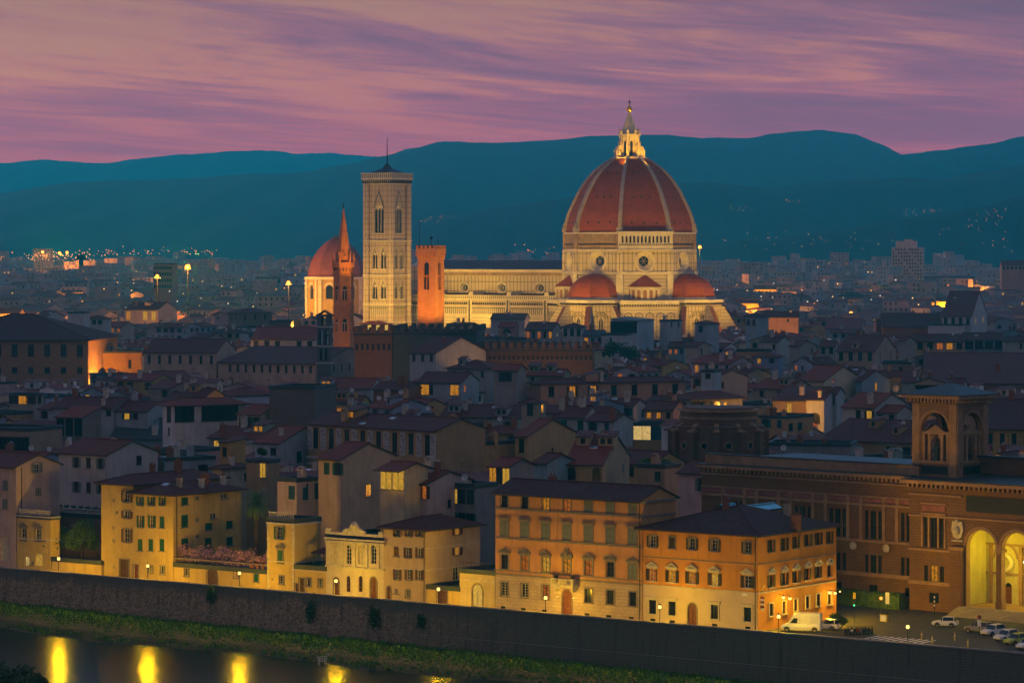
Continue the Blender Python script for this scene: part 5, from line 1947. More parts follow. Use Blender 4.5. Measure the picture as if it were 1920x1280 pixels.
 mb = MB(); m = mb.mat('pale_stone')
 xs = [s_at(u, 7) - b.s0 for u in cols]
 pil = [xs[0] - 1.05] + [(p + q) / 2 for p, q in zip(xs[:-1], xs[1:])] + [xs[-1] + 1.05]
 for x in pil:
  mb.box(x - 0.16, x + 0.16, -0.2, -0.0, 5.0, b.h - 1.4, m, 'k')
  mb.box(x - 0.24, x + 0.24, -0.28, 0, b.h - 1.4, b.h - 1.1, m, 'k')
  mb.box(x - 0.22, x + 0.22, -0.25, 0, 4.8, 5.1, m, 'k')
 for x in xs:
  z = z_at(b.s0 + x, 7, 1021)
  a1, a2 = arc_pts(x - 0.53, x + 0.53, z - 0.53, z, 10), arc_pts(x - 0.78, x + 0.78, z - 0.53, z + 0.25, 10)
  for i in range(10):
   mb.face([(a2[i][0], -0.12, a2[i][1]), (a2[i + 1][0], -0.12, a2[i + 1][1]), (a1[i + 1][0], -0.12, a1[i + 1][1]), (a1[i][0], -0.12, a1[i][1])], m)
   mb.face([(a2[i][0], 0, a2[i][1]), (a2[i + 1][0], 0, a2[i + 1][1]), (a2[i + 1][0], -0.12, a2[i + 1][1]), (a2[i][0], -0.12, a2[i][1])], m)
 mb.build('pilasters', b.root)
 # parapet with scrolled crest
 mb = MB(); m = mb.mat('pale_stone')
 c = b.w / 2
 mb.box(0, b.w, -0.1, 0.25, b.h + 0.12, b.h + 0.5, m)
 mb.box(0, 0.9, -0.15, 0.3, b.h + 0.5, b.h + 1.0, m); mb.box(b.w - 0.9, b.w, -0.15, 0.3, b.h + 0.5, b.h + 1.0, m)
 mb.box(c - 2.2, c + 2.2, -0.15, 0.3, b.h + 0.5, b.h + 0.9, m)
 prf = [(-2.2, 0.9), (-1.6, 1.0), (-1.0, 1.25), (-0.7, 1.7), (-0.35, 2.2), (0, 2.35), (0.35, 2.2), (0.7, 1.7), (1.0, 1.25), (1.6, 1.0), (2.2, 0.9)]
 for (xa, za), (xb, zb) in zip(prf[:-1], prf[1:]):
  for y, s in ((-0.15, 1), (0.25, -1)):
   q = [(c + xa, y, b.h + 0.9), (c + xb, y, b.h + 0.9), (c + xb, y, b.h + zb), (c + xa, y, b.h + za)]
   mb.face(q if s > 0 else q[::-1], m)
  mb.face([(c + xa, -0.15, b.h + za), (c + xb, -0.15, b.h + zb), (c + xb, 0.25, b.h + zb), (c + xa, 0.25, b.h + za)], m)
 mb.ball((c, -0.2, b.h + 1.6), 0.42, m, 10, 6, 1.2)
 mb.ball((c - 1.5, -0.15, b.h + 1.05), 0.25, m, 8, 5); mb.ball((c + 1.5, -0.15, b.h + 1.05), 0.25, m, 8, 5)
 mb.build('crest', b.root)
 # -------- house with brown shutters
 b = RB('shuttered_house', 'pale house with three rows of brown shutters right of the white classical house', 719, 799, 990, ur=900, cat='house')
 for u in (745, 767, 787):
  b.win(u, 990, 1005, 0.8, shut='b')
 b.win(743, 1024, 1042, 0.85, shut='B')
 for u in (765, 787):
  b.win(u, 1026, 1045, 0.8, shut='b')
 for u in (745, 767, 787):
  b.win(u, 1067, 1086, 0.8, shut='b')
 b.door(729, 1098, 0.75, m='wood_door')
 b.win(743, 1103, 1112, 0.6); b.win(765, 1106, 1119, 0.75, sur='f')
 for v0, v1 in ((987, 1002), (1026, 1040)):
  b.rwin(857, v0, v1, 1.2, pane='a', shut='b')
 b.rwin(855, 1063, 1087, 1.4, sill=False)
 b.finish((0.52, 0.38, 0.26), 'H', TILE2, 0.32, 0.8, bands=((5.0, 0.08, 0.15, 'pale_stone'), (8.3, 0.05, 0.12, 'pale_stone')))
 b.pipe(b.w - 0.3)
 # -------- wall with garage and low house with niche
 b = RB('garage_front', 'low yellow garage front with a barred gate beside a street lamp', 800, 862, 1101, d=9, cat='garage')
 b.door(829, 1106, 2.0, m='shutter_brown', arch=False)
 b.finish(YEL, 'F')
 b = RB('low_house', 'low cream house with an arched niche left of the big palace', 862, 928, 1071, d=12, cat='building')
 b.door(895, 1094, 1.9, m='frame_white', arch=True)
 b.finish((0.56, 0.44, 0.24), 'F', bands=((4.0, 0.15, 0.22, 'pale_stone'),))
 mb = MB(); m = mb.mat('iron')
 for i in range(13):
  x = i * b.w / 12
  mb.tube((x, 0.1, b.h), (x, 0.1, b.h + 1.1), 0.03, m, 4)
 mb.tube((0, 0.1, b.h + 1.1), (b.w, 0.1, b.h + 1.1), 0.03, m, 4)
 mb.build('railing', b.root)
 # -------- the big palace
 b = RB('palace', 'large four storey orange palace with pedimented windows and a stone balcony', 929, 1204, 934, ur=1266, cat='palace')
 cols = (946, 984, 1023.4, 1063, 1103.6, 1144.4, 1186.5)
 Y0 = st(s_at(946, 7), 7).y
 zz = lambda v: EYE - (v - HZ) * Y0 / F
 xs = [s_at(u, 7) - b.s0 for u in cols]
 r1 = ('d', 'd', 'a', 'o', 'd', 'd', 'd')
 for i, x in enumerate(xs):
  b.fwin(x, zz(951), zz(928) - zz(951), 1.25, pane=r1[i], shut='' if i < 4 else 'S', sur='f', fm='frame_dark')
  b.fwin(x, zz(1005), zz(976) - zz(1005), 1.35, shut='S', sur='c')
  p3 = ('d', 'o', 'y', 'a', 'o', 'd', 'd')[i]
  b.fwin(x, zz(1066), zz(1039) - zz(1066), 1.35, pane=p3, shut='S' if i == 6 else '', sur='t' if i % 2 == 0 else 'a', sill=i != 3, fm='frame_dark')
  if i not in (3, 2):
   b.fwin(x, zz(1116), zz(1091) - zz(1116), 1.25, pane='d', sur='f', grid=4, fm='frame_white' if i < 2 else 'iron')
  elif i == 2:
   b.fwin(x, zz(1116), zz(1091) - zz(1116), 1.25, pane='o', sur='f', grid=4, fm='iron')
  b.fwin(x - 0.3, 0.25, 0.35, 0.9, sill=False, grid=0, fm='iron')
 b.fh = [h for h in b.fh if not (abs((h[0] + h[1]) / 2 - xs[3] + 0.3) < 0.05 and h[3] < 0.7)]
 b.wins = [q for q in b.wins if not (abs(q[0].translation.x - xs[3] + 0.3) < 0.05 and q[0].translation.z < 0.5)]
 b.door(1063.5, 1104, 1.7, m='wood_door', arch=True)
 b.finish((0.60, 0.30, 0.11), 'L', TILE4, 0.36, 1.1, base=zz(1078), bands=((zz(1078), 0.12, 0.3, 'pietra_serena'), (zz(1010), 0.12, 0.28, 'pietra_serena'), (zz(1070), 0.08, 0.2, 'pietra_serena'), (zz(955), 0.12, 0.28, 'pietra_serena'), (b.h - 0.7, 0.35, 0.3, 'pietra_serena')), base_m='rustic_pale')
 b.pipe(b.w - 0.35)
 b.chim(4, 9, 4)
 mb = MB(); m = mb.mat('pale_stone')
 x = xs[3]; z = zz(1087)
 mb.box(x - 2.0, x + 2.0, -1.3, 0, z - 0.3, z, m)
 for sx in (-1.5, 1.5):
  mb.box(x + sx - 0.2, x + sx + 0.2, -0.9, 0, z - 0.9, z - 0.3, m)
 balustrade(mb, x - 1.95, x + 1.95, -1.15, z, 1.0, m, 14)
 for sx in (-1.85, 1.85):
  mb.box(x + sx - 0.12, x + sx + 0.12, -1.15, 0, z, z + 0.12, m); mb.box(x + sx - 0.12, x + sx + 0.12, -1.15, 0, z + 0.86, z + 1.0, m)
  for k in range(3):
   mb.cyl((x + sx, -0.25 - 0.3 * k), 0.08, 0.06, z + 0.12, z + 0.86, m, 6, False)
  mb.box(x + sx - 0.16, x + sx + 0.16, -1.3, -1.0, z, z + 1.05, m)
 bal = mb.build('balcony', b.root)
 mb = MB(); mp, mg = mb.mat('pot_clay'), mb.mat('leaf_dark')
 for sx in (-1.5, 1.5):
  mb.cyl((x + sx, -0.7), 0.2, 0.3, z, z + 0.9, mp, 8)
  q = random.Random(3)
  for k in range(60):
   a, l = q.uniform(0, 6.28), q.uniform(0.4, 0.9)
   e = q.uniform(0.2, 1.4)
   p0 = Vector((x + sx, -0.7, z + 0.9)); d_ = Vector((math.cos(a) * math.cos(e), math.sin(a) * math.cos(e), math.sin(e))) * l
   sd = Vector((-math.sin(a), math.cos(a), 0)) * 0.07
   mb.face([tuple(p0 + d_ * 0.3 - sd), tuple(p0 + d_ * 0.3 + sd), tuple(p0 + d_ + sd * 0.3)], mg)
 mb.build('potted_plant', bal)
 mb = MB(); m = mb.mat('pietra_serena')
 zc = zz(1018)
 mb.ball((x, -0.15, zc - 0.9), 0.42, m, 8, 6, 1.3)
 mb.box(x - 0.6, x + 0.6, -0.3, 0, zc - 1.55, zc - 1.35, m, 'k')
 mb.prism([(x - 0.35, -0.25), (x + 0.35, -0.25), (x + 0.35, 0), (x - 0.35, 0)], zc - 0.45, zc - 0.05, m)
 mb.build('coat_of_arms', b.root)
 PAL['x'] = xs; PAL['b'] = b
 # -------- orange corner house
 b = RB('corner_house', 'orange three storey corner house with dark shutters and brightly lit right side', 1206, 1421, 999, ur=1568, cat='house')
 cols = (1224, 1260.5, 1298, 1340, 1402)
 Y0 = st(s_at(1224, 7), 7).y
 zz = lambda v: EYE - (v - HZ) * Y0 / F
 b_m = dict(sc='pale_stone')
 for i, u in enumerate(cols):
  x = s_at(u, 7) - b.s0
  b.fwin(x, zz(1025), zz(1004) - zz(1025), 1.0, pane='d', shut='k' if i != 1 else 'K', sur='f', fm='frame_white')
  b.fwin(x, zz(1088), zz(1066) - zz(1088), 1.15, pane=('o', 'a', 'o', 'y', 'd')[i], shut='k', sur='nc' if i > 5 else 'nt', sc='pale_stone', fm='frame_white')
  if i != 2:
   b.fwin(x, zz(1150), zz(1124) - zz(1150), 1.25, pane='d', sur='c', sc='pale_stone', grid=4, fm='iron')
   b.fwin(x, 0.25, 0.35, 0.9, sill=False, grid=0, fm='iron')
 b.door(1298, 1130, 1.45, m='wood_door', arch=True)
 rc = ((1446, 1011, 1034), (1470, 1008, 1031), (1492, 1005, 1027), (1514, 1001, 1023), (1534, 998, 1020), (1555, 996, 1018))
 for i, (u, v0, v1) in enumerate(rc):
  b.rwin(u, v0, v1, 1.0, shut='k', sur='', fm='frame_dark')
  b.rwin(u, v0 + 66 - i * 0.6, v1 + 66 - i * 0.8, 1.0, shut='k' if i < 5 else '', sur='nt', sc='pale_stone', fm='frame_dark', pane='d')
  b.rwin(u, v0 + 120 - i * 1.2, v1 + 120 - i * 1.2, 0.95, sur='f', sc='pale_stone', fm='iron', grid=4)
 b.finish((0.60, 0.27, 0.04), 'H', TILE4, 0.29, 1.0, base=zz(1098), base_m='stucco_pale', bands=((zz(1098), 0.10, 0.2, 'pale_stone'), (zz(1045), 0.06, 0.15, 'pietra_serena')))
 b.pipe(b.w - 0.35)
 for x, y, v in ((9, 8, 1), (15, 15, 2), (20, 9.5, 4)):
  b.chim(x, y, v, 'H', 0.33)
 COR['b'] = b
 # barber-striped shop flag on the corner
 mb = MB(); mr_, mw, mi = mb.mat('rust_red'), mb.mat('white_paint'), mb.mat('iron')
 mb.tube((b.w + 0.05, 0.6, 5.3), (b.w + 0.9, 0.4, 6.6), 0.04, mi, 5)
 for i in range(6):
  mb.box(b.w + 0.15, b.w + 0.75, 0.45, 0.52, 3.0 + i * 0.32, 3.0 + i * 0.32 + 0.31, mr_ if i % 2 else mw)
 mb.build('striped_flag', b.root)
 mb = MB(); mi, mw = mb.mat('iron'), mb.mat('white_paint')
 mb.box(b.w - 2.6, b.w - 1.7, -0.06, 0, 4.9, 5.5, mw, 'k')
 mb.build('wall_plaque', b.root)
def leaf_mats():
 for name, lo, hi in (('leaf_dark', (0.022, 0.05, 0.012), (0.055, 0.11, 0.03)), ('leaf_mid', (0.04, 0.085, 0.015), (0.10, 0.17, 0.04)), ('wisteria', (0.34, 0.13, 0.30), (0.62, 0.34, 0.55)), ('palm_green', (0.05, 0.11, 0.05), (0.12, 0.21, 0.10)), ('flower_red', (0.25, 0.02, 0.02), (0.5, 0.06, 0.05))):
  t = NT(name, 0.75)
  t.base(t.ramp(t.noise(t.coord('Object'), 0.8, 5, 0.7), [(0.3, lo), (0.7, hi)]))
  MATS[name] = t.m
 plain('bark', (0.07, 0.05, 0.035), 0.95)
 t = NT('stucco_pale', 0.9)
 uv = t.coord('UV')
 c = t.ramp(t.noise(uv, 0.3, 6, 0.6), [(0.3, (0.46, 0.36, 0.25)), (0.7, (0.56, 0.45, 0.33))])
 t.base(c); MATS['stucco_pale'] = t.m
 t = NT('rustic_pale', 0.9)
 uv = t.coord('UV')
 bc, bf = t.brick(uv, 1.1, 0.5, 0.035)
 c = t.ramp(t.noise(uv, 0.6, 6, 0.6), [(0.3, (0.36, 0.27, 0.19)), (0.7, (0.50, 0.39, 0.29))])
 c = t.mix(t.math('MULTIPLY', bf, 0.5), c, (0.2, 0.14, 0.1))
 t.base(c); t.bump(t.math('SUBTRACT', 1.0, bf), 0.6, 0.06); MATS['rustic_pale'] = t.m
TER, PAL, COR = {}, {}, {}
leaf_mats()
riverfront()
# ------------------------------------------------------------------ embankment wall
def river_wall():
 t = NT('embankment_stone', 0.95)
 uv = t.coord('UV')
 zc = t.n.new('ShaderNodeSeparateXYZ'); t.l.new(uv, zc.inputs[0])
 z = zc.outputs[1]
 rub = t.n.new('ShaderNodeTexVoronoi'); rub.inputs['Scale'].default_value = 3.4
 t.l.new(uv, rub.inputs['Vector'])
 sc = t.n.new('ShaderNodeSeparateColor'); t.l.new(rub.outputs['Color'], sc.inputs[0])
 bc, bf = t.brick(uv, 0.8, 0.35, 0.03)
 big = t.noise(uv, 0.16, 6, 0.65, 0.8)
 streak = t.noise(t.coord('UV', (1.0, 0.07, 1)), 0.9, 6, 0.7)
 fine = t.noise(uv, 4.0, 5, 0.7)
 smooth = t.ramp(t.math('ADD', t.math('MULTIPLY', bf, -0.25), t.math('ADD', t.math('MULTIPLY', fine, 0.6), t.math('MULTIPLY', streak, 0.4))), [(0.25, (0.09, 0.080, 0.062)), (0.5, (0.18, 0.155, 0.100)), (0.75, (0.28, 0.24, 0.15))])
 rubble = t.mix(t.ramp(sc.outputs[0], [(0.0, 0.0), (1.0, 1.0)]), (0.18, 0.12, 0.065), (0.42, 0.30, 0.17))
 rubble = t.mix(t.ramp(sc.outputs[1], [(0.90, 0.0), (0.97, 0.5)]), rubble, (0.30, 0.24, 0.19))
 lvl = t.math('ADD', t.math('MULTIPLY', z, -0.30), t.math('MULTIPLY', big, 2.4))
 f = t.ramp(lvl, [(0.55, 0.0), (0.62, 1.0)])
 f = t.ramp(t.math('ADD', t.math('MULTIPLY', z, -0.22), t.math('MULTIPLY', big, 1.0)), [(0.52, 0.0), (0.72, 1.0)])
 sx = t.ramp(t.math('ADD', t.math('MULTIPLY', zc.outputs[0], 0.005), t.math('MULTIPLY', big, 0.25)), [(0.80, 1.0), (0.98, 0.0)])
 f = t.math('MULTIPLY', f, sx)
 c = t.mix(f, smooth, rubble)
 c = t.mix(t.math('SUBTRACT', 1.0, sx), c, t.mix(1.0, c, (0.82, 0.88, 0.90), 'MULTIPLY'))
 foot = t.ramp(t.math('ADD', z, t.math('MULTIPLY', big, 0.8)), [(-4.0, 1.0), (-3.9, 0.0)])
 c = t.mix(t.ramp(streak, [(0.5, 0.0), (0.72, 0.8)]), c, (0.028, 0.024, 0.022))
 spk = t.noise(uv, 9.0, 2, 0.5)
 c = t.mix(t.ramp(spk, [(0.72, 0.0), (0.78, 0.3)]), c, (0.30, 0.28, 0.25))
 t.base(c)
 t.bump(t.math('ADD', rub.outputs['Distance'], fine), 0.6, 0.06)
 MATS['embankment_stone'] = t.m
 mb = MB(); m, mc = mb.mat('embankment_stone'), mb.mat('coping')
 s0, s1 = -60, 300
 n = 90
 o = st(s0, 0)
 L = s1 - s0
 for i in range(n):
  a, b = L * i / n, L * (i + 1) / n
  for z0, z1, y0, y1 in ((-8.0, -3.6, -0.85, -0.55), (-3.6, 0.95, -0.28, 0.0)):
   mb.face([(a, y0, z0), (b, y0, z0), (b, y1, z1), (a, y1, z1)], m, [(a, z0), (b, z0), (b, z1), (a, z1)])
  mb.face([(a, -0.55, -3.6), (b, -0.55, -3.6), (b, -0.28, -3.6), (a, -0.28, -3.6)], mc)
  mb.box(a, b - 0.03, -0.12, 0.55, 0.95, 1.12, mc)
 mb.face([(L, 0.45, 0), (0, 0.45, 0), (0, 0.45, 0.95), (L, 0.45, 0.95)], m)
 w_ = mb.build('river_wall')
 w_.location = (o.x, o.y, 0); w_.rotation_euler = (0, 0, STREET_ANG)
 tag(w_, 'long weathered stone embankment wall above the grassy bank', 'wall')
plain('coping', (0.26, 0.23, 0.20), 0.85, 0, 0.3, 0.6)
river_wall()
# ------------------------------------------------------------------ street lamps along the parapet
def lamp_mesh():
 mb = MB(); m = mb.mat('iron')
 mb.cyl((0, 0), 0.16, 0.13, 0, 0.5, m, 8); mb.cyl((0, 0), 0.13, 0.06, 0.5, 0.75, m, 8, False)
 mb.cyl((0, 0), 0.055, 0.045, 0.75, 2.75, m, 8, False)
 mb.ball((0, 0, 1.6), 0.09, m, 8, 5); mb.ball((0, 0, 2.75), 0.10, m, 8, 5)
 mb.cyl((0, 0), 0.05, 0.16, 2.75, 2.92, m, 8)
 post = mb.mesh('post')
 mb = MB(); m = mb.mat('iron')
 for i in range(6):
  a = i * math.pi / 3
  mb.tube((0.16 * math.cos(a), 0.16 * math.sin(a), 2.92), (0.23 * math.cos(a), 0.23 * math.sin(a), 3.42), 0.016, m, 4)
 mb.cyl((0, 0), 0.27, 0.05, 3.44, 3.62, m, 8); mb.ball((0, 0, 3.68), 0.06, m, 6, 4)
 head = mb.mesh('lantern_frame')
 mb = MB(); g = mb.mat('lamp_globe')
 mb.ball((0, 0, 3.17), 0.25, g, 10, 8, 1.25)
 globe = mb.mesh('globe')
 return post, head, globe
LAMPS = [(110, 'leaf'), (277, ''), (449, ''), (630, ''), (822, ''), (1023, ''), (1237, ''), (1460, ''), (1702, '')]
LAMP_LABEL = ['lit street lamp before the bushy garden trees', 'lit street lamp before the green shuttered yellow house', 'lit street lamp before the terrace with pink wisteria',
    'lit street lamp before the white classical house', 'lit street lamp before the garage front', 'lit street lamp left of the palace door',
    'lit street lamp before the orange corner house', 'lit street lamp left of the white van', 'bright street lamp on the open square by the parapet']
def street_lamps():
 post, head, globe = lamp_mesh()
 for (u, _), lab in zip(LAMPS, LAMP_LABEL):
  t = 0.95
  p = st(s_at(u, t), t)
  r = thing('street_lamp', lab, 'street lamp', (p.x, p.y, 0), STREET_ANG, 'lit street lamps along the river parapet')
  link(post, 'post', r); h = link(head, 'lantern', r); link(globe, 'globe', h)
  k = 1.0 if u < 1600 else 0.35
  lamp('POINT', (0, 0, 3.17), LP * k, (1.0, 0.60, 0.006), 0.42, parent=r, soft=40)
LP = 9600.0
street_lamps()
# ------------------------------------------------------------------ the great library at the right
LB_ANG = R(43)
LA = Vector((math.cos(LB_ANG), -math.sin(LB_ANG))); LN = Vector((math.sin(LB_ANG), math.cos(LB_ANG)))
LO = Vector((62.7, 485.0))
def lib_at(u, back=0.0):
 """distance along the library front where column u of the photograph meets it"""
 k = (u - 960) / F
 o = LO + LN * back
 return (k * o.y - o.x) / (LA.x - k * LA.y)
def lib_z(s, back, v):
 return EYE - (v - HZ) * (LO + LA * s + LN * back).y / F
SAND = (0.23, 0.125, 0.062)
def build_library():
 root = thing('library', 'huge brown stone library with arched lit portico and square tower', 'library', (LO.x, LO.y, 0), -LB_ANG)
 # ---------------- wing
 BK = 1.5
 x0, x1 = -46.0, -4.4
 ZC = 19.5
 mb = MB(); m, mp, mr, ml, mpk = [mb.mat(x) for x in ('masonry', 'sandstone_trim', 'rustic_stone', 'lead_grey', 'frieze_pink')]
 holes = []
 wins = []
 axes = [lib_at(u, BK) for u in (1637, 1705)]
 step = axes[1] - axes[0]
 xs = [axes[0] + step * k for k in range(-8, 2) if x0 + 2 < axes[0] + step * k < x1 - 1]
 z1a, z1b = lib_z(axes[0], BK, 1010), lib_z(axes[0], BK, 957)
 z0a, z0b = lib_z(axes[0], BK, 1074), lib_z(axes[0], BK, 1040)
 for x in xs:
  for dx_, w in ((-1.25, 0.75), (0, 1.15), (1.25, 0.75)):
   for za, zb, top in ((z1a, z1b, True), (z0a, z0b, False)):
    if x + dx_ + w / 2 < x1 - 0.3:
     holes.append((x + dx_ - x0 - w / 2, x + dx_ - x0 + w / 2, za, zb))
     wins.append((x + dx_, BK, za, w, zb - za, 'd', 1))
  if x + 1 < x1:
   holes.append((x - x0 - 0.8, x - x0 + 0.8, 1.6, 3.0))
   wins.append((x, BK, 1.6, 1.6, 1.4, 'd', 0))
 wall(mb, (x0, BK), (1, 0), x1 - x0, 0, ZC, holes, m, 0.45, mp)
 mb.face([(x0, 26, 0), (x0, BK, 0), (x0, BK, ZC), (x0, 26, ZC)], m)
 for z, ht, pr, mm in ((4.3, 0.5, 0.3, mp), (z0a - 0.5, 0.3, 0.35, mp), (z1a - 0.5, 0.35, 0.4, mp), (z1b + 0.7, 0.4, 0.4, mp), (16.2, 0.25, 0.25, mp), (18.2, 0.3, 0.4, mp)):
  mb.box(x0, x1 - 0.02, BK - pr, BK, z, z + ht, mm, 'k')
 mb.box(x0, x1, BK - 0.08, BK, z1b + 1.3, 16.0, mpk, 'k')
 for x in xs:
  for dx_ in (-2.15, 2.15):
   if x0 < x + dx_ < x1 - 0.4:
    mb.box(x + dx_ - 0.28, x + dx_ + 0.28, BK - 0.3, BK, z1a - 0.15, z1b + 0.7, mp, 'k')
    mb.box(x + dx_ - 0.35, x + dx_ + 0.35, BK - 0.2, BK, z1b + 1.1, 16.2, mp, 'k')
 k = 0
 while x0 + 0.4 + k * 0.85 < x1:
  x = x0 + 0.4 + k * 0.85
  mb.box(x - 0.18, x + 0.18, BK - 0.95, BK, 18.75, 19.3, mp, 'k')
  k += 1
 mb.box(x0 - 0.3, x1, BK - 1.2, BK + 0.4, 19.3, 19.75, mp)
 mb.box(x0 - 0.25, x1, BK - 1.1, BK + 0.5, 19.75, 19.95, ml)
 mb.box(x0, x1, BK + 0.9, BK + 1.3, 19.75, 21.3, mp)
 mb.box(x0, x1, BK + 0.8, BK + 1.4, 21.3, 21.5, ml)
 mb.face([(x0, BK + 1.3, 20.4), (x1, BK + 1.3, 20.4), (x1, 26, 20.4), (x0, 26, 20.4)], ml)
 wing = mb.build('wing', root, SAND)
 for u, v in ((1601, 1022), (1663, 1027)):
  s = lib_at(u, BK)
  mb = MB(); mw = mb.mat('pale_stone')
  z = lib_z(s, BK, v)
  n = 16
  for r0, y0, r1, y1 in ((0.62, -0.02, 0.62, -0.22), (0.62, -0.22, 0.42, -0.22), (0.42, -0.22, 0.36, -0.14), (0.36, -0.14, 0.001, -0.26)):
   mb.loft([[(r * math.cos(2 * math.pi * i / n), y, r * math.sin(2 * math.pi * i / n)) for i in range(n)] for r, y in ((r0, y0), (r1, y1))], mw, cap=False)
  o = mb.build('medallion', wing)
  o.location = (s, BK - 0.05, z)
 # ---------------- front block with portico
 X1 = 46.0
 mb = MB(); m, mp, mr, ml, mpk, md = [mb.mat(x) for x in ('masonry', 'sandstone_trim', 'rustic_stone', 'lead_grey', 'frieze_pink', 'banner_dark')]
 o0 = -4.4
 holes = []
 for (w0, w1) in ((0, 0),):
  pass
 cx = lib_at(1751)
 zA, zB = lib_z(cx, 0, 1026), lib_z(cx, 0, 970)
 zC_, zD = lib_z(cx, 0, 1090), lib_z(cx, 0, 1060)
 w2 = []
 for dx_, w in ((-1.45, 0.75), (0, 1.25), (1.45, 0.75)):
  for za, zb in ((zA, zB), (zC_, zD)):
   holes.append((cx + dx_ - o0 - w / 2, cx + dx_ - o0 + w / 2, za, zb))
   w2.append((cx + dx_, 0, za, w, zb - za, 'a' if (dx_ == 0 and za == zC_) else 'd', 1))
 holes.append((cx - o0 - 0.9, cx - o0 + 0.9, 1.2, 2.8)); w2.append((cx, 0, 1.2, 1.8, 1.6, 'd', 0))
 arches = [(5.9, 11.2), (12.1, 17.4), (18.3, 23.6)]
 for a, b in arches:
  holes.append((a - o0, b - o0, 1.2, 12.6, 'arch'))
 wall(mb, (o0, 0), (1, 0), X1 - o0, 0, ZC, holes, m, 1.0, mp)
 mb.face([(o0, BK + 0.5, 0), (o0, 0, 0), (o0, 0, ZC), (o0, BK + 0.5, ZC)], m)
 for z, ht, pr in ((4.0, 0.4, 0.25), (zC_ - 0.5, 0.3, 0.35), (zA - 0.55, 0.35, 0.4), (14.0, 0.3, 0.35), (17.2, 0.25, 0.25)):
  mb.box(o0, 5.2, -pr, 0, z, z + ht, mp, 'k')
 mb.box(5.2, X1, -0.35, 0, 14.0, 14.3, mp, 'k')
 mb.box(cx - 2.1, cx + 2.1, -0.12, 0, zB + 1.0, zB + 1.8, mpk, 'k')
 mb.box(cx - 2.3, cx + 2.3, -0.25, 0, zB + 0.4, zB + 0.7, mp, 'k')
 mb.box(cx - 2.4, cx + 2.4, -0.2, 0, zB + 1.95, zB + 2.2, mp, 'k')
 for dx_ in (-2.05, -0.85, 0.85, 2.05):
  mb.box(cx + dx_ - 0.16, cx + dx_ + 0.16, -0.18, 0, zA, zB + 0.4, mp, 'k')
 mb.box(3.4, 5.5, -0.7, 0, 0, 9.4, m, 'k')
 mb.box(3.3, 5.6, -0.85, 0, 9.4, 9.9, mp, 'k')
 # the long dark blank banner over the portico
 s = lib_at(1812)
 mb.box(s, s + 20, -0.1, 0, lib_z(s, 0, 958), lib_z(s, 0, 929), md, 'k')
 # archivolts and columns
 for a, b in arches:
  a1, a2 = arc_pts(a, b, 9.95, 12.6, 14), arc_pts(a - 0.5, b + 0.5, 9.95, 13.1, 14)
  for i in range(14):
   mb.face([(a2[i][0], -0.12, a2[i][1]), (a2[i + 1][0], -0.12, a2[i + 1][1]), (a1[i + 1][0], -0.12, a1[i + 1][1]), (a1[i][0], -0.12, a1[i][1])], mp)
   mb.face([(a2[i][0], 0, a2[i][1]), (a2[i + 1][0], 0, a2[i + 1][1]), (a2[i + 1][0], -0.12, a2[i + 1][1]), (a2[i][0], -0.12, a2[i][1])], mp)
 k = 0
 while o0 + 0.4 + k * 0.85 < X1:
  x = o0 + 0.4 + k * 0.85
  mb.box(x - 0.18, x + 0.18, -0.95, 0, 18.4, 18.95, mp, 'k')
  k += 1
 mb.box(o0 - 0.9, X1, -1.25, 0.4, 18.95, 19.45, mp)
 mb.box(o0 - 0.8, X1, -1.15, 0.5, 19.45, 19.65, ml)
 mb.face([(o0, 0.5, 19.6), (X1, 0.5, 19.6), (X1, 26, 21.2), (o0, 26, 21.2)], ml)
 mb.box(o0 + 1, X1, 9.0, 9.5, 19.7, 22.6, m); mb.box(o0 + 0.8, X1, 8.8, 9.7, 22.6, 22.9, ml)
 front = mb.build('front_block', root, SAND)
 for x, y, z, w, h_, p, g in wins:
  M4 = Matrix.Translation((x, y, z))
  near_window(root, M4, w, h_, pane=p, grid=g, sill=False, fm='frame_dark')
 for x, y, z, w, h_, p, g in w2:
  near_window(root, Matrix.Translation((x, y, z)), w, h_, pane=p, grid=g, sill=False, fm='frame_dark')
 # coat of arms
 s = lib_at(1797)
 mb = MB(); mw = mb.mat('pale_stone')
 za, zb = lib_z(s, 0, 1010), lib_z(s, 0, 977)
 prf = [(-0.9, zb), (0.9, zb), (1.05, (za + zb) / 2), (0.7, za + 0.3), (0, za), (-0.7, za + 0.3), (-1.05, (za + zb) / 2)]
 mb.face([(x, -0.3, z) for x, z in prf][::-1], mw)
 for p, q in zip(prf, prf[1:] + prf[:1]):
  mb.face([(p[0], 0, p[1]), (q[0], 0, q[1]), (q[0], -0.3, q[1]), (p[0], -0.3, p[1])], mw)
 mb.ball((0, -0.3, (za + zb) / 2), 0.55, mw, 10, 6, 1.2)
 mb.ball((0, -0.25, zb + 0.1), 0.4, mw, 8, 5, 0.7)
 mb.box(-1.0, 1.0, -0.4, 0, za - 0.35, za - 0.1, mw)
 o = mb.build('coat_of_arms', front)
 o.location = (s, -0.02, 0)
 for xc in (11.65, 17.85, 24.05):
  mb = MB(); mp = mb.mat('sandstone_trim')
  mb.box(-0.62, 0.62, -0.5, 0.5, 1.2, 2.3, mp)
  mb.cyl((0, 0), 0.40, 0.33, 2.3, 8.6, mp, 14, False)
  mb.cyl((0, 0), 0.36, 0.6, 8.6, 9.5, mp, 12)
  mb.box(-0.66, 0.66, -0.66, 0.66, 9.5, 9.95, mp)
  o = mb.build('column', root)
  o.location = (xc, 0.5, 0)
 # portico inside: vault, back wall with windows and door, floor
 mb = MB(); mi, mp = mb.mat('stucco'), mb.mat('sandstone_trim')
 D = 6.5
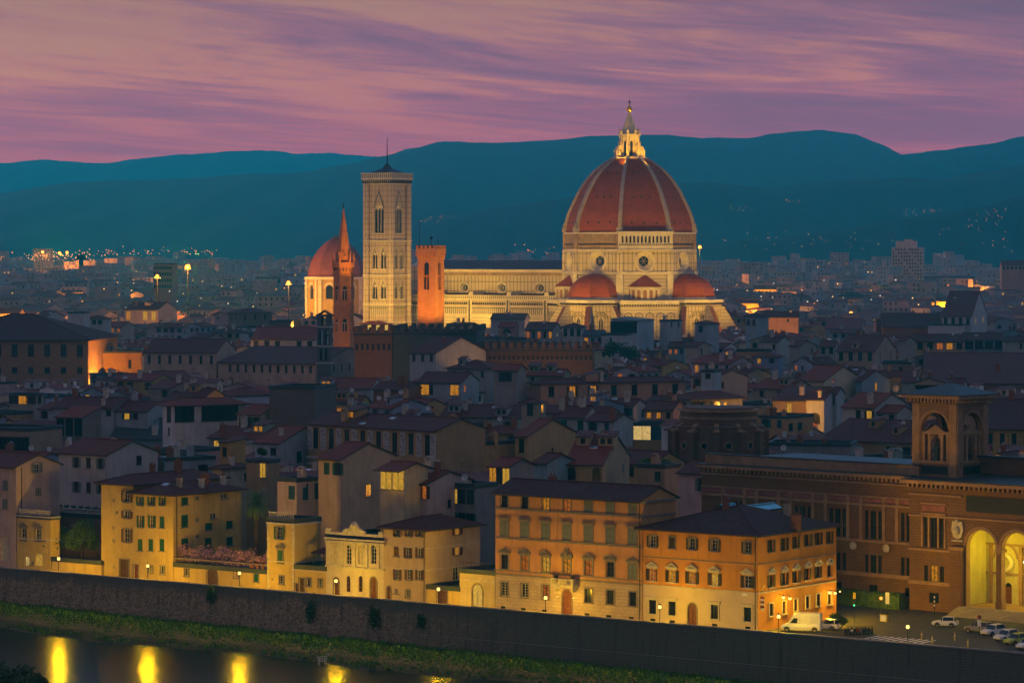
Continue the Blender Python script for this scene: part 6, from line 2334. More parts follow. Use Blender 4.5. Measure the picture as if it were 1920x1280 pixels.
 hb = [(8.3 - 5.0, 9.5 - 5.0, 1.3, 4.4, 'arch')]
 bw = [(14.2, 6.6, 1.1, 3.2, 'd'), (16.6, 6.6, 1.1, 3.2, 'd'), (20.5, 6.6, 1.1, 3.2, 'd'), (14.2, 2.6, 1.1, 2.6, 'd'), (20.5, 2.6, 1.1, 2.6, 'd')]
 for x, z, w, h_, p in bw:
  hb.append((x - w / 2 - 5.0, x + w / 2 - 5.0, z, z + h_))
 wall(mb, (5.0, D), (1, 0), 27, 1.2, 13.4, hb, mi, 0.3, mp)
 mb.face([(5.0, 1.0, 1.2), (32, 1.0, 1.2), (32, D, 1.2), (5.0, D, 1.2)], mp)
 mb.face([(5.0, D, 13.4), (32, D, 13.4), (32, 0.9, 13.4), (5.0, 0.9, 13.4)], mi)
 mb.face([(5.0, 0.9, 1.2), (5.0, D, 1.2), (5.0, D, 13.4), (5.0, 0.9, 13.4)][::-1], mi)
 for z in (5.6, 9.9):
  mb.box(5.05, 32, D - 0.22, D, z, z + 0.28, mp, 'k')
 for x in (5.9, 11.2, 12.1, 17.4, 18.3):
  mb.box(x - 0.28, x + 0.28, D - 0.3, D, 1.2, 9.9, mp, 'k')
 a1, a2 = arc_pts(6.6, 10.4, 8.0, 9.9, 12), arc_pts(6.3, 10.7, 8.0, 10.3, 12)
 for i in range(12):
  mb.face([(a2[i][0], D - 0.15, a2[i][1]), (a2[i + 1][0], D - 0.15, a2[i + 1][1]), (a1[i + 1][0], D - 0.15, a1[i + 1][1]), (a1[i][0], D - 0.15, a1[i][1])], mp)
 mb.build('portico', root, (0.56, 0.50, 0.20))
 for x, z, w, h_, p in bw:
  near_window(root, Matrix.Translation((x, D, z)), w, h_, pane=p, grid=3, fm='frame_dark', sur='c', sc='sandstone_trim')
 mb = MB(); mw = mb.mat('wood_door')
 mb.face([(7.9, D + 0.2, 1.3), (9.5, D + 0.2, 1.3), (9.5, D + 0.2, 3.8), (7.9, D + 0.2, 3.8)], mw)
 mg = mb.mat('dark_glass')
 mb.face([(7.9, D + 0.18, 3.8), (9.5, D + 0.18, 3.8), (9.5, D + 0.18, 4.5), (7.9, D + 0.18, 4.5)], mg)
 mb.build('door', root)
 round_window(root, (8.6, D - 0.06, 7.4), R(-90), 0.55, 0.85, 0.2)
 mb = MB(); ms = mb.mat('stone_steps')
 for i in range(8):
  mb.box(5.0 - 0.0, 30, -0.5 - 0.42 * (8 - i), -0.5 - 0.42 * (7 - i) + (0.55 if i == 7 else 0), 0, 0.15 * (i + 1), ms, 'b')
 mb.build('steps', root)
 # portico lamps
 for i, (x, z) in enumerate(((8.6, 10.9), (14.8, 8.0), (21, 8.0))):
  mb = MB(); mi, mg = mb.mat('iron'), mb.mat('lamp_globe')
  if i == 0:
   mb.tube((0, 0, 2.5), (0, 0, 0.3), 0.03, mi, 5)
   mb.ball((0, 0, 0), 0.26, mg, 10, 6)
  else:
   mb.box(-1.2, 1.2, -0.1, 0.1, -0.12, 0.12, mb.mat('lit_tube'))
   mb.box(-1.25, 1.25, -0.12, 0.12, 0.12, 0.2, mi)
   mb.tube((-1, 0, 0.2), (-1, 0, 5.4), 0.02, mi, 4); mb.tube((1, 0, 0.2), (1, 0, 5.4), 0.02, mi, 4)
  o = mb.build('portico_lamp', root)
  o.location = (x, 3.6, z)
  lamp('POINT', (x, 3.2, z - 0.55), 1700, (1.0, 0.74, 0.02), 0.3, parent=root, soft=25)
 # ---------------- tower
 TB = 3.0
 a, b = lib_at(1712, TB), lib_at(1794, TB)
 w = b - a
 zb_, ze = 19.6, 31.0
 mb = MB(); m, mp, ml, md = [mb.mat(x) for x in ('masonry', 'sandstone_trim', 'lead_grey', 'banner_dark')]
 for k in range(4):
  mb.M = Matrix.Translation((w / 2, w / 2, 0)) @ Matrix.Rotation(k * math.pi / 2, 4, 'Z') @ Matrix.Translation((-w / 2, -w / 2, 0))
  hw = 2.45
  wall(mb, (0, 0), (1, 0), w, zb_, ze, [(w / 2 - hw, w / 2 + hw, 22.2, 29.4, 'arch')], m, 0.8, mp)
  mb.box(w / 2 - 2.3, w / 2 + 2.3, -0.06, 0, 20.2, 21.4, md, 'k')
  mb.box(w / 2 - 2.7, w / 2 + 2.7, -0.15, 0, 21.8, 22.15, mp, 'k')
  mb.box(0, 1.3, -0.15, 0, zb_, ze - 0.3, mp, 'k'); mb.box(w - 1.3, w, -0.15, 0, zb_, ze - 0.3, mp, 'k')
  for i in range(15):
   x = -0.5 + (w + 1.0) * i / 14
   mb.box(x - 0.16, x + 0.16, -0.85, 0, ze - 0.1, ze + 0.5, mp, 'k')
  a1, a2 = arc_pts(w / 2 - hw, w / 2 + hw, 26.95, 29.4, 12), arc_pts(w / 2 - hw - 0.4, w / 2 + hw + 0.4, 26.95, 29.8, 12)
  for i in range(12):
   mb.face([(a2[i][0], -0.12, a2[i][1]), (a2[i + 1][0], -0.12, a2[i + 1][1]), (a1[i + 1][0], -0.12, a1[i + 1][1]), (a1[i][0], -0.12, a1[i][1])], mp)
  # aedicule standing in the arch
  for x in (-2.2, -1.15, 1.15, 2.2):
   mb.box(w / 2 + x - 0.26, w / 2 + x + 0.26, 0.15, 0.65, 22.2, 26.1, mp)
  mb.box(w / 2 - 2.44, w / 2 + 2.44, 0.1, 0.75, 26.1, 26.5, mp)
  mb.prism([(w / 2 - 1.7, 0.12), (w / 2 + 1.7, 0.12), (w / 2 + 1.7, 0.7), (w / 2 - 1.7, 0.7)], 26.5, 27.5, mp, False, [(w / 2 - 0.02, 0.12), (w / 2 + 0.02, 0.12), (w / 2 + 0.02, 0.7), (w / 2 - 0.02, 0.7)])
  sp = arc_pts(w / 2 - 0.88, w / 2 + 0.88, 24.9, 25.78, 8)
  for (c, side) in (((w / 2 + 0.9, 26.1), sp[:5]), ((w / 2 - 0.9, 26.1), sp[4:])):
   for p, q in zip(side[:-1], side[1:]):
    mb.face([(c[0], 0.3, c[1]), (q[0], 0.3, q[1]), (p[0], 0.3, p[1])], mp)
  mb.M = None
 mb.face([(0.4, 0.4, 22.1), (w - 0.4, 0.4, 22.1), (w - 0.4, w - 0.4, 22.1), (0.4, w - 0.4, 22.1)], ml)
 mb.face([(0.4, w - 0.4, 30.6), (w - 0.4, w - 0.4, 30.6), (w - 0.4, 0.4, 30.6), (0.4, 0.4, 30.6)], m)
 mb.box(-1.2, w + 1.2, -1.2, w + 1.2, ze + 0.5, ze + 0.95, mp)
 mb.box(-1.3, w + 1.3, -1.3, w + 1.3, ze + 0.95, ze + 1.1, ml)
 mb.prism([(-1.2, -1.2), (w + 1.2, -1.2), (w + 1.2, w + 1.2), (-1.2, w + 1.2)], ze + 1.1, ze + 2.6, ml, True, [(w / 2 - .4, w / 2 - .4), (w / 2 + .4, w / 2 - .4), (w / 2 + .4, w / 2 + .4), (w / 2 - .4, w / 2 + .4)])
 tw = mb.build('tower', root, (0.30, 0.175, 0.10))
 tw.location = (a, TB, 0)
 mb = MB(); mi = mb.mat('bronze_dark')
 for (x, y) in ((w / 2, 0.45),):
  mb.cyl((x, y), 0.45, 0.4, 22.2, 22.5, mi, 10)
  mb.loft([[(x + r * math.cos(t), y + r * 0.7 * math.sin(t), z) for t in [2 * math.pi * i / 10 for i in range(10)]] for r, z in ((0.42, 22.5), (0.36, 23.2), (0.42, 23.9), (0.46, 24.3), (0.14, 24.5), (0.13, 24.55), (0.19, 24.7), (0.17, 24.95), (0.03, 25.05))], mi)
  mb.tube((x - 0.4, y, 24.2), (x - 0.5, y - 0.2, 23.4), 0.1, mi, 6); mb.tube((x + 0.4, y, 24.2), (x + 0.25, y - 0.35, 23.6), 0.1, mi, 6)
 mb.build('statue', tw)
 HOUSES.append(dict(root=root, u0=1380, u1=1960, vt=868, v=872, vb=1300, Y=500, c=LO + LA * -5 + LN * 14, r=26, w=60, d=26, a=LA, b=LN))
 HOUSES.append(dict(root=root, u0=1695, u1=1862, vt=735, v=745, vb=1300, Y=486, c=LO + LA * 20 + LN * 14, r=24, w=8, d=8, a=LA, b=LN))
 HOUSES.append(dict(root=root, u0=1380, u1=1500, vt=868, v=872, vb=1300, Y=500, c=LO + LA * -36 + LN * 14, r=16, w=60, d=26, a=LA, b=LN))
def lib_mats():
 plain('sandstone_trim', (0.28, 0.17, 0.095), 0.85, 0, 0.25, 0.6)
 plain('frieze_pink', (0.24, 0.09, 0.085), 0.85, 0, 0.3, 0.8)
 plain('banner_dark', (0.018, 0.02, 0.024), 0.6)
 plain('stone_steps', (0.26, 0.22, 0.18), 0.8, 0, 0.2, 0.8)
 plain('bronze_dark', (0.03, 0.05, 0.045), 0.5, 0.5)
 emit('lit_tube', (1.0, 0.85, 0.40), 14.0)
lib_mats()
build_library()
# ------------------------------------------------------------------ houses that can be told apart in the photograph
def oldtown():
 h = house
 W = (0.60, 0.58, 0.54)
 # ---- right behind the river front, left to right
 h('grey white house with teal shutters behind the terrace wall at left', 110, 200, 296, 851, 18, 'L', (0.52, 0.47, 0.42), TILE1, [(0.9, '- ds d ds'), (5.2, '- ds d ds')], [(0.8, '- - d -', 1.3, 1.5)], ang=37, clutter=1, vb=960)
 h('flat roofed loggia with columns at the left edge', -60, 55, 62, 803, 19, 'F', (0.36, 0.26, 0.18), LEAD, [(1.8, 'd d d d d d d', 2.0, 3.6)], ang=24, clutter=0, vb=850, d=12)
 h('brown penthouse with open dark loggia and red sloping roof', 105, 155, 190, 781, 19, 'S', (0.22, 0.18, 0.15), TILE3, [(0.5, 'd d d', 1.8, 3.6)], [(1.2, '- -')], ang=24, clutter=0, vb=818, pitch=0.25)
 h('long low house with three small windows below the tower roofs', 100, 213, 222, 764, 17.5, 'L', (0.36, 0.38, 0.38), TILE2, [(0.8, '- - d d - d', 1.2, 1.1)], ang=20, clutter=3, vb=782, d=13)
 h('small house with one glowing yellow window beside a dark one', 215, 277, 284, 769, 17, 'L', (0.36, 0.38, 0.38), TILE2, [(0.8, '- yk d -', 1.2, 1.3)], ang=20, clutter=2, vb=790, d=11)
 h('white hip roofed house with a glazed veranda under broad eaves', 305, 329, 462, 757, 20, 'H', W, TILE3, [(0.5, 'd', 2.0, 3.6), (5.4, 'd', 0.8, 1.6)], [(0.6, 'd d - d d d d -', 2.6, 3.4)], ang=58, clutter=0, vb=808, pitch=0.3, ov=1.2)
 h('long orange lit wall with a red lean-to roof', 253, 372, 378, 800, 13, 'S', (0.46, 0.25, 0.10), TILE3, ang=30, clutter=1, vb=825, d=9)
 h('long teal sheet roof hall between the brown penthouse and grey house', 205, 372, 376, 822, 11, 'S', TEALW, (0.10, 0.17, 0.20), ang=14, clutter=1, vb=845, d=10, rm='lead_grey', pitch=0.4)
 h('small ochre house with two little windows beside the satellite roofs', 338, 386, 392, 742, 19, 'L', OCHRE, TILE2, [(0.7, 'd d', 0.7, 1.2)], ang=20, clutter=2, vb=758, d=10)
 h('glazed rooftop room with amber light under a blue awning', 18, 66, 82, 738, 19, 'F', (0.38, 0.33, 0.26), LEAD, [(0.3, 'd a d', 2.8, 2.2)], [(0.4, 'd', 1.6, 2.0)], ang=24, clutter=0, vb=755, rm='lead_grey')
 h('big flat stone tower block with no windows', 505, 590, 600, 725, 24, 'F', (0.20, 0.17, 0.14), LEAD, ang=16, clutter=0, vb=775, d=14, wm='masonry')
 h('cream house with balcony doors and a blank gable wall', 445, 488, 547, 776, 18, 'L', (0.58, 0.45, 0.31), TILE3, [(0.8, 'd dg dg', 1.1, 2.2)], [], ang=33, clutter=0, vb=805)
 h('pale blue grey house with a wide blank gable and one window', 478, 524, 620, 829, 16.5, 'L', (0.43, 0.45, 0.46), TILE3, [(1.2, '- d', 1.4, 1.3)], [(2.2, '- d - -', 1.5, 2.0)], ang=33, clutter=1, vb=868)
 h('small ochre roof tower box beside the hip roofed cream house', 413, 430, 461, 827, 19.5, 'S', OCHRE, TILE2, [(1.2, 'd', 0.9, 1.6)], ang=33, clutter=0, vb=852, pitch=0.1)
 h('cream hip roofed house with one small square window', 398, 417, 471, 876, 16, 'H', (0.44, 0.37, 0.27), TILE2, [], [(1.4, '- - d', 1.3, 1.3)], ang=33, clutter=1, vb=912)
 h('ochre house with a bright yellow door window behind the palm', 462, 503, 524, 862, 18, 'F', (0.36, 0.25, 0.14), TILE2, [(0.4, '- y', 1.1, 2.6)], ang=33, clutter=1, vb=888)
 h('pinkish house with two blue shuttered windows and roof terrace plants', 520, 556, 600, 897, 16.5, 'F', (0.60, 0.44, 0.36), TILE2, [(1.2, '- T', 1.3, 2.2)], [(1.0, '- T - T', 1.3, 2.6)], ang=37, clutter=1, vb=938)
 h('ochre house with open green shutters and a tall blank gable', 597, 639, 741, 859, 20, 'L', (0.62, 0.43, 0.25), TILE3, [(0.8, '- G - dg', 1.1, 1.9)], [(4.6, '- d d', 1.1, 1.9)], ang=37, clutter=0, vb=945)
 h('house with a wide amber lit veranda under red eaves', 713, 758, 802, 877, 20, 'L', (0.60, 0.46, 0.26), TILE3, [(0.4, 'y y', 2.1, 3.0)], [], ang=37, clutter=0, vb=945, ov=1.6, pitch=0.26)
 h('pink house with dim brown windows below a long red roof', 757, 800, 884, 905, 17.5, 'L', (0.62, 0.45, 0.37), TILE3, [(0.5, 'db db ob', 1.4, 2.0)], [(3.0, '- d -', 0.8, 1.2)], ang=37, clutter=2, vb=985, pitch=0.28)
 h('grey house with two bright curtained windows under its red roof', 918, 955, 1002, 873, 19, 'L', (0.33, 0.28, 0.25), TILE3, [(0.4, 'a d y', 1.3, 2.6)], [], ang=37, clutter=1, vb=915)
 h('stone house with white balcony terrace and awning', 842, 890, 932, 908, 17, 'F', (0.30, 0.27, 0.25), LEAD, [(0.9, 'y d d', 1.5, 2.2), (4.6, 'dg dg dg', 1.1, 1.6)], ang=37, clutter=2, vb=950)
 h('teal plastered annex with a red roof behind the palace', 1000, 1026, 1034, 866, 18, 'L', TEALW, TILE2, ang=37, clutter=0, vb=890, d=8)
 h('low ochre house with arched teal windows behind the palace roof', 1060, 1130, 1180, 869, 17.5, 'L', (0.46, 0.32, 0.16), TILE3, [(0.6, 'd^ - d^', 1.4, 2.2)], [(1.2, '- T', 1.0, 1.6)], ang=12, clutter=3, vb=900)
 h('brown house with a garden terrace of green shrubs', 1195, 1246, 1275, 872, 17, 'F', (0.42, 0.28, 0.18), LEAD, [(1.2, '- d', 1.2, 1.6)], ang=37, clutter=2, vb=925)
 h('pink house with a slanting blank gable next to the library wing', 1272, 1330, 1390, 886, 17.5, 'L', (0.62, 0.42, 0.36), TILE2, [(1.0, '- ds', 1.2, 2.0)], [(3.0, 'd - d', 0.8, 1.6)], ang=37, clutter=0, vb=945)
 # ---- long house with white decorated panels and its neighbours
 r = h('long house with white decorated wall panels under a red roof', 578, 817, 985, 806, 20, 'L', (0.46, 0.29, 0.13), TILE2, [(1.0, 'd d d d d d d d', 1.3, 3.8)], [], ang=45, clutter=2, vb=865, d=13, pitch=0.30)
 PANEL['root'] = r
 h('tall ochre blank wall beside the decorated house', 816, 818, 905, 797, 19.6, 'F', (0.60, 0.36, 0.14), TILE2, ang=45, clutter=3, vb=862, rm='roof_tile')
 h('lower ochre blank wall stepping down behind the decorated house', 897, 906, 986, 829, 16.2, 'F', (0.60, 0.36, 0.14), TILE2, ang=45, clutter=3, vb=868, rm='roof_tile')
 h('ochre house with a pointed blank gable and one tiny window', 966, 990, 1080, 816, 17.5, 'L', (0.60, 0.38, 0.16), TILE3, [(0.8, 'd', 1.2, 2.6)], [(3.0, '- - d - -', 0.6, 0.8)], ang=33, clutter=0, vb=872)
 h('long pale house with three shuttered windows below a dark roof', 826, 978, 984, 781, 16.5, 'L', (0.38, 0.37, 0.33), TILE2, [(1.2, 'ds ds ds', 1.3, 1.9)], ang=14, clutter=2, vb=802, d=14)
 h('slim beige tower house with a hipped tile cap', 978, 1010, 1023, 753, 21, 'H', (0.38, 0.30, 0.22), TILE2, [(0.6, 'd', 1.4, 2.4)], [(0.6, 'd', 0.8, 2.0)], ang=24, clutter=0, vb=795)
 h('greenish house with tall closed green shutters', 1050, 1096, 1108, 781, 18, 'L', (0.38, 0.37, 0.29), TILE2, [(0.7, 'G - G', 1.2, 2.8)], ang=18, clutter=1, vb=816, d=12)
 h('pale house with a glass roof lantern and a blue gable', 1098, 1151, 1187, 788, 18, 'L', (0.40, 0.42, 0.40), TILE2, [(0.6, 'dt T', 1.1, 1.8)], [], ang=33, clutter=1, vb=820)
 h('ochre box house with one big bright window', 1188, 1252, 1260, 793, 15.5, 'F', (0.40, 0.24, 0.10), TILE2, [(0.7, 'p T', 3.8, 3.0)], ang=10, clutter=0, vb=842, d=9)
 h('slim house with one tall glowing yellow window', 1030, 1050, 1060, 789, 17, 'L', GREY, TILE2, [(0.6, 'y', 1.0, 1.8)], ang=18, clutter=0, vb=806, d=8)
 h('salmon row house with small lit windows behind the glass lantern', 1208, 1262, 1275, 767, 17.5, 'L', SALMON, TILE2, [(0.8, 'a a d', 0.9, 1.3)], ang=20, clutter=2, vb=792, d=10)
 # ---- middle band
 h('long salmon house with two glowing windows in a row of seven', 993, 1014, 1285, 718, 19.5, 'H', SALMON, TILE2, [(1.4, '-', 1, 1)], [(1.0, 'd ab ab d d d d', 1.6, 2.6)], ang=64, clutter=3, vb=748, pitch=0.3)
 h('grey house with a lit window and an amber loggia', 783, 866, 898, 716, 19.5, 'L', (0.42, 0.44, 0.44), TILE2, [(0.8, 'ak - a', 2.2, 2.6)], [(0.9, 'o - -', 1.2, 1.8)], ang=18, clutter=1, vb=752)
 h('small rooftop tower with a loggia and a cream gable', 925, 970, 973, 693, 23, 'L', (0.32, 0.28, 0.24), TILE3, [(0.8, 'd', 3.4, 2.2)], ang=16, clutter=0, vb=722, d=8)
 h('cream house with a white front and a teal gable wall', 768, 817, 911, 661, 23, 'L', (0.40, 0.42, 0.40), TILE2, [(0.7, 'd d d', 1.1, 2.0)], [], ang=33, clutter=1, vb=695)
 h('white house with dark doors and a teal triangular gable', 963, 1007, 1043, 675, 19.5, 'L', (0.42, 0.45, 0.44), TILE2, [(0.8, 'd d d', 1.2, 2.4)], [(1.0, '- d', 0.8, 2.4)], ang=24, clutter=0, vb=696)
 h('red roofed house with a round red window in a white gable', 592, 696, 718, 727, 17, 'L', (0.40, 0.42, 0.42), TILE3, [(1.4, '- d - -', 1.1, 1.6)], ang=10, clutter=1, vb=742)
 h('wide dark red roof behind the striped terrace', 700, 765, 790, 729, 18, 'L', BRICK, TILE2, [], ang=18, clutter=2, vb=740)
 # white terrace house in front of the stone tower
 h('house with a red roof and balcony poles beside the salmon house', 838, 918, 926, 690, 20.5, 'H', (0.33, 0.32, 0.30), TILE2, [(1.0, 'd d d', 0.9, 1.6)], ang=20, clutter=2, vb=712, d=14)
 h('pale hip roofed house with arched windows behind the brick rotunda', 1264, 1296, 1392, 745, 19, 'H', (0.40, 0.42, 0.40), TILE2, [(1.2, 'dt', 1.6, 2.4)], [(1.0, 'dt dt d^ d^ -', 1.7, 2.6)], ang=60, clutter=2, vb=770, ov=1.2)
 h('white rooftop cabin with a square window and dark cap', 1315, 1340, 1352, 694, 23, 'F', (0.42, 0.46, 0.48), LEAD, [(0.9, 'd', 1.3, 1.2)], ang=20, clutter=0, vb=712, d=6)
 h('cream house with a long blank sloping wall', 1496, 1545, 1616, 713, 19.5, 'L', (0.64, 0.53, 0.36), TILE3, [], [(2.8, '- d d', 1.0, 1.4)], ang=33, clutter=0, vb=745)
 h('beige house left of the long blank sloping wall', 1412, 1478, 1524, 728, 18.5, 'L', BEIGE, TILE3, [(0.9, 'd d', 1, 1.4)], [(1.4, '- d', 1.4, 1.2)], ang=33, clutter=2, vb=750)
 h('blue house with one glowing amber window in its gable', 1604, 1616, 1668, 714, 19, 'L', (0.24, 0.34, 0.42), TILE2, [], [(0.8, '- a -', 1.1, 2.0)], ang=33, clutter=1, vb=732)
 h('white house with a glowing window and dark shutter left of the arched tower', 1579, 1640, 1704, 763, 18, 'L', (0.46, 0.45, 0.41), TILE3, [(0.9, '- d yk', 1.2, 2.0)], [], ang=33, clutter=1, vb=785)
 h('pale annex house with red roof beside the arched tower', 1640, 1682, 1712, 772, 17, 'L', (0.42, 0.40, 0.36), TILE3, [(0.8, 'd d', 1.2, 1.4)], ang=33, clutter=0, vb=788)
 h('narrow blue grey house with a balcony', 1536, 1568, 1575, 738, 19.5, 'L', (0.36, 0.40, 0.42), TILE2, [(0.7, '- d', 1.2, 1.9), (4.2, 'd -', 1.6, 2.2)], ang=18, clutter=1, vb=785, d=9)
 h('brown house with a tall amber window under lit eaves', 1448, 1512, 1540, 750, 18, 'S', (0.34, 0.26, 0.14), TILE2, [(0.8, '- y -', 0.9, 3.0)], ang=20, clutter=1, vb=780, pitch=0.2)
 h('white house with an arched dark gateway', 1512, 1545, 1570, 748, 18.5, 'L', (0.40, 0.44, 0.48), TILE2, [(3.2, 'd^', 2.4, 2.6)], ang=24, clutter=1, vb=782)
 h('house with a wide gabled veranda of dark glass', 1716, 1768, 1775, 716, 19.5, 'R', (0.42, 0.32, 0.22), TILE2, [(0.9, 'd', 7.2, 2.6)], ang=14, clutter=1, vb=738, d=12)
 h('teal glazed annex left of the gabled veranda', 1690, 1716, 1720, 715, 18.8, 'S', (0.30, 0.38, 0.36), TILE2, [(0.6, '-')], ang=14, clutter=1, vb=735, d=8)
 h('small pink house with two dark windows right of the gabled veranda', 1770, 1806, 1812, 721, 18, 'L', (0.46, 0.33, 0.28), TILE2, [(0.7, 'd d', 1.2, 1.4)], ang=14, clutter=1, vb=736, d=9)
 h('yellow house with four dark windows right of the arched tower', 1846, 1935, 1960, 803, 15, 'L', (0.50, 0.31, 0.08), TILE4, [(1.2, 'd d d d', 1.0, 2.2)], ang=14, clutter=1, vb=842)
 h('wide maroon church roof sloping over the houses at right', 1738, 1990, 2060, 718, 16, 'L', BRICK, (0.16, 0.045, 0.045), [], ang=6, d=62, clutter=1, vb=722, pitch=0.24, name='church', cat='church')
 h('long low hall with a huge dark red roof behind the library', 1536, 1715, 1760, 829, 12, 'L', (0.42, 0.26, 0.12), TILE2, [(1.2, '- d^ d^ - d d', 2.0, 1.8)], ang=37, d=26, clutter=3, vb=860, pitch=0.3)
 h('flat grey roof terrace in front of the brick rotunda', 1440, 1595, 1600, 832, 13.5, 'F', (0.28, 0.25, 0.24), LEAD, ang=12, d=12, clutter=3, vb=862)
 # ---- cloister range, the big palace and the orange wall
 h('large rusticated palace half lit in orange at the left edge', -140, 165, 172, 634, 25, 'H', (0.34, 0.20, 0.11), TILE4, [(2.2, 'd d d d d d d d d d', 1.9, 3.8), (9.4, 'd d d d d d d d d d', 1.7, 2.0)], ang=5, d=46, clutter=0, vb=712, wm='rustic_stone', name='palazzo', cat='palace', ov=1.6)
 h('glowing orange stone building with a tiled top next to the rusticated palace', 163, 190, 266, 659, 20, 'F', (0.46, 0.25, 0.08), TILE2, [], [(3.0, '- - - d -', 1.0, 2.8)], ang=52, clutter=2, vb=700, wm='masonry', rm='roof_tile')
 h('cream cloister wing with seven narrow windows', 270, 406, 412, 660, 21, 'L', (0.50, 0.38, 0.28), TILE2, [(1.2, 'd d d d d d d', 0.9, 2.6)], ang=10, d=24, clutter=0, vb=694)
 h('long cream corner range with a row of eleven small windows', 409, 590, 752, 681, 18, 'L', (0.50, 0.36, 0.26), TILE2, [(0.9, '- d d d d d d d d d d d', 0.85, 2.2)], [(0.9, 'd d d d d d d d d', 0.9, 2.2)], ang=24, d=48, clutter=0, vb=703, ov=0.8, pitch=0.18)
 h('long tiled lean-to roof below the cloister range', 392, 612, 740, 707, 12.5, 'S', (0.44, 0.32, 0.22), TILE2, [], ang=24, d=6, clutter=0, vb=718)
 h('white house with five dark windows and broad red roof above the cloister', 470, 591, 610, 636, 22.5, 'L', (0.44, 0.47, 0.46), TILE3, [(0.7, 'd d d - d d', 1.7, 2.0)], ang=8, d=24, clutter=0, vb=652)
 h('white arcaded terrace below the stone belfry', 566, 616, 690, 655, 17, 'F', (0.44, 0.46, 0.45), LEAD, [(0.9, 'd^ d^ d^ d^', 1.5, 2.2)], ang=8, d=16, clutter=0, vb=668)
 h('brown stone palace with hip roof and corner loggia', 428, 455, 511, 586, 24.5, 'H', (0.25, 0.21, 0.17), TILE2, [(1.0, 'd d d', 1.1, 2.4)], [(1.0, 'd - d - d -', 1.1, 2.4), (6.0, '- d - d - -', 1.0, 1.8)], ang=48, clutter=0, vb=616, wm='masonry', name='palazzo', cat='palace')
 h('plain reddish brick block right of the brown stone palace', 505, 550, 556, 601, 22, 'F', (0.20, 0.11, 0.09), LEAD, ang=8, d=14, clutter=0, vb=622, wm='masonry')
 # ---- battlemented palace
 W1 = dict(name='palazzo', cat='palace', clutter=0, wm='masonry')
 a = h('dark blank battlemented palace wall beneath the orange tower', 736, 893, 900, 624, 28, 'F', (0.10, 0.13, 0.12), LEAD, ang=4, d=34, vb=645, **W1)  # shade painted in: dark teal wall colour stands for an unlit face
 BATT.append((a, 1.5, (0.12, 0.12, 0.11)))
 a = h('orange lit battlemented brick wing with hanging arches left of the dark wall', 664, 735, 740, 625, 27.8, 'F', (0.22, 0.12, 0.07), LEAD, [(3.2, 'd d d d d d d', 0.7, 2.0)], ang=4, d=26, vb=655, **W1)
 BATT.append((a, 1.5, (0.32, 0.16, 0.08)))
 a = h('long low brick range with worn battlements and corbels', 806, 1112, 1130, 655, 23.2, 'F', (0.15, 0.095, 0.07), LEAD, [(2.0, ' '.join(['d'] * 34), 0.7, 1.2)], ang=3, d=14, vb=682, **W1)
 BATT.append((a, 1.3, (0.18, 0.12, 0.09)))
 # ---- in front of the cathedral
 h('grey flat house with a brown top in front of the nave', 920, 984, 1001, 597, 25.5, 'L', (0.40, 0.40, 0.40), (0.16, 0.10, 0.09), [], ang=10, d=12, clutter=2, vb=614)
 h('pink rooftop loggia with an open arch in front of the nave', 935, 966, 968, 612, 24.5, 'L', (0.44, 0.24, 0.20), TILE3, [(0.8, 'd^', 3.4, 3.2)], ang=8, d=9, clutter=0, vb=632)
 h('low villa with an orange lit loggia in front of the tribunes', 985, 1037, 1052, 617, 23.5, 'L', (0.36, 0.30, 0.26), TILE2, [(1.0, 'o d o d a', 1.0, 2.4)], [(1.6, 'y', 0.8, 1.4)], ang=12, clutter=1, vb=640)
 h('white square tower house with a hip roof and dark windows', 1054, 1091, 1096, 612, 25.5, 'H', (0.44, 0.46, 0.42), TILE2, [(0.9, 'd d d', 1.4, 2.6)], ang=12, d=9, clutter=0, vb=640)
 h('slate roofed house with two amber openings', 1093, 1130, 1140, 628, 23, 'L', (0.36, 0.40, 0.42), (0.08, 0.10, 0.13), [(1.0, 'a d d', 1.2, 2.2)], ang=10, d=10, clutter=1, vb=645)
 h('white modern block with a dark glazed top floor', 1145, 1194, 1226, 601, 27, 'SR', (0.42, 0.48, 0.50), LEAD, [(0.4, 'd d d d', 2.6, 4.2)], ang=14, clutter=0, vb=628, pitch=0.08, rm='lead_grey')
 h('white stepped block below the dark glazed top floor', 1128, 1174, 1200, 626, 23.5, 'F', (0.48, 0.50, 0.50), LEAD, [(1.4, '- d - -', 0.8, 3.2)], [(1.2, 'd d', 0.9, 1.2)], ang=14, d=10, clutter=1, vb=652)
 h('pale tower house with a blue water tank on top', 1237, 1252, 1270, 600, 27, 'F', (0.42, 0.44, 0.42), LEAD, [(1.6, '-')], [(1.0, 'd d', 0.9, 1.6)], ang=40, d=9, clutter=1, vb=625)
 h('grey house with a low pyramid roof and teal side before the apse', 1302, 1326, 1348, 606, 25.5, 'H', (0.38, 0.42, 0.46), TILE2, [(1.2, 'd', 2.0, 2.2)], ang=38, clutter=0, vb=630)
 h('small lookout tower with a twin arched window', 1398, 1419, 1441, 592, 29, 'H', (0.30, 0.38, 0.42), TILE4, [(1.2, 'd^ d^', 1.4, 2.4)], [], ang=40, clutter=0, vb=620)
 h('long salmon house lit in warm light right of the cathedral', 1432, 1497, 1502, 594, 24, 'L', (0.46, 0.28, 0.18), TILE2, [(1.0, 'd - - d -', 0.9, 1.2)], ang=6, d=14, clutter=1, vb=606)
 # ---- right middle distance
 h('wide pinkish red roof with a white gable end', 1548, 1617, 1640, 616, 17, 'L', (0.40, 0.42, 0.42), (0.26, 0.08, 0.09), [], ang=8, clutter=0, vb=622, d=30, pitch=0.3)
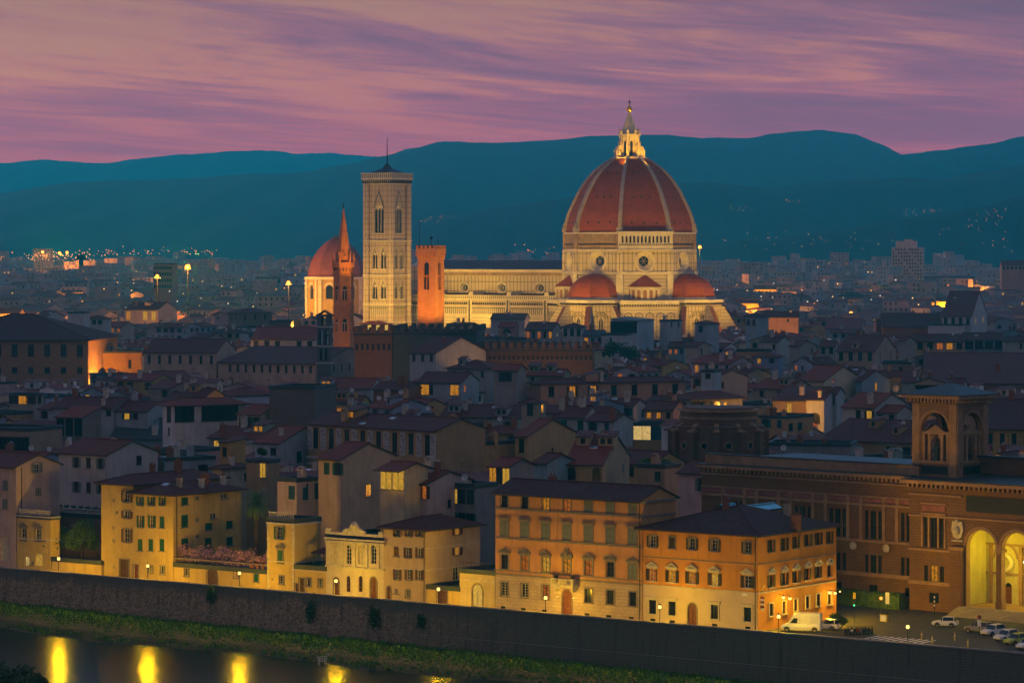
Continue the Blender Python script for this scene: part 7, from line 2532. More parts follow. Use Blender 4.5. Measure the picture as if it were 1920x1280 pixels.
 h('pink tall gable beside the huge dark roof', 1640, 1643, 1658, 602, 22, 'L', (0.46, 0.30, 0.28), TILE2, ang=50, clutter=0, vb=622)
 h('huge dark roof with small white dormers in line', 1655, 1766, 1780, 612, 20, 'L', BRICK, TILE4, [], ang=4, d=34, clutter=0, vb=622, name='church', cat='church')
 h('white house with four dark windows and two lit ones on its stepped side', 1766, 1822, 1850, 592, 25, 'L', (0.46, 0.44, 0.42), TILE2, [(0.9, 'd d d d', 1.4, 3.0)], [(1.4, 'y y', 1.6, 2.4)], ang=14, clutter=1, vb=608)
 h('white flat terrace house below the house with lit stepped windows', 1740, 1806, 1850, 608, 21.5, 'F', (0.50, 0.50, 0.50), LEAD, [], ang=14, clutter=2, vb=628)
 h('ochre loggia house with two glowing windows in a row of five', 1716, 1808, 1812, 639, 21, 'L', (0.46, 0.30, 0.17), TILE4, [(0.8, 'd d o a d', 2.0, 2.2)], ang=6, d=14, clutter=1, vb=657)
 h('grey gabled house left of the ochre loggia house', 1684, 1696, 1716, 638, 21.5, 'L', (0.34, 0.32, 0.29), TILE2, [], ang=42, clutter=0, vb=670)
 h('house with a long dark glass veranda', 1808, 1882, 1886, 636, 21, 'L', (0.30, 0.36, 0.36), TILE4, [(0.8, 'd d d d', 3.0, 2.8)], ang=4, d=14, clutter=1, vb=655)
 h('grey green house with one window at the right edge below the dark roofs', 1884, 1945, 1960, 638, 21, 'H', (0.36, 0.36, 0.31), TILE4, [(1.2, '- d -', 0.8, 1.8)], ang=4, d=14, clutter=0, vb=658)
 h('ochre house with tall windows and a pink gable', 1568, 1640, 1680, 658, 20.5, 'L', (0.42, 0.30, 0.20), TILE2, [(0.6, 'd d d d', 1.4, 2.6)], [(0.9, 'd d', 0.8, 2.2)], ang=20, clutter=2, vb=690)
 h('house with a tiled shed roof left of the pink gable', 1536, 1566, 1578, 649, 21, 'L', (0.34, 0.34, 0.31), TILE2, [(0.6, 'd d', 1.2, 2.0)], ang=12, clutter=1, vb=668, d=10)
 h('flat ochre box house with a white railing window', 1655, 1709, 1716, 679, 20.5, 'F', (0.32, 0.25, 0.18), LEAD, [(1.4, '- - d -', 1.1, 1.4)], ang=4, d=12, clutter=1, vb=702)
 h('brick house with a flat eave below the ochre box', 1648, 1690, 1696, 705, 18, 'L', (0.42, 0.24, 0.10), TILE2, [], ang=6, d=9, clutter=1, vb=716)
 h('beige twin gabled house in the middle right', 1285, 1309, 1334, 648, 21, 'L', (0.42, 0.35, 0.26), TILE2, [], [(1.0, 'd -', 0.8, 1.8)], ang=40, clutter=0, vb=672)
 h('teal shed with small orange openings left of the beige gable', 1252, 1283, 1290, 650, 20, 'L', TEALW, TILE4, [(0.9, 'o o d', 0.8, 1.6)], ang=10, d=10, clutter=0, vb=668)
 h('low brown wall house warmly lit behind the small statue', 1380, 1447, 1452, 656, 19.5, 'F', (0.44, 0.24, 0.12), LEAD, ang=4, d=10, clutter=0, vb=664)
 h('white house with a dark door under a slate coloured roof', 1424, 1460, 1482, 640, 21.5, 'L', (0.42, 0.43, 0.40), TILE4, [(1.2, '- d', 1.0, 1.8)], ang=28, clutter=1, vb=655)
 h('grey gabled house with one window right of the slate roof', 1480, 1500, 1530, 648, 20.5, 'L', (0.34, 0.31, 0.27), TILE2, [], [(1.0, '- d', 1.0, 1.4)], ang=36, clutter=1, vb=672)
 # ---- left middle distance
 h('white stepped tower with aerials', 127, 158, 163, 585, 27.5, 'F', (0.50, 0.50, 0.47), LEAD, [(5.6, '- d', 1.2, 1.2)], ang=8, d=9, clutter=2, vb=618)
 h('white house with three dark windows and a hip roof', 160, 193, 199, 597, 24.5, 'H', (0.44, 0.44, 0.42), TILE2, [(0.8, 'd d d', 1.6, 1.6)], ang=10, d=12, clutter=0, vb=622)
 h('cream house with two tall brightly lit openings', 233, 296, 332, 580, 24, 'L', (0.48, 0.40, 0.34), TILE2, [(1.0, 'a - y y', 2.2, 4.2)], ang=20, clutter=2, vb=604)
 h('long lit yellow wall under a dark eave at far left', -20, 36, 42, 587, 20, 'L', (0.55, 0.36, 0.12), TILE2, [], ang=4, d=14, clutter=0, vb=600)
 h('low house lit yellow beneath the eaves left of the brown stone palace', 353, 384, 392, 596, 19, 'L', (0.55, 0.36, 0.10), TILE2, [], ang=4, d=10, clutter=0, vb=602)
 h('small white house with awning between dark roofs at left', 68, 90, 118, 592, 23, 'L', (0.44, 0.44, 0.44), TILE2, [(0.8, 'd d', 1, 1.4)], ang=24, clutter=1, vb=605)
 h('red roofed low house with lit doorways', 195, 228, 252, 612, 20, 'L', (0.42, 0.36, 0.32), TILE3, [(0.8, 'd o o', 0.9, 1.8)], ang=20, clutter=1, vb=624)
 h('pink gabled house left of the brown stone palace', 396, 402, 428, 590, 22, 'L', (0.46, 0.34, 0.33), TILE2, [], [(1.0, 'd -', .9, 1.2)], ang=44, clutter=1, vb=606)
PANEL, BATT = {}, []
oldtown()
def oldtown_extras():
 # white decorated panels between the windows of the long house
 r = PANEL['root']
 hd = [q for q in HOUSES if q['root'] is r][0]
 w = hd['w']
 t = NT('sgraffito', 0.85)
 uv = t.coord('UV', (1.0, 1.0, 1))
 ch = t.n.new('ShaderNodeTexVoronoi'); ch.feature = 'DISTANCE_TO_EDGE'; ch.inputs['Scale'].default_value = 2.2
 t.l.new(uv, ch.inputs['Vector'])
 t.base(t.ramp(ch.outputs['Distance'], [(0.05, (0.52, 0.50, 0.47)), (0.12, (0.20, 0.15, 0.12))]))
 MATS['sgraffito'] = t.m
 for i in range(9):
  x = w * i / 8.0
  x = min(max(x, 0.7), w - 0.7)
  mb = MB(); m, m2 = mb.mat('sgraffito'), mb.mat('pale_stone')
  mb.box(-0.62, 0.62, -0.10, 0, 0, 3.9, m, 'k')
  mb.box(-0.75, 0.75, -0.16, 0, 3.9, 4.15, m2, 'k')
  mb.box(-0.75, 0.75, -0.16, 0, -0.2, 0, m2, 'k')
  mb.box(-0.75, -0.62, -0.14, 0, 0, 3.9, m2, 'k'); mb.box(0.62, 0.75, -0.14, 0, 0, 3.9, m2, 'k')
  o = mb.build('decorated_panel', r)
  o.location = (x, 0, 15.1)
 mb = MB(); m2 = mb.mat('pale_stone')
 mb.box(0, w, -0.5, 0, 13.2, 13.6, m2, 'k'); mb.box(0, w, -0.3, 0, 12.0, 12.3, m2, 'k')
 mb.build('string_course', r)
 # battlements
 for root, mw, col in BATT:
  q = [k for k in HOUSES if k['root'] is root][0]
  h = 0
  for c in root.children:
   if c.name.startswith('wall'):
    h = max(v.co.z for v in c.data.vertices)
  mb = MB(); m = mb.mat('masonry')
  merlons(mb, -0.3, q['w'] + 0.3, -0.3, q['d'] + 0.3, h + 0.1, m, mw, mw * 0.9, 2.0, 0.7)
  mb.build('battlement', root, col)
oldtown_extras()
# ------------------------------------------------------------------ round brick church apse behind the library
def build_rotunda():
 Y = 640
 s = Y / F
 c = P(1347, 800, Y)
 root = thing('rotunda', 'dark round brick rotunda with buttresses rising behind the library wing', 'church', (c.x, c.y, 0), 0)
 z = lambda v: EYE - (v - HZ) * s
 mb = MB(); m, mp, md, mt = mb.mat('masonry'), mb.mat('sandstone_trim'), mb.mat('dark_glass'), mb.mat('roof_tile')
 r0 = 72 * s
 mb.prism(octa(r0, 0, 20), 0, z(770), m)
 for zz, rr, h in ((z(783), r0 + 0.25, 0.35), (z(770), r0 + 0.45, 0.5)):
  mb.prism(octa(rr, 0, 20), zz, zz + h, mp)
 mb.prism(octa(r0 - 0.4, 0, 20), z(770) + 0.5, z(762), m)
 r1 = 86 * s
 mb.prism(octa(r1, 9, 20), 0, z(797), m, True)
 mb.prism(octa(r1 + 0.3, 9, 20), z(797), z(797) + 0.3, mt, False, octa(r0, 9, 20))
 mb.build('drum', root, (0.22, 0.125, 0.085))
 for i in range(12):
  an = R(-165 + 30 * i + 9)
  mb = MB(); m, mp = mb.mat('masonry'), mb.mat('sandstone_trim')
  mb.box(r0 - 0.2, r1 + 0.9, -0.55, 0.55, 0, z(806), m, 'b')
  mb.box(r0 - 0.1, r1 + 1.2, -0.75, 0.75, z(806), z(806) + 0.35, mp)
  # scroll on top
  pr = [(r0 - 0.1, z(790)), (r0 + 0.8, z(792)), (r1 + 0.2, z(801)), (r1 + 1.0, z(806) + 0.35), (r0 - 0.1, z(806) + 0.35)]
  for y, sg in ((-0.45, 1), (0.45, -1)):
   q = [(x, y, zz) for x, zz in pr]
   mb.face(q if sg < 0 else q[::-1], mp)
  for p, q in zip(pr[:-1], pr[1:]):
   mb.face([(p[0], -0.45, p[1]), (q[0], -0.45, q[1]), (q[0], 0.45, q[1]), (p[0], 0.45, p[1])], mp)
  o = mb.build('buttress', root, (0.20, 0.115, 0.08))
  o.rotation_euler = (0, 0, an)
  mb = MB(); mp, md = mb.mat('sandstone_trim'), mb.mat('dark_glass')
  n = 14
  x = r1 + 0.06
  mb.face([(x, 0.62 * math.cos(2 * math.pi * k / n), z(831) + 0.62 * math.sin(2 * math.pi * k / n)) for k in range(n)], md)
  mb.loft([[(x + dx_, r * math.cos(2 * math.pi * k / n), z(831) + r * math.sin(2 * math.pi * k / n)) for k in range(n)] for r, dx_ in ((0.62, 0), (0.62, 0.15), (0.85, 0.15), (0.85, -0.1))], mp, cap=False)
  o = mb.build('round_window', root)
  o.rotation_euler = (0, 0, an + R(15))
 HOUSES.append(dict(root=root, u0=1255, u1=1450, vt=760, v=765, vb=852, Y=Y, c=Vector((c.x, c.y)), r=r1 + 1, w=18, d=18, a=Vector((1, 0)), b=Vector((0, 1))))
build_rotunda()
# towers that house-filling must keep clear
for u0, u1, vt, vb, Y, r in ((592, 628, 575, 660, 905, 4), (622, 668, 380, 624, 1100, 6), (778, 840, 455, 612, 1087, 6), (660, 1052, 480, 606, 1500, 20), (1050, 1380, 240, 610, 1455, 55), (565, 690, 440, 584, 1775, 20)):
 HOUSES.append(dict(root=None, u0=u0, u1=u1, vt=vt, v=vt, vb=vb, Y=Y, c=Vector((((u0 + u1) / 2 - 960) * Y / F, Y)), r=r, w=8, d=8, a=Vector((1, 0)), b=Vector((0, 1))))
# ------------------------------------------------------------------ the other roofs of the old town
MARKS = [('the brick rotunda', 1347, 800), ('the flat stone tower block', 548, 745), ('the stone belfry', 609, 610), ('the long salmon house', 1140, 715), ('the decorated panel house', 690, 800),
   ('the cloister range', 500, 680), ('the dark battlemented wall', 815, 628), ('the cathedral apse', 1180, 590), ('the maroon church roof', 1840, 700), ('the arched library tower', 1775, 800),
   ('the teal sheet roof', 285, 832), ('the rusticated palace', 80, 650), ('the orange stone building', 215, 675), ('the glazed veranda house', 380, 760), ('the white modern block', 1180, 620),
   ('the small lookout tower', 1420, 600), ('the ochre loggia house', 1760, 645), ('the huge dark roof', 1715, 605), ('the ochre blank wall', 890, 825), ('the brown stone palace', 470, 595),
   ('the stepped lit house', 1800, 598), ('the dark glass veranda', 1845, 645), ('the beige tower house', 1000, 770), ('the glass roof lantern', 1150, 780), ('the amber loggia house', 830, 730),
   ('the white arcaded terrace', 592, 660), ('the white stepped tower', 145, 600), ('the low brick battlements', 960, 665), ('the blank cream slope', 1560, 725), ('the pink gabled house', 1610, 665),
   ('the brown penthouse', 140, 795), ('the lit veranda house', 745, 890), ('the big riverside palace', 1065, 900), ('the orange corner house', 1380, 960), ('the gabled dark veranda', 1745, 725), ('the teal gable', 865, 665)]
USED = set()
def unique_label(look, u, v):
 ms = sorted(MARKS, key=lambda k: math.hypot((k[1] - u), (k[2] - v) * 2.2))
 for name, mu, mv in ms[:7]:
  du, dv = u - mu, v - mv
  if abs(dv) * 2.2 > abs(du):
   rels = ('just behind', 'farther behind') if dv < 0 else ('just in front of', 'farther in front of')
  else:
   rels = ('just left of', 'farther left of') if du < 0 else ('just right of', 'farther right of')
  far = math.hypot(du, dv * 2.2) > 85
  for l in look:
   t = '%s %s %s' % (l, rels[1 if far else 0], name)
   if t not in USED and len(t.split()) <= 16:
    USED.add(t)
    return t
 t = look[-1] + ' between ' + ms[0][0] + ' and ' + ms[1][0]
 i = 0
 base = t
 while t in USED:
  i += 1
  t = base + ', ' + ('second', 'third', 'fourth', 'fifth', 'sixth')[min(i, 5) - 1]
  if i > 5:
   break
 USED.add(t)
 return t
def fill_town(target):
 q = random.Random(77)
 wallc = [('white', (0.68, 0.67, 0.64)), ('cream', (0.54, 0.45, 0.33)), ('grey', (0.42, 0.44, 0.45)), ('ochre', (0.50, 0.32, 0.13)), ('pink', (0.54, 0.37, 0.32)),
    ('teal grey', (0.27, 0.35, 0.38)), ('beige', (0.36, 0.30, 0.22)), ('brown', (0.26, 0.19, 0.14)), ('pale blue', (0.38, 0.43, 0.46))]
 roofc = [('red', TILE3), ('reddish', TILE1), ('brown', TILE2), ('dark', TILE4)]
 n, tries = 0, 0
 while n < target and tries < 60000:
  tries += 1
  f = q.random()
  v = 575 + 300 * f ** 1.15
  u = q.uniform(-20, 1940)
  if v > 760 and 190 < u < 1330 and q.random() < 0.3:
   continue
  z = q.uniform(14, 21.5)
  Y = depth(v, z)
  if Y < 540 or Y > 1560:
   continue
  sc = Y / F
  wd, dp = q.uniform(7, 17), q.uniform(8, 13.5)
  ang = q.choice((33, 33, 33, 37, 20, 12, 45, 52, 62))
  roof = q.choice('LLLLLRRRHHF')
  pitch = q.uniform(0.26, 0.36)
  ca, sa = math.cos(R(ang)), math.sin(R(ang))
  wpx, dpx = wd * ca / sc, dp * sa / sc
  u0, u1 = u - wpx, u + dpx
  rise = {'L': pitch * dp / 2, 'R': pitch * wd / 2, 'H': pitch * min(wd, dp) / 2, 'F': 0.3}[roof]
  vt = v - rise / sc
  c = Vector(((u - 960) * sc, Y)) - Vector((ca, -sa)) * (wd / 2) + Vector((sa, ca)) * (dp / 2)
  # keep off the river front strip
  tt = (c - A0).dot(SN)
  if tt < 24 + dp / 2:
   continue
  r = 0.5 * math.hypot(wd, dp)
  ok = True
  for hh in HOUSES:
   dist = (hh['c'] - c).length
   if dist < hh['r'] + r + 25:
    # oriented overlap test
    rel = c - hh['c']
    ex, ey = abs(rel.dot(hh['a'])), abs(rel.dot(hh['b']))
    if ex < hh['w'] / 2 + r * 0.78 and ey < hh['d'] / 2 + r * 0.78:
     ok = False
     break
   ov = min(u1, hh['u1']) - max(u0, hh['u0'])
   if ov > 0.12 * min(u1 - u0, hh['u1'] - hh['u0']) and c.y < hh['c'].y and vt < hh['vb'] - 5:
    ok = False
    break
  if not ok:
   continue
  wn_, wc = q.choice(wallc)
  rn, rc = q.choice(roofc)
  wc = tuple(x * q.uniform(0.8, 1.1) for x in wc)
  lit = q.random() < 0.14
  rows = []
  nw = max(2, int(wd / 3.2))
  sh = q.choice(('', '', 'k', 'g', 's', 'b', 't'))
  for k in range(q.choice((1, 1, 2))):
   toks = []
   for i in range(nw):
    w_ = q.random()
    toks.append('-' if w_ < 0.3 else ('d' + sh if w_ < 0.85 else (sh.upper() or 'd')))
   if lit and k == 0:
    toks[q.randrange(nw)] = q.choice(('a', 'y', 'o', 'y'))
   rows.append((0.8 + 3.3 * k, ' '.join(toks), q.uniform(0.9, 1.4), q.uniform(1.3, 2.1)))
  rr = [(0.9 + q.random(), ' '.join('-' if q.random() < 0.35 else 'd' + sh for _ in range(max(2, int(dp / 3.5)))), 1.0, 1.6)] if q.random() < 0.92 else []
  size = 'small' if wd < 11 else ('wide' if wd > 16 else ('narrow' if dp < 10.5 else 'plain'))
  form = {'L': 'gabled', 'R': 'gable fronted', 'H': 'hip roofed', 'F': 'flat roofed'}[roof]
  l1 = '%s %s %s house' % (size, wn_, form)
  look = [l1 + (' with a lit window' if lit else (' with %s roof' % rn if roof != 'F' else ''))]
  look.append('%s %s house with a %s %s' % (size, wn_, rn if roof != 'F' else 'grey', {'L': 'pitched roof', 'R': 'front gable', 'H': 'hipped roof', 'F': 'flat terrace'}[roof]) + (' and a lit window' if lit else ''))
  look.append('%s %s walled house, %s,' % ({'33': 'slanted', '37': 'slanted', '45': 'diagonal', '52': 'diagonal', '62': 'diagonal'}.get(str(ang), 'square set'), wn_, form))
  lab = unique_label(look, (u0 + u1) / 2, (vt + v) / 2)
  house(lab, u0, u, u1, v, z, roof, wc, rc, rows, rr, ang=ang, d=dp, w=wd, clutter=q.choice((1, 2, 2, 3, 4)), group='houses of the old town', seed=tries, pitch=pitch, vb=v + 14)
  n += 1
 print('FILL', n, tries)
for hh in HOUSES:
 if hh['root'] is not None and hh['root'].name.startswith('house'):
  hh['root']['group'] = 'houses of the old town'
fill_town(205)
# ------------------------------------------------------------------ what lies between and beyond: low roofs in one mass, the far city, its lights
def mass(name, label, spots, seed, zr, wr, walls, roofs, wins=True, clutter=False):
 q = random.Random(seed)
 mb = MB()
 mw = [mb.mat(plain('%s_wall_%d' % (name, i), c, 0.9, 0, 0.2, 0.2)) for i, c in enumerate(walls)]
 mr = [mb.mat(plain('%s_roof_%d' % (name, i), c, 0.9, 0, 0.3, 0.2)) for i, c in enumerate(roofs)]
 md = mb.mat('frame_dark')
 wp = mb.mat('white_paint')
 ly = [mb.mat(k) for k in ('lit_amber', 'lit_yellow', 'lit_pale')]
 for (x, y, hs) in spots:
  w, d = q.uniform(*wr), q.uniform(*wr) * 0.7
  h = q.uniform(*zr) * hs
  an = q.choice((-0.58, -0.58, -0.2, 0.3, 0.95, -1.0))
  mb.M = Matrix.Translation((x, y, 0)) @ Matrix.Rotation(an, 4, 'Z')
  a, b = q.choice(mw), q.choice(mr)
  mb.box(-w / 2, w / 2, -d / 2, d / 2, 0, h, a, 'b' if hs > 1.62 else 'bt')
  if hs <= 1.62:
   p = 0.32 * d / 2
   mb.face([(-w / 2 - .4, -d / 2 - .5, h - .1), (w / 2 + .4, -d / 2 - .5, h - .1), (w / 2 + .4, 0, h + p), (-w / 2 - .4, 0, h + p)], b)
   mb.face([(w / 2 + .4, d / 2 + .5, h - .1), (-w / 2 - .4, d / 2 + .5, h - .1), (-w / 2 - .4, 0, h + p), (w / 2 + .4, 0, h + p)], b)
   for sx in (-1, 1):
    tri = [(sx * w / 2, -d / 2, h - .05), (sx * w / 2, d / 2, h - .05), (sx * w / 2, 0, h + p - .05)]
    mb.face(tri if sx > 0 else tri[::-1], a)
  if wins:
   fl = max(1, int(h / 4.5)) if hs > 1.2 else 1
   for k in range(fl):
    nw = int(w / 3.4)
    for i in range(nw):
     if q.random() < 0.35:
      continue
     xx = -w / 2 + w * (i + 0.5) / nw
     z = h - 2.8 - 3.6 * k
     lit = q.random() < 0.05
     mb.face([(xx - .6, -d / 2 - .04, z), (xx + .6, -d / 2 - .04, z), (xx + .6, -d / 2 - .04, z + 1.7), (xx - .6, -d / 2 - .04, z + 1.7)], q.choice(ly) if lit else md)
   nd = int(d / 4)
   for i in range(nd):
    if q.random() < 0.4:
     continue
    yy = -d / 2 + d * (i + .5) / nd
    z = h - 2.8
    mb.face([(w / 2 + .04, yy - .5, z), (w / 2 + .04, yy + .5, z), (w / 2 + .04, yy + .5, z + 1.6), (w / 2 + .04, yy - .5, z + 1.6)], md)
  if clutter and q.random() < 0.85:
   for k in range(q.choice((1, 1, 2, 3))):
    x_, y_ = q.uniform(-.4, .4) * w, q.uniform(-.4, .1) * d
    t_ = h + 0.32 * (d / 2 - abs(y_))
    r_ = q.random()
    if r_ < 0.5:
     mb.box(x_ - .35, x_ + .35, y_ - .28, y_ + .28, t_ - .6, t_ + q.uniform(.9, 1.8), a, 'b')
    elif r_ < 0.72:
     e = q.uniform(1.2, 2.2)
     mb.box(x_ - e, x_ + e, y_ - 1.2, y_ + 1.6, t_ - .8, t_ + 1.5, q.choice(mw), 'b')
     mb.face([(x_ - e - .3, y_ - 1.6, t_ + 1.55), (x_ + e + .3, y_ - 1.6, t_ + 1.55), (x_ + e + .3, y_ + 1.8, t_ + 2.2), (x_ - e - .3, y_ + 1.8, t_ + 2.2)], b)
     mb.face([(x_ - .5, y_ - 1.23, t_ - .1), (x_ + .5, y_ - 1.23, t_ - .1), (x_ + .5, y_ - 1.23, t_ + 1.1), (x_ - .5, y_ - 1.23, t_ + 1.1)], q.choice(ly) if q.random() < .12 else md)
    elif r_ < 0.86:
     zz = t_ + .08
     mb.face([(x_ - .9, y_ - .7, zz - .22), (x_ + .9, y_ - .7, zz - .22), (x_ + .9, y_ + .7, zz + .22), (x_ - .9, y_ + .7, zz + .22)], wp)
    else:
     mb.tube((x_, y_, t_ - .3), (x_, y_, t_ + 3.2), .05, md, 4)
     mb.box(x_ - .7, x_ + .7, y_ - .03, y_ + .03, t_ + 2.8, t_ + 2.88, md)
  mb.M = None
 return tag(mb.build(name), label, 'roofs', kind='stuff')
def masses():
 q = random.Random(5)
 spots = []
 near = [hh for hh in HOUSES if hh['c'].y < 1600]
 tries = 0
 while len(spots) < 2250 and tries < 60000:
  tries += 1
  Y = 560 + 1000 * q.random() ** 0.8
  x = q.uniform(-0.2, 0.2) * Y
  c = Vector((x, Y))
  if (c - A0).dot(SN) < 34 or (c - LO).dot(LN) < 30 and x > 20 and Y < 620:
   continue
  ok = True
  for hh in near:
   rel = c - hh['c']
   if abs(rel.dot(hh['a'])) < hh['w'] / 2 + 5.5 and abs(rel.dot(hh['b'])) < hh['d'] / 2 + 5.5:
    ok = False
    break
  if ok and all((c - Vector((s[0], s[1]))).length > 9 for s in spots[-400:]):
   u = 960 + x / Y * F
   top = 18.5
   for hh in near:
    if hh['u0'] - 15 * 500 / Y < u < hh['u1'] + 15 * 500 / Y and c.y < hh['c'].y:
     top = min(top, EYE - (hh['vb'] - HZ) * Y / F - 2.5)
   if top < 5:
    continue
   spots.append((x, Y, max(0.4, top * q.uniform(0.72, 1.0) / 13.0)))
 mass('town_roofs', 'low dark roofs packed between the taller houses of the old town', spots, 8, (12.5, 13.5), (8, 15),
   [(0.56, 0.54, 0.50), (0.38, 0.42, 0.44), (0.50, 0.40, 0.30), (0.28, 0.21, 0.15), (0.64, 0.62, 0.60)], [TILE1, TILE2, TILE4, (0.15, 0.06, 0.05)], clutter=True)
 spots = []
 for i in range(7400):
  Y = 1540 + 3700 * q.random() ** 1.35
  x = q.uniform(-0.205, 0.205) * Y
  if (Vector((x, Y)) - Vector((DUO.x, DUO.y))).length < 150 and Y < 1640:
   continue
  if abs(x - (632 - 960) * 1775 / F) < 34 and Y < 1830:
   continue
  hs = (1 + max(0, min(1.3, (Y - 1850) / 1400))) * q.uniform(0.72, 1.1)
  if Y > 2000 and q.random() < 0.06:
   hs *= 1.3
  spots.append((x, Y, hs))
 mass('far_city', 'hazy sea of distant city roofs and flats reaching the hills', spots, 9, (10, 17), (9, 22),
   [(0.42, 0.34, 0.32), (0.36, 0.28, 0.27), (0.44, 0.32, 0.26), (0.34, 0.34, 0.36)], [(0.17, 0.075, 0.06), (0.12, 0.06, 0.06), (0.15, 0.10, 0.10)])
masses()
# ------------------------------------------------------------------ far buildings one can tell apart, and the lights of the valley
def far_things():
 h = house
 T = dict(name='tower_block', cat='flats')
 # pale apartment tower at the right
 Y = 2900
 c = P(1703, 500, Y); s = Y / F
 z = lambda v: EYE - (v - HZ) * s
 root = thing('tower_block', 'tall pale apartment tower standing above the far city at right', 'flats', (c.x, c.y, 0), R(-14))
 mb = MB(); m, md = mb.mat('stucco'), mb.mat('frame_dark')
 w = 56 * s
 mb.box(-w / 2, w / 2, -9, 9, 0, z(464), m, 'b')
 mb.box(-w / 2 + 3, w / 2 - 6, -7, 7, z(464), z(452), m, 'b')
 mb.box(-3, 4, -4, 4, z(452), z(449), m, 'b')
 for i in range(12):
  x = -w / 2 + w * i / 11
  mb.box(x - 0.4, x + 0.4, -9.8, -9, 0, z(464), m, 'k')
 for k in range(9):
  zz = z(464) - 1 - 3.1 * k
  for i in range(11):
   x = -w / 2 + w * (i + 0.5) / 11
   if (i * 7 + k * 3) % 5:
    mb.face([(x - .6, -9.05, zz - 1.6), (x + .6, -9.05, zz - 1.6), (x + .6, -9.05, zz), (x - .6, -9.05, zz)], md)
  for i in range(6):
   y = -8 + 16 * (i + .5) / 6
   mb.face([(w / 2 + .05, y - .6, zz - 1.6), (w / 2 + .05, y + .6, zz - 1.6), (w / 2 + .05, y + .6, zz), (w / 2 + .05, y - .6, zz)], md)
 mb.build('wall', root, (0.75, 0.56, 0.46))
 h('long arcaded pink barracks under a dark roof at far right', 1705, 1828, 1840, 524, 26, 'L', (0.50, 0.28, 0.20), TILE2, [(1.4, ' '.join(['d^'] * 14), 1.8, 3.4)], ang=5, d=18, clutter=0)
 h('pink far flats with rows of windows at the right edge', 1878, 1940, 1950, 496, 42, 'L', (0.48, 0.28, 0.22), TILE2, [(1.4, ' '.join(['d'] * 8), 1.6, 2)], ang=5, d=18, clutter=0, **T)
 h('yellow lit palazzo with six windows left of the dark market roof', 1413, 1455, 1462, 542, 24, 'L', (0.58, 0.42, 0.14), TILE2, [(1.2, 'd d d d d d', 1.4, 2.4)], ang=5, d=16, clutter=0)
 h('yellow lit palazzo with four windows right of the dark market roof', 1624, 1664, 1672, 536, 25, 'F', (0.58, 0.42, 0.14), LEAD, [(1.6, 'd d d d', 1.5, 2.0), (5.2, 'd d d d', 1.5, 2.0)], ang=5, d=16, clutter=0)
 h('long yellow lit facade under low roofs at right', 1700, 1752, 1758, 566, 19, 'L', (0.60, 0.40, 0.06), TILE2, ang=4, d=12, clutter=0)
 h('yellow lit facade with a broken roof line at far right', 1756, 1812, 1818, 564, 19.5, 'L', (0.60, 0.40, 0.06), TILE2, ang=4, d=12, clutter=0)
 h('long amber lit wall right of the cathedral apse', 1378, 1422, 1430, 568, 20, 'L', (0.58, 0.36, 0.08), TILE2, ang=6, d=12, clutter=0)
 h('grey dark market hall with a wide hipped roof', 1572, 1622, 1630, 555, 22, 'H', (0.30, 0.30, 0.32), (0.06, 0.07, 0.08), ang=6, d=30, clutter=0, cat='hall')
 h('red brick tower block beside the orange floodlight at left', 288, 322, 330, 494, 44, 'F', (0.42, 0.22, 0.18), LEAD, [(2 + 4 * k, ' '.join(['d'] * 7), 1.4, 1.8) for k in range(4)], ang=10, d=14, clutter=0, **T)
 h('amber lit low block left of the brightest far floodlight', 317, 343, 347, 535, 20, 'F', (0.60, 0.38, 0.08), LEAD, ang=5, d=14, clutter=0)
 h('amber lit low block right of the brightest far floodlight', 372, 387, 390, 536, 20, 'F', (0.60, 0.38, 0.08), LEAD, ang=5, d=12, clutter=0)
 h('row of pale ribbed flats left of the second dome', 478, 526, 532, 520, 30, 'F', (0.46, 0.36, 0.38), LEAD, [(1.5, 'd - d - d - d - d', 2.2, 12)], ang=8, d=14, clutter=0, **T)
 # water tower
 c = P(152, 500, 3300)
 root = thing('water_tower', 'dark far water tower with an aerial above the left city', 'water tower', (c.x, c.y, 0))
 s = 3300 / F
 mb = MB(); mi = mb.mat('banner_dark')
 mb.cyl((0, 0), 2.2, 2.2, 0, EYE - (487 - HZ) * s, mi, 10)
 mb.cyl((0, 0), 4.5, 4.8, EYE - (487 - HZ) * s, EYE - (478 - HZ) * s, mi, 12)
 mb.tube((0, 0, EYE - 13 * s), (0, 0, EYE - 2 * s), 0.3, mi, 5)
 mb.build('tank', root)
 # floodlight masts
 q = random.Random(3)
 spec = [(352, 504, 1750, 1.0, 'brightest orange floodlight mast in the far left city'), (295, 521, 1700, 0.5, 'orange floodlight mast beside the red brick tower block'),
   (541, 533, 1680, 0.5, 'orange floodlight mast left of the second dome'), (1312, 465, 2600, 0.7, 'orange floodlight mast just right of the great dome'),
   (80, 474, 3600, 1.2, 'left one of three hazy yellow floodlights at far left'), (112, 476, 3600, 0.9, 'middle one of three hazy yellow floodlights at far left'), (126, 475, 3650, 0.8, 'right one of three hazy yellow floodlights at far left')]
 for i, (u, v, Y, k, lab) in enumerate(spec):
  p = P(u, v, Y)
  r = thing('floodlight_mast', lab, 'floodlight', (p.x, p.y, 0), group='floodlight masts in the far city')
  mb = MB(); mi = mb.mat('iron')
  mb.tube((0, 0, 0), (0, 0, p.z), 0.35, mi, 6, 0.2)
  mb.box(-1.6, 1.6, -0.3, 0.3, p.z - 0.2, p.z + 0.2, mi)
  mb.build('mast', r)
  mb = MB(); mg = mb.mat('flood_lens')
  mb.ball((0, -0.7, p.z + 0.9), (0.95 if i else 1.5) * (Y / 1700) ** 0.7, mg, 10, 8)
  mb.build('lens', r)
  lamp('POINT', (0, -3.5, p.z + 0.5), 200000 * k, (1.0, 0.42, 0.05), 2.5, parent=r)
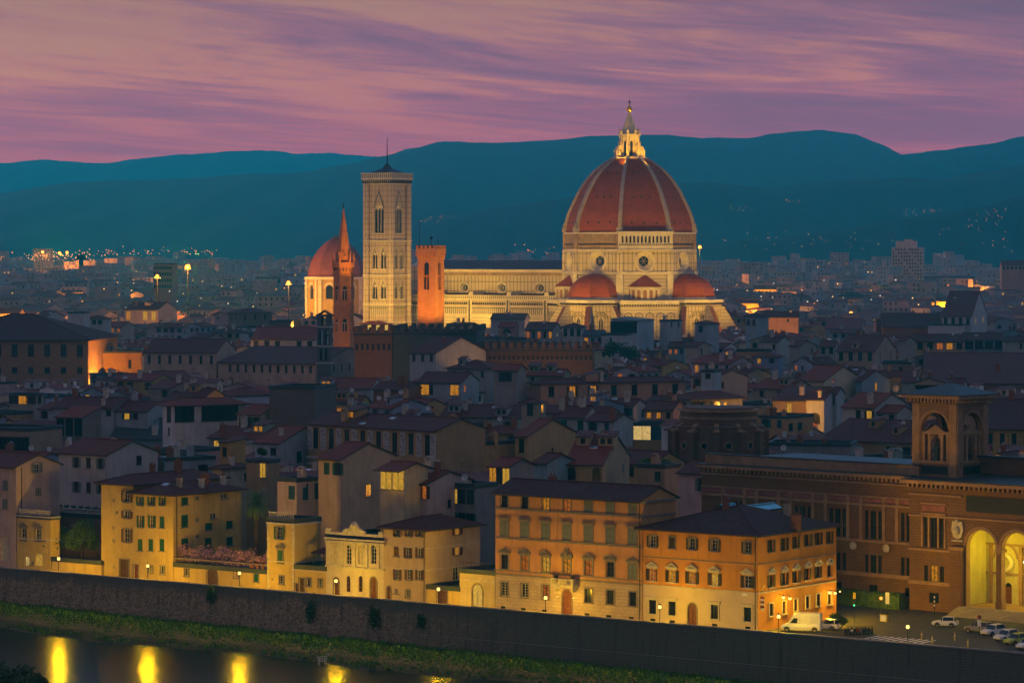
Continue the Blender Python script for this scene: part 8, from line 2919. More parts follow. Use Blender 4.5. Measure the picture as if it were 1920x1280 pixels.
 # lights of the valley and hillsides
 mb = MB()
 ms = [mb.mat(x) for x in ('spark_orange', 'spark_yellow', 'spark_white')]
 def spark(u, v, Y, r, m=None):
  p = P(u, v, Y)
  k = r * Y / 3000.0
  mb.box(p.x - k, p.x + k, p.y - k, p.y + k, p.z - k, p.z + k, q.choice(ms) if m is None else ms[m])
 for i in range(640):
  Y = q.uniform(1700, 5000)
  v = HZ + (EYE - q.uniform(12, 30)) * F / Y
  u = q.uniform(0, 1920)
  if 570 < u < 1350 and Y < 1900:
   continue
  spark(u, v, Y - 20, q.uniform(0.18, 0.50))
 for i in range(110):
  spark(q.gauss(95, 60), q.gauss(481, 5), 3600, q.uniform(0.18, 0.42), 0 if q.random() < 0.6 else 1)
 for i in range(70):
  spark(q.uniform(150, 420), q.gauss(473, 4), 4900, q.uniform(0.15, 0.35), 0 if q.random() < 0.6 else 1)
 for i in range(14):
  spark(q.gauss(1000, 26), q.gauss(468, 4), 4700, q.uniform(0.1, 0.3), 0)
 mb2 = mb
 o = tag(mb.build('city_lights'), 'tiny orange street lights sprinkled over the far city', 'lights', kind='stuff')
 mb = MB()
 ms = [mb.mat(x) for x in ('spark_orange', 'spark_yellow', 'spark_white')]
 dg = bpy.context.evaluated_depsgraph_get()
 def hill_spark(u, v, r):
  # where the view through (u, v) first meets a hillside
  d = Vector(((u - 960) / F, 1, -(v - HZ) / F))
  best = None
  for ob in bpy.data.objects:
   if ob.name.startswith('hill') and ob.type == 'MESH':
    hit, loc, nor, idx = ob.ray_cast(Vector((0, 0, EYE)), d.normalized())
    if hit and (best is None or loc.y < best.y):
     best = loc
  if best is None:
   return
  k = r * best.y / 3000.0
  b = best + Vector((0, -4, 1.5))
  mb.box(b.x - k, b.x + k, b.y - k, b.y + k, b.z - k, b.z + k, q.choice(ms))
 for cu, cv, su, sv, n in ((1700, 400, 16, 4, 10), (1745, 397, 8, 3, 8), (1845, 412, 28, 9, 16), (1870, 400, 18, 4, 8), (1480, 378, 12, 2, 8), (1380, 395, 14, 3, 8), (1470, 455, 60, 8, 16), (1600, 452, 50, 8, 14), (1760, 440, 60, 10, 14), (1360, 445, 40, 10, 14), (800, 412, 26, 3, 12), (845, 408, 10, 2, 4), (1880, 455, 24, 10, 12)):
  for i in range(n):
   hill_spark(q.gauss(cu, su), q.gauss(cv, sv), q.uniform(0.08, 0.20))
 tag(mb.build('hill_lights'), 'scattered lights of villas on the dark hillsides', 'lights', kind='stuff')
emit('flood_lens', (1.0, 0.34, 0.02), 4.0, 0, False)
emit('spark_orange', (1.0, 0.36, 0.05), 2.0, 0, False)
emit('spark_yellow', (1.0, 0.60, 0.15), 2.0, 0, False)
emit('spark_white', (0.95, 0.85, 0.65), 1.5, 0, False)
far_things()
# ------------------------------------------------------------------ street light that spills up between the roofs of the old town
def street_glow():
 G = (1.0, 0.42, 0.04)
 for u, Y, z, k in ((10, 1030, 9, 0.12), (200, 1057, 11, 0.5), (236, 1056, 11, 0.6), (300, 690, 9, 0.35), (690, 985, 17, 0.10), (960, 972, 12, 0.18), (1050, 975, 12, 0.12), (1465, 1402, 17, 0.4),
      (1425, 2362, 18, 1.4), (1450, 2362, 18, 1.2), (1636, 2478, 19, 1.5), (1656, 2478, 19, 1.5), (1712, 2104, 14, 0.9), (1735, 2104, 14, 0.9), (1768, 2130, 14, 0.9), (1795, 2130, 14, 0.9), (1390, 2002, 15, 1.2), (1412, 2002, 15, 0.8),
      (330, 2950, 14, 2.0), (380, 2930, 14, 2.0), (275, 1576, 19, 0.3), (5, 1690, 15, 0.8), (30, 1690, 15, 0.8), (370, 1620, 14, 0.7),
      (1488, 760, 16, 0.20), (1000, 1330, 15, 0.35), (1900, 560, 6, 0.3), (395, 1110, 9, 0.35), (1600, 1900, 14, 1.0), (1150, 900, 10, 0.15), (600, 780, 10, 0.12), (120, 900, 9, 0.25), (1700, 880, 12, 0.2), (800, 1700, 14, 1.0), (470, 1900, 12, 1.2), (1500, 2600, 14, 2.0), (1850, 2500, 14, 2.0), (200, 2300, 14, 2.0), (60, 2500, 14, 2.0)):
  lamp('POINT', ((u - 960) * Y / F, Y, z), GLOW * k, G, 0.6)
GLOW = 30000.0
street_glow()
# ------------------------------------------------------------------ plants
def tree(name, label, loc, h, cr, seed, m='leaf_mid', trunk=0.18, n=2600, flat=0.8, leaf=0.22, kind_cat='tree'):
 q = random.Random(seed)
 root = thing(name, label, kind_cat, loc)
 mb = MB(); mt = mb.mat('bark')
 cz = h - cr * flat
 mb.tube((0, 0, -0.3), (0.1, 0, cz), trunk, mt, 7, trunk * 0.55)
 lobes = []
 for i in range(9):
  a, e = q.uniform(0, 6.28), q.uniform(-0.5, 1.2)
  r = cr * q.uniform(0.35, 0.72)
  p = Vector((math.cos(a) * math.cos(e) * r, math.sin(a) * math.cos(e) * r, cz + math.sin(e) * r * flat))
  lobes.append((p, cr * q.uniform(0.30, 0.5)))
  mb.tube((0.08, 0, cz * q.uniform(0.6, 0.95)), tuple(p), trunk * 0.4, mt, 5, 0.03)
 mb.build('trunk', root)
 mb = MB(); ml = mb.mat(m)
 for i in range(n):
  p, r = q.choice(lobes)
  d = Vector((q.gauss(0, 1), q.gauss(0, 1), q.gauss(0, 1))).normalized() * r * q.uniform(0.55, 1.08)
  c = p + d
  s = leaf * q.uniform(0.6, 1.3)
  a = Vector((q.gauss(0, 1), q.gauss(0, 1), q.gauss(0, 0.6))).normalized() * s
  b = a.orthogonal().normalized() * s * 0.6
  mb.face([tuple(c - a), tuple(c + b), tuple(c + a), tuple(c - b)], ml)
 mb.build('crown', root)
 return root
def plants():
 p = st(s_at(104, 10.5), 10.5)
 tree('tree', 'round dark garden tree left of the lit street lamp and yellow gate', (p.x, p.y, 0), 7.4, 3.3, 1, 'leaf_dark', n=3600)
 p = st(s_at(152, 11.5), 11.5)
 tree('tree', 'broad leafy garden tree beside the tall yellow house', (p.x, p.y, 0), 8.4, 3.7, 2, 'leaf_mid', n=4200)
 # palm on the terrace
 h0 = TER['h'] - 0.5
 p = st(s_at(481, 12), 12)
 root = thing('palm_tree', 'tall palm tree with drooping fronds on the terrace', 'palm tree', (p.x, p.y, h0))
 s = p.y / F
 zc = EYE - (943 - HZ) * s - h0
 mb = MB(); mt = mb.mat('bark')
 for i in range(14):
  a, b = zc * i / 14, zc * (i + 1) / 14
  mb.cyl((0, 0), 0.27 if i % 2 else 0.24, 0.24 if i % 2 else 0.28, a, b, mt, 9, False)
 mb.ball((0, 0, zc), 0.55, mt, 9, 6, 1.2)
 mb.build('trunk', root)
 q = random.Random(6)
 mb = MB(); ml = mb.mat('palm_green')
 for i in range(84):
  a = i * 2.39996
  e0 = R(82 - 125 * (i / 84.0) + q.uniform(-8, 8))
  L = q.uniform(2.7, 3.5)
  pt = Vector((0, 0, zc + 0.3)); e = e0
  dirh = Vector((math.cos(a), math.sin(a), 0)); side = Vector((-math.sin(a), math.cos(a), 0))
  N = 9
  for k in range(N):
   st_ = L / N
   nx = pt + dirh * math.cos(e) * st_ + Vector((0, 0, math.sin(e) * st_))
   e -= R(7 + 5 * k / N)
   up = (nx - pt).normalized().cross(side)
   mb.face([tuple(pt - side * 0.03), tuple(nx - side * 0.02), tuple(nx + side * 0.02), tuple(pt + side * 0.03)], ml)
   if k > 0:
    for sg in (-1, 1):
     for f in (0.0, 0.5):
      o = pt + (nx - pt) * f
      ll = 0.62 * (1 - (k / N) ** 2 * 0.6) * q.uniform(0.8, 1.1)
      tip = o + side * sg * ll * 0.8 + (nx - pt).normalized() * ll * 0.5 - Vector((0, 0, 0.22 * ll)) + up * 0.0
      w = (nx - pt).normalized() * 0.05
      mb.face([tuple(o - w), tuple(o + w), tuple(tip)], ml)
   pt = nx
 mb.build('crown', root)
 # wisteria along the terrace
 b0, b1 = s_at(322, 8), s_at(500, 8)
 o = st(b0, 7.6)
 root = thing('wisteria', 'long hedge of pink flowering wisteria on the yellow terrace', 'shrub', (o.x, o.y, TER['h'] - 0.4), STREET_ANG)
 mbf, mbl, mbs = MB(), MB(), MB()
 mf, ml, mt = mbf.mat('wisteria'), mbl.mat('leaf_dark'), mbs.mat('bark')
 L = b1 - b0
 for i in range(12):
  x = L * (i + 0.5) / 12
  mbs.tube((x, 0.8, 0), (x + 0.3, 0.6, 1.9), 0.07, mt, 5, 0.03)
 for i in range(5200):
  x, y = q.uniform(0, L), q.uniform(-0.1, 2.6)
  top = 2.9 + 0.5 * math.sin(x * 1.3) + 0.35 * math.sin(x * 3.1 + 1) - 0.5 * max(0, (x - L * 0.55) / L * 1.5)
  z = 0.5 + (top - 0.5) * q.random() ** 0.6
  s_ = q.uniform(0.07, 0.15)
  a = Vector((q.gauss(0, 1), q.gauss(0, 1), q.gauss(0, 1))).normalized() * s_
  b = a.orthogonal().normalized() * s_ * 0.7
  c = Vector((x, y, z))
  pink = q.random() < (0.72 if y < 1.6 else 0.5)
  (mbf if pink else mbl).face([tuple(c - a), tuple(c + b), tuple(c + a), tuple(c - b)], mf if pink else ml)
 mbs.build('stem', root); mbl.build('leaf_mass', root); mbf.build('blossom', root)
 # pots with red flowers
 q = random.Random(8)
 for i, (u, lab) in enumerate(((472, 'left clay pot of red flowers beside the wisteria'), (483, 'middle clay pot of red flowers beside the wisteria'), (493, 'right clay pot of red flowers beside the wisteria'))):
  p = st(s_at(u, 7.6), 7.6)
  r = thing('flower_pot', lab, 'flower pot', (p.x, p.y, TER['h'] + 0.1), group='flower pots on the terrace')
  mb = MB(); m = mb.mat('pot_clay'); mb.cyl((0, 0), 0.24, 0.36, 0, 0.55, m, 9); mb.build('pot', r)
  mb = MB(); m1, m2 = mb.mat('flower_red'), mb.mat('leaf_mid')
  for k in range(90):
   c = Vector((q.gauss(0, 0.22), q.gauss(0, 0.22), 0.75 + q.gauss(0, 0.16)))
   a = Vector((q.gauss(0, 1), q.gauss(0, 1), q.gauss(0, 1))).normalized() * 0.09
   b = a.orthogonal()
   mb.face([tuple(c - a), tuple(c + b), tuple(c + a)], m1 if k % 2 else m2)
  mb.build('flowers', r)
 # hedge before the library and the dark bush by the parked car
 o = LO + LA * lib_at(1572) + LN * -1.2
 r = thing('hedge', 'long clipped dark green hedge along the library wall', 'hedge', (o.x, o.y, 0), -LB_ANG)
 mb = MB(); m = mb.mat('leaf_mid')
 L = lib_at(1700) - lib_at(1572)
 for i in range(4200):
  x, y, z = q.uniform(0, L), q.uniform(-0.9, 0.9), q.uniform(0, 2.3)
  c = Vector((x, y, z))
  a = Vector((q.gauss(0, 1), q.gauss(0, 1), q.gauss(0, 1))).normalized() * q.uniform(0.1, 0.22); b = a.orthogonal() * 0.7
  mb.face([tuple(c - a), tuple(c + b), tuple(c + a), tuple(c - b)], m)
 mb.box(0, L, -0.7, 0.7, 0, 2.1, m)
 mb.build('foliage', r)
 for u, v, hh, cr, lab in ((1566, 1176, 2.1, 1.1, 'small dark bush behind the white hatchback'), (1578, 1178, 1.8, 0.9, 'second dark bush next to the row of motorbikes')):
  Y = depth(v, 0)
  tree('bush', lab, ((u - 960) * Y / F, Y, 0), hh, cr, u, 'leaf_dark', 0.06, 700, 0.9, 0.14, 'bush')
 # roof-garden shrubs and town trees
 for u, v, z, Y, hh, cr, m, lab in ((1150, 652, 17.0, 1060, 9, 4.5, 'leaf_dark', 'dark tree among the roofs left of the white stepped block'), (1178, 656, 17, 1050, 8, 4.2, 'leaf_dark', 'dark tree below the white stepped block'),
         (1215, 872, 17.0, 585, 2.4, 1.6, 'leaf_mid', 'left green shrub on the brown roof terrace'), (1240, 870, 17.0, 585, 2.2, 1.7, 'leaf_mid', 'right green shrub on the brown roof terrace'),
         (490, 845, 16.0, 590, 3.4, 1.2, 'leaf_dark', 'slim dark cypress beside the lit yellow door')):
  zz = EYE - (v + 10 - HZ) * Y / F
  tree('tree' if hh > 3 else 'shrub', lab, ((u - 960) * Y / F, Y, min(zz, 20) - hh * 0.5 if hh > 3 else zz), hh, cr, int(u), m, 0.1, 900, 0.8, 0.2 if hh < 5 else 0.4, 'tree' if hh > 3 else 'shrub')
 for u, v, hh, lab in ((396, 1110, .9, 'small dark plant hanging on the wall below the arched gate'), (583, 1142, 1.3, 'large dark plant hanging on the wall below the classical house'), (702, 1152, 1.2, 'dark plant clump on the wall below the brown shuttered house'), (790, 1160, .7, 'small plant tuft on the wall left of the garage lamp')):
  s_ = s_at(u, -.4); p = st(s_, -.4); z_ = z_at(s_, -.4, v)
  r = thing('wall_plant', lab, 'plant', (p.x, p.y, z_), STREET_ANG, 'plants growing on the river wall')
  q = random.Random(u)
  mb = MB(); m = mb.mat('leaf_dark')
  for i in range(420):
   c = Vector((q.gauss(0, .45 * hh), q.uniform(-.35, .1), q.gauss(0, .7 * hh) - .3))
   a = Vector((q.gauss(0, 1), q.gauss(0, 1), q.gauss(0, 1))).normalized() * .13; b = a.orthogonal() * .7
   mb.face([tuple(c - a), tuple(c + b), tuple(c + a), tuple(c - b)], m)
  mb.build('leaf_mass', r)
 # near bank with a dark tree whose top shows at the lower left corner
 mb = MB(); m = mb.mat('bank_soil')
 a, b, c, d = st(-300, -135), st(500, -135), st(500, -230), st(-300, -230)
 mb.face([(a.x, a.y, -6.6), (d.x, d.y, 1), (c.x, c.y, 1), (b.x, b.y, -6.6)][::-1], m)
 tag(mb.build('near_bank'), 'sloping near river bank', 'bank', kind='structure')
 for u, v, Y, cr, lab in ((22, 1248, 318, 4.2, 'dark tree top at the lower left corner'), (66, 1268, 312, 2.6, 'smaller dark tree top right of the corner tree')):
  zt = EYE - (v - HZ) * Y / F
  z0 = -4.5
  tree('tree', lab, ((u - 960) * Y / F, Y, z0), zt - z0, cr, int(v), 'leaf_dark', 0.25, 3800, 0.85, 0.24)
plants()
# ------------------------------------------------------------------ vehicles
def wheel_mesh(r):
 key = ('wheel', r)
 if key not in WCACHE:
  mb = MB(); mt, mr = mb.mat('tyre_rubber'), mb.mat('wheel_rim')
  n = 16
  def rg(rr, y):
   return [(rr * math.cos(2 * math.pi * i / n), y, rr * math.sin(2 * math.pi * i / n)) for i in range(n)]
  mb.loft([rg(r * 0.62, -0.10), rg(r * 0.96, -0.10), rg(r, -0.06), rg(r, 0.06), rg(r * 0.96, 0.10), rg(r * 0.62, 0.10)], mt, cap=False)
  for y in (-0.09, 0.09):
   mb.face(rg(r * 0.64, y), mr)
  WCACHE[key] = mb.mesh('wheel')
 return WCACHE[key]
def car(name, label, u, v, head, L, Wd, H, paint, style='hatch', group=None, cat='car'):
 """x forward; body lofted along the length, glasshouse on top"""
 Y = depth(v, 0)
 root = thing(name, label, cat, ((u - 960) * Y / F, Y, 0), head, group)
 m_p = plain('paint_' + paint[0], paint[1], 0.3, 0.0, 0.05)
 m_p.node_tree.nodes['Principled BSDF'].inputs['Specular IOR Level'].default_value = 0.5
 h = L / 2
 if style == 'van':
  st_ = [(-h, .30, 1.0, .96), (-h + .12, .28, 1.15, 1), (-h + 3.9, .28, 1.2, 1), (h - 1.2, .28, 1.15, 1), (h - .5, .30, 1.05, .98), (h - .08, .33, .85, .9), (h, .38, .7, .8)]
  roof = [(-h + .02, H), (h - 2.1, H + .02), (h - 1.75, H - .12), (h - .95, 1.12)]
 elif style == 'hatch':
  st_ = [(-h, .38, .75, .82), (-h + .1, .28, .92, .95), (-h + .7, .24, .95, 1), (0, .22, .93, 1), (h - 1.2, .24, .90, 1), (h - .4, .28, .78, .95), (h - .08, .34, .66, .86), (h, .42, .56, .78)]
  roof = [(-h + .15, .93), (-h + .5, H - .03), (-.1, H), (.35, H - .06), (h - 1.15, .89)]
 else:
  st_ = [(-h, .42, .8, .85), (-h + .12, .3, .95, .96), (-h + 1, .26, .97, 1), (h - 1.3, .26, .95, 1), (h - .3, .3, .82, .95), (h, .42, .6, .8)]
  roof = [(-h + .1, .96), (-h + .35, H - .02), (0, H), (.5, H - .05), (h - 1.3, .94)]
 w = Wd / 2
 mb = MB(); mp, mk = mb.mat(m_p), mb.mat('frame_dark')
 rings = []
 for x, zb, zt, f in st_:
  rings.append([(x, -w * f * .93, zb), (x, -w * f, zb + .18), (x, -w * f * .99, (zb + zt) / 2 + .08), (x, -w * f * .90, zt), (x, w * f * .90, zt), (x, w * f * .99, (zb + zt) / 2 + .08), (x, w * f, zb + .18), (x, w * f * .93, zb)])
 mb.loft(rings, mp)
 # wheel arches and sills
 r = 0.36 if style == 'van' else 0.31
 wx = (h - .85, -h + .8)
 for x in wx:
  for s in (-1, 1):
   arc = arc_pts(x - r - .08, x + r + .08, r - .02, 2 * r + .07, 8)
   q = [(a, s * (w + .012), b) for a, b in arc]
   mb.face(q if s > 0 else q[::-1], mk)
 mb.build('body', root)
 # cabin
 mb = MB(); mp, mg = mb.mat(m_p), mb.mat('dark_glass')
 n = len(roof)
 top_w, bot_w = w * (.86 if style == 'van' else .70), w * .90
 zbelt = 1.15 if style == 'van' else .93
 def half(z):
  return bot_w + (top_w - bot_w) * min(1, max(0, (z - zbelt) / (H - zbelt)))
 for (xa, za), (xb, zb) in zip(roof[:-1], roof[1:]):
  steep = abs(zb - za) > abs(xb - xa) * .28
  mb.face([(xa, -half(za), za), (xb, -half(zb), zb), (xb, half(zb), zb), (xa, half(za), za)], mg if steep and style != 'van' or (style == 'van' and zb < H - .5) else mp)
 prof = roof if style != 'van' else [(-h + .02, 1.1)] + roof
 for s in (-1, 1):
  q = [(x, s * half(z), z) for x, z in prof]
  mb.face(q[::-1] if s < 0 else q, mp if style == 'van' else mg)
 if style == 'van':
  mb.face([(-h + .02, half(1.1), 1.1), (-h + .02, -half(1.1), 1.1), (-h + .02, -half(H), H), (-h + .02, half(H), H)], mp)
  for s in (-1, 1):
   q = [(h - 2.35, s * (half(1.3) + .012), 1.25), (h - 1.25, s * (half(1.3) + .012), 1.25), (h - 1.85, s * (half(1.9) + .012), 1.95), (h - 2.35, s * (half(1.9) + .012), 1.95)]
   mb.face(q[::-1] if s > 0 else q, mg)
 else:
  for x in ((-h + .5, .25) if style == 'hatch' else (-h + .45, -h + 1.6, .3)):
   for s in (-1, 1):
    mb.box(x - .05, x + .05, min(s * half(H) , s * (half(.95) + .01)), max(s * half(H), s * (half(.95) + .01)), .93, H - .06, mp)
  mb.box(-h + .5, .1, -half(H), half(H), H - .05, H + .015, mp)
 mb.build('cabin', root)
 for x in wx:
  for s in (-1, 1):
   o = link(wheel_mesh(r), 'wheel', root)
   o.location = (x, s * (w - .09), r)
 for s in (-1, 1):
  mb = MB(); ml = mb.mat('headlight_glass')
  mb.ball((0, 0, 0), .13, ml, 8, 6, .8)
  o = mb.build('headlight', root); o.location = (h - .12, s * w * .66, .66 if style != 'van' else .85)
  mb = MB(); ml = mb.mat('taillight_red')
  mb.box(-.05, .03, -.08, .08, -.16, .16, ml)
  o = mb.build('taillight', root); o.location = (-h + .06, s * w * .76, .80 if style != 'van' else 1.0)
  mb = MB(); mm = mb.mat(m_p)
  mb.ball((0, 0, 0), .11, mm, 7, 5, .8)
  o = mb.build('mirror', root); o.location = (h - (1.35 if style != 'van' else 1.4), s * (w + .06), 1.0 if style != 'van' else 1.45)
 return root
def scooter(label, u, v, head, col):
 Y = depth(v, 0)
 root = thing('motor_scooter', label, 'scooter', ((u - 960) * Y / F, Y, 0), head, 'motor scooters parked in a row')
 m_p = plain('paint_' + col[0], col[1], 0.3, 0, 0.05)
 mb = MB(); mp, mk = mb.mat(m_p), mb.mat('frame_dark')
 mb.loft([[(x, y * w_, z0 + (z1 - z0) * k) for y, k in ((-1, 0), (-1, .7), (-.6, 1), (.6, 1), (1, .7), (1, 0))] for x, w_, z0, z1 in ((-.75, .08, .5, .75), (-.5, .17, .38, .82), (-.05, .16, .35, .78), (.05, .15, .3, .42), (.4, .15, .3, .42))], mp)
 mb.loft([[(x, y * w_, z) for y in (-1, -.4, .4, 1)] for x, z, w_ in ((.40, .30, .18), (.52, .62, .2), (.46, .98, .12))], mp, closed=False, cap=False)
 mb.build('body', root)
 mb = MB(); mk = mb.mat('tyre_rubber'); mb.box(-.72, .0, -.14, .14, .80, .90, mk); mb.build('seat', root)
 mb = MB(); mi = mb.mat('iron')
 mb.tube((.46, 0, .9), (.40, 0, 1.12), .03, mi, 5); mb.tube((.38, -.3, 1.12), (.38, .3, 1.12), .025, mi, 5); mb.tube((.5, 0, .6), (.62, 0, .25), .035, mi, 5)
 mb.build('handlebar', root)
 for x in (-.6, .62):
  o = link(wheel_mesh(.25), 'wheel', root); o.location = (x, 0, .25)
def sign_post(name, label, cat, u, v, hgt, build):
 Y = depth(v, 0)
 r = thing(name, label, cat, ((u - 960) * Y / F, Y, 0), STREET_ANG * 0.5)
 mb = MB(); mi = mb.mat('iron'); mb.tube((0, 0, 0), (0, 0, hgt), .05, mi, 6); mb.build('post', r)
 mb = MB(); build(mb, hgt); mb.build('sign_plate' if 'sign' in name else 'head', r)
 return r
def piazza():
 plain('tyre_rubber', (0.015, 0.015, 0.016), 0.8); plain('wheel_rim', (0.35, 0.35, 0.36), 0.35, 0.7); plain('headlight_glass', (0.6, 0.6, 0.55), 0.15)
 plain('taillight_red', (0.35, 0.015, 0.01), 0.3); plain('asphalt', (0.05, 0.048, 0.047), 0.85, 0, 0.3, 0.5)
 wh, bl, gy, ye = ('white', (0.72, 0.72, 0.70)), ('blue', (0.02, 0.04, 0.10)), ('grey', (0.16, 0.17, 0.18)), ('lime', (0.42, 0.50, 0.05))
 dk, rd = ('black', (0.015, 0.016, 0.02)), ('red', (0.30, 0.02, 0.02))
 A = STREET_ANG
 car('delivery_van', 'white high roofed delivery van parked under the bright wall lamps', 1503, 1183, A + math.pi + R(22), 5.6, 1.95, 2.6, wh, 'van', cat='van')
 car('parked_car', 'white small hatchback parked right behind the delivery van', 1550, 1180, A + math.pi + R(16), 3.6, 1.62, 1.5, wh)
 car('parked_car', 'white compact car with dark windows crossing the open square', 1772, 1174, A + math.pi + R(20), 3.7, 1.68, 1.42, wh)
 car('pickup_car', 'dark estate car beside the library steps', 1836, 1185, A + math.pi - R(4), 4.3, 1.75, 1.55, gy, 'estate')
 G = 'white cars queued before the library steps'
 for u, v, c, lab in ((1863, 1190, wh, 'first white car in the queue, just right of the dark estate car'), (1887, 1200, wh, 'second white car in the queue, left of the lime car'), (1906, 1207, ye, 'lime yellow car in the queue before the steps'), (1930, 1216, wh, 'last white car of the queue, cut by the right edge')):
  car('parked_car', lab, u, v, A + math.pi + R(75), 4.0, 1.7, 1.5, c, 'hatch', G)
 for i in range(9):
  c = (dk, bl, wh, dk, rd, gy, dk, bl, dk)[i]
  scooter(('%s motor scooter, %s in the row on the square' % (c[0], ('first', 'second', 'third', 'fourth', 'fifth', 'sixth', 'seventh', 'eighth', 'last')[i])), 1588 + i * 5.6, 1189 - i * 0.1, A + R(100), c)
 # traffic lights
 def tl(mb, h):
  m, g = mb.mat('iron'), mb.mat('signal_green')
  mb.box(-.16, .16, -.14, .14, h - 1.1, h, m)
  for k, mm in enumerate(('signal_green', 'banner_dark', 'banner_dark')):
   mb.ball((0, -.15, h - .92 + .33 * k), .11, mb.mat(mm), 8, 5)
  mb.box(-.2, .2, -.05, .05, h, h + .9, mb.mat('sign_yellow'))
 emit('signal_green', (0.05, 1.0, 0.25), 4.0); plain('sign_yellow', (0.55, 0.40, 0.03), 0.6); plain('sign_white', (0.7, 0.7, 0.68), 0.5)
 sign_post('traffic_light', 'traffic light showing green before the hedge', 'traffic light', 1602, 1166, 3.4, tl)
 def round_sign(mb, h):
  mw, mr = mb.mat('sign_white'), mb.mat('rust_red')
  n = 14
  mb.face([(.36 * math.cos(2 * math.pi * i / n), -.07, h - .35 + .36 * math.sin(2 * math.pi * i / n)) for i in range(n)], mr)
  mb.face([(.25 * math.cos(2 * math.pi * i / n), -.075, h - .35 + .25 * math.sin(2 * math.pi * i / n)) for i in range(n)], mw)
  mb.box(-.3, .3, -.06, -.03, h - 1.1, h - .8, mb.mat('banner_dark'))
 sign_post('road_sign', 'round red rimmed road sign on a post before the hedge', 'road sign', 1652, 1160, 3.4, round_sign)
 sign_post('road_sign', 'tall pale rectangular street sign right of the round sign', 'road sign', 1664, 1160, 3.9, lambda mb, h: mb.box(-.28, .28, -.08, -.02, h - 1.7, h, mb.mat('sign_white')))
 sign_post('road_sign', 'pink round sign over a white panel near the steps', 'road sign', 1836, 1195, 2.9, lambda mb, h: (mb.ball((0, -.06, h), .3, mb.mat('rust_red'), 10, 6), mb.box(-.25, .25, -.06, -.02, h - 1.3, h - .4, mb.mat('sign_white'))))
 def chequer(mb, h):
  for i in range(6):
   mb.box(-.09, .09, -.09, .09, h - 1.8 + .3 * i, h - 1.8 + .3 * i + .29, mb.mat('sign_white' if i % 2 else 'banner_dark'))
 sign_post('striped_post', 'black and white striped traffic post before the library', 'post', 1752, 1158, 3.2, chequer)
 # lit yellow ticket box and low kerbed island
 Y = depth(1164, 0)
 r = thing('kiosk_box', 'small pale yellow lit box at the foot of the street signs', 'box', ((1658 - 960) * Y / F, Y, 0), A)
 mb = MB(); m = mb.mat('sign_yellow'); mb.box(-.55, .55, -.3, .3, 0, 1.0, m); mb.box(-.62, .62, -.36, .36, 1.0, 1.08, mb.mat('iron')); mb.build('case', r)
 mb = MB(); m = mb.mat('lit_pale'); mb.box(-.45, .45, -.31, -.30, .15, .85, m, 'k'); mb.build('lit_panel', r)
 for i, (u, v) in enumerate(((1748, 1206), (1790, 1200), (1815, 1212), (1728, 1198))):
  Yb = depth(v, 0)
  r = thing('bollard', ('yellow bollard on the square near the bright lamp', 'second yellow bollard toward the library', 'yellow bollard near the dark estate car', 'yellow bollard nearest the bright lamp')[i], 'bollard', ((u - 960) * Yb / F, Yb, 0), group='bollards on the square')
  mb = MB(); m = mb.mat('sign_yellow'); mb.cyl((0, 0), .11, .09, 0, 1.0, m, 8); mb.ball((0, 0, 1.0), .1, m, 8, 4); mb.build('post', r)
  mb = MB(); m = mb.mat('sign_white'); mb.cyl((0, 0), .118, .115, .6, .75, m, 8, False); mb.build('band', r)
 # bright lanterns on brackets on the corner house's side
 b = COR['b']
 for i, (u, v, pw, lab) in enumerate(((1460, 1119, 1.3, ''), (1472, 1121, 0.8, ''), (1547, 1110, 1.2, ''), (1557, 1111, 0.8, ''), (1574, 1108, 0.35, ''))):
  tt = b.t_on_right(min(u, 1566))
  y = tt - 7
  z = EYE - (v - HZ) * st(b.s1, tt).y / F
  mb = MB(); mi, mg = mb.mat('iron'), mb.mat('lamp_globe')
  mb.tube((0, 0, .4), (.8, 0, .45), .035, mi, 5); mb.tube((.8, 0, .45), (.8, 0, .2), .03, mi, 5)
  mb.cyl((.8, 0), .22, .05, .2, .36, mi, 8)
  mb.ball((.8, 0, .02), .22 if i != 4 else .13, mg, 10, 6)
  o = mb.build('wall_lamp', b.root); o.location = (b.w, y, z)
  lamp('POINT', (b.w + .8, y, z - .3), LP * 0.62 * pw, (1.0, 0.58, 0.015), .3, parent=b.root, soft=60)
 # two small wall lights by the palace door
 b = PAL['b']; x = PAL['x'][3]
 for sx in (-1.45, 1.45):
  mb = MB(); mi, mg = mb.mat('iron'), mb.mat('lamp_globe')
  mb.tube((0, 0, 0), (0, -.35, .1), .03, mi, 5); mb.ball((0, -.38, .2), .1, mg, 8, 6)
  o = mb.build('wall_lamp', b.root); o.location = (x + sx, 0, 2.5)
  lamp('POINT', (x + sx, -.75, 2.7), LP * .16, (1.0, 0.55, 0.06), .15, parent=b.root, soft=40)
 # kerbs and pavement along the house fronts
 mb = MB(); m = mb.mat('coping')
 L = s_at(1421, 7) + 75
 mb.box(0, L, 5.3, 6.98, 0.004, 0.13, m, 'b'); mb.box(0, L, 0.56, 1.6, 0.004, 0.13, m, 'b')
 o = mb.build('pavement'); p = st(-75, 0); o.location = (p.x, p.y, 0); o.rotation_euler = (0, 0, STREET_ANG)
 tag(o, 'stone pavements along the river street', 'pavement', kind='structure')
 mb = MB(); m = mb.mat('asphalt')
 a = [st(-75, 1.62), st(s_at(1421, 7), 1.62), st(240, 1.62), st(240, 40), LO + LA * 30 - LN * 5, LO + LA * -36 - LN * 3.0, st(s_at(1421, 7) + 1, 40), st(s_at(1421, 7) + 1, 5.3), st(-75, 5.28)]
 mb.face([(q.x, q.y, .006) for q in a], m)
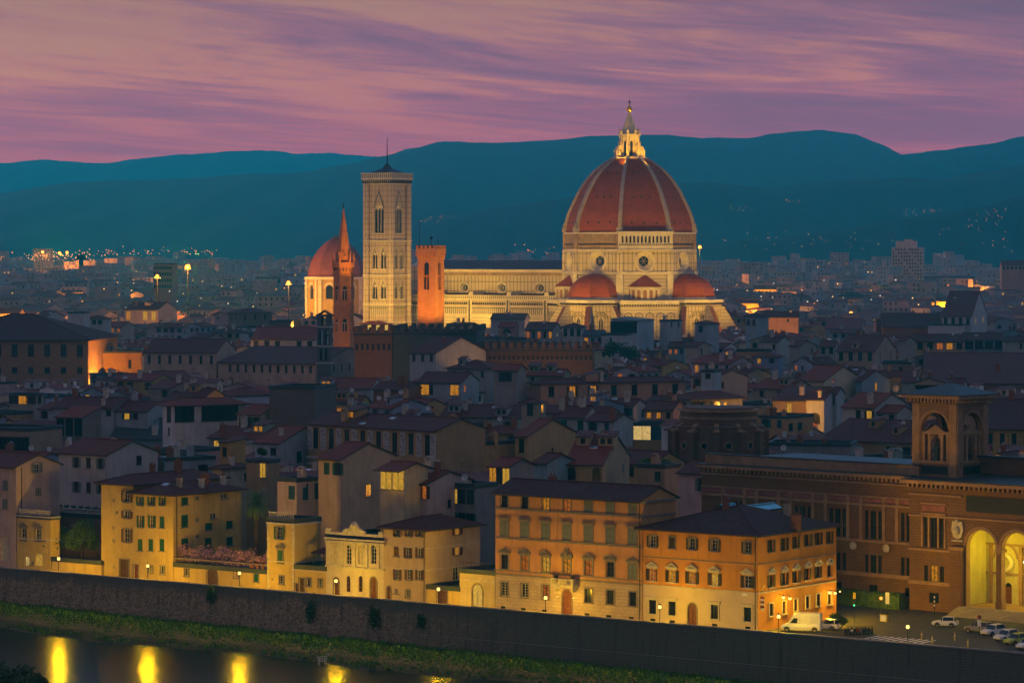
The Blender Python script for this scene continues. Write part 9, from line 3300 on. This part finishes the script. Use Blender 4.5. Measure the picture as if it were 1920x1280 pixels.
 tag(mb.build('road'), 'grey asphalt of the river street and square', 'road', kind='structure')
 mb = MB(); m = mb.mat('sign_white')
 for i in range(9):
  p = st(s_at(1640, 12) + i * 1.1, 9)
  q = [p, p + SA * .5, p + SA * .5 + SN * 4, p + SN * 4]
  mb.face([(k.x, k.y, .012) for k in q], m)
 tag(mb.build('road_markings'), 'white crossing stripes on the square', 'road marking', kind='structure')
 # the little white cart left on the bank
 q = st(s_at(604, -20.5), -20.5)
 r = thing('shopping_cart', 'small white wire cart stranded at the water edge', 'cart', (q.x, q.y, -6.2), R(25))
 mb = MB(); m = mb.mat('white_paint')
 for x, y in ((-.5, -.3), (.5, -.3), (.5, .3), (-.5, .3)):
  mb.tube((x, y, .5), (x * 1.2, y * 1.2, 1.1), .035, m, 4)
  mb.tube((x, y, 0), (x, y, .5), .03, m, 4)
 for z, k in ((.5, 1), (.8, 1.1), (1.1, 1.2)):
  c = [(-.5 * k, -.3 * k, z), (.5 * k, -.3 * k, z), (.5 * k, .3 * k, z), (-.5 * k, .3 * k, z)]
  for i in range(4):
   mb.tube(c[i], c[(i + 1) % 4], .03, m, 4)
 mb.tube((.6, -.36, 1.1), (.95, -.36, 1.45), .035, m, 4); mb.tube((.6, .36, 1.1), (.95, .36, 1.45), .035, m, 4); mb.tube((.95, -.36, 1.45), (.95, .36, 1.45), .035, m, 4)
 mb.build('basket', r)
 # glass roofed attics behind the orange corner house
 plain('teal_glass', (0.05, 0.30, 0.36), 0.25)
 house('left small attic with a teal glass roof behind the orange corner house', 1342, 1362, 1386, 952, 15.9, 'R', (0.34, 0.24, 0.12), (0.05, 0.3, 0.36), ang=37, clutter=0, rm='teal_glass', pitch=0.42, ov=0.2, name='glass_attic', cat='attic')
 house('right larger attic with a teal glass roof behind the orange corner house', 1388, 1416, 1464, 956, 15.9, 'R', (0.36, 0.25, 0.12), (0.05, 0.3, 0.36), ang=37, clutter=0, rm='teal_glass', pitch=0.42, ov=0.2, name='glass_attic', cat='attic')
piazza()
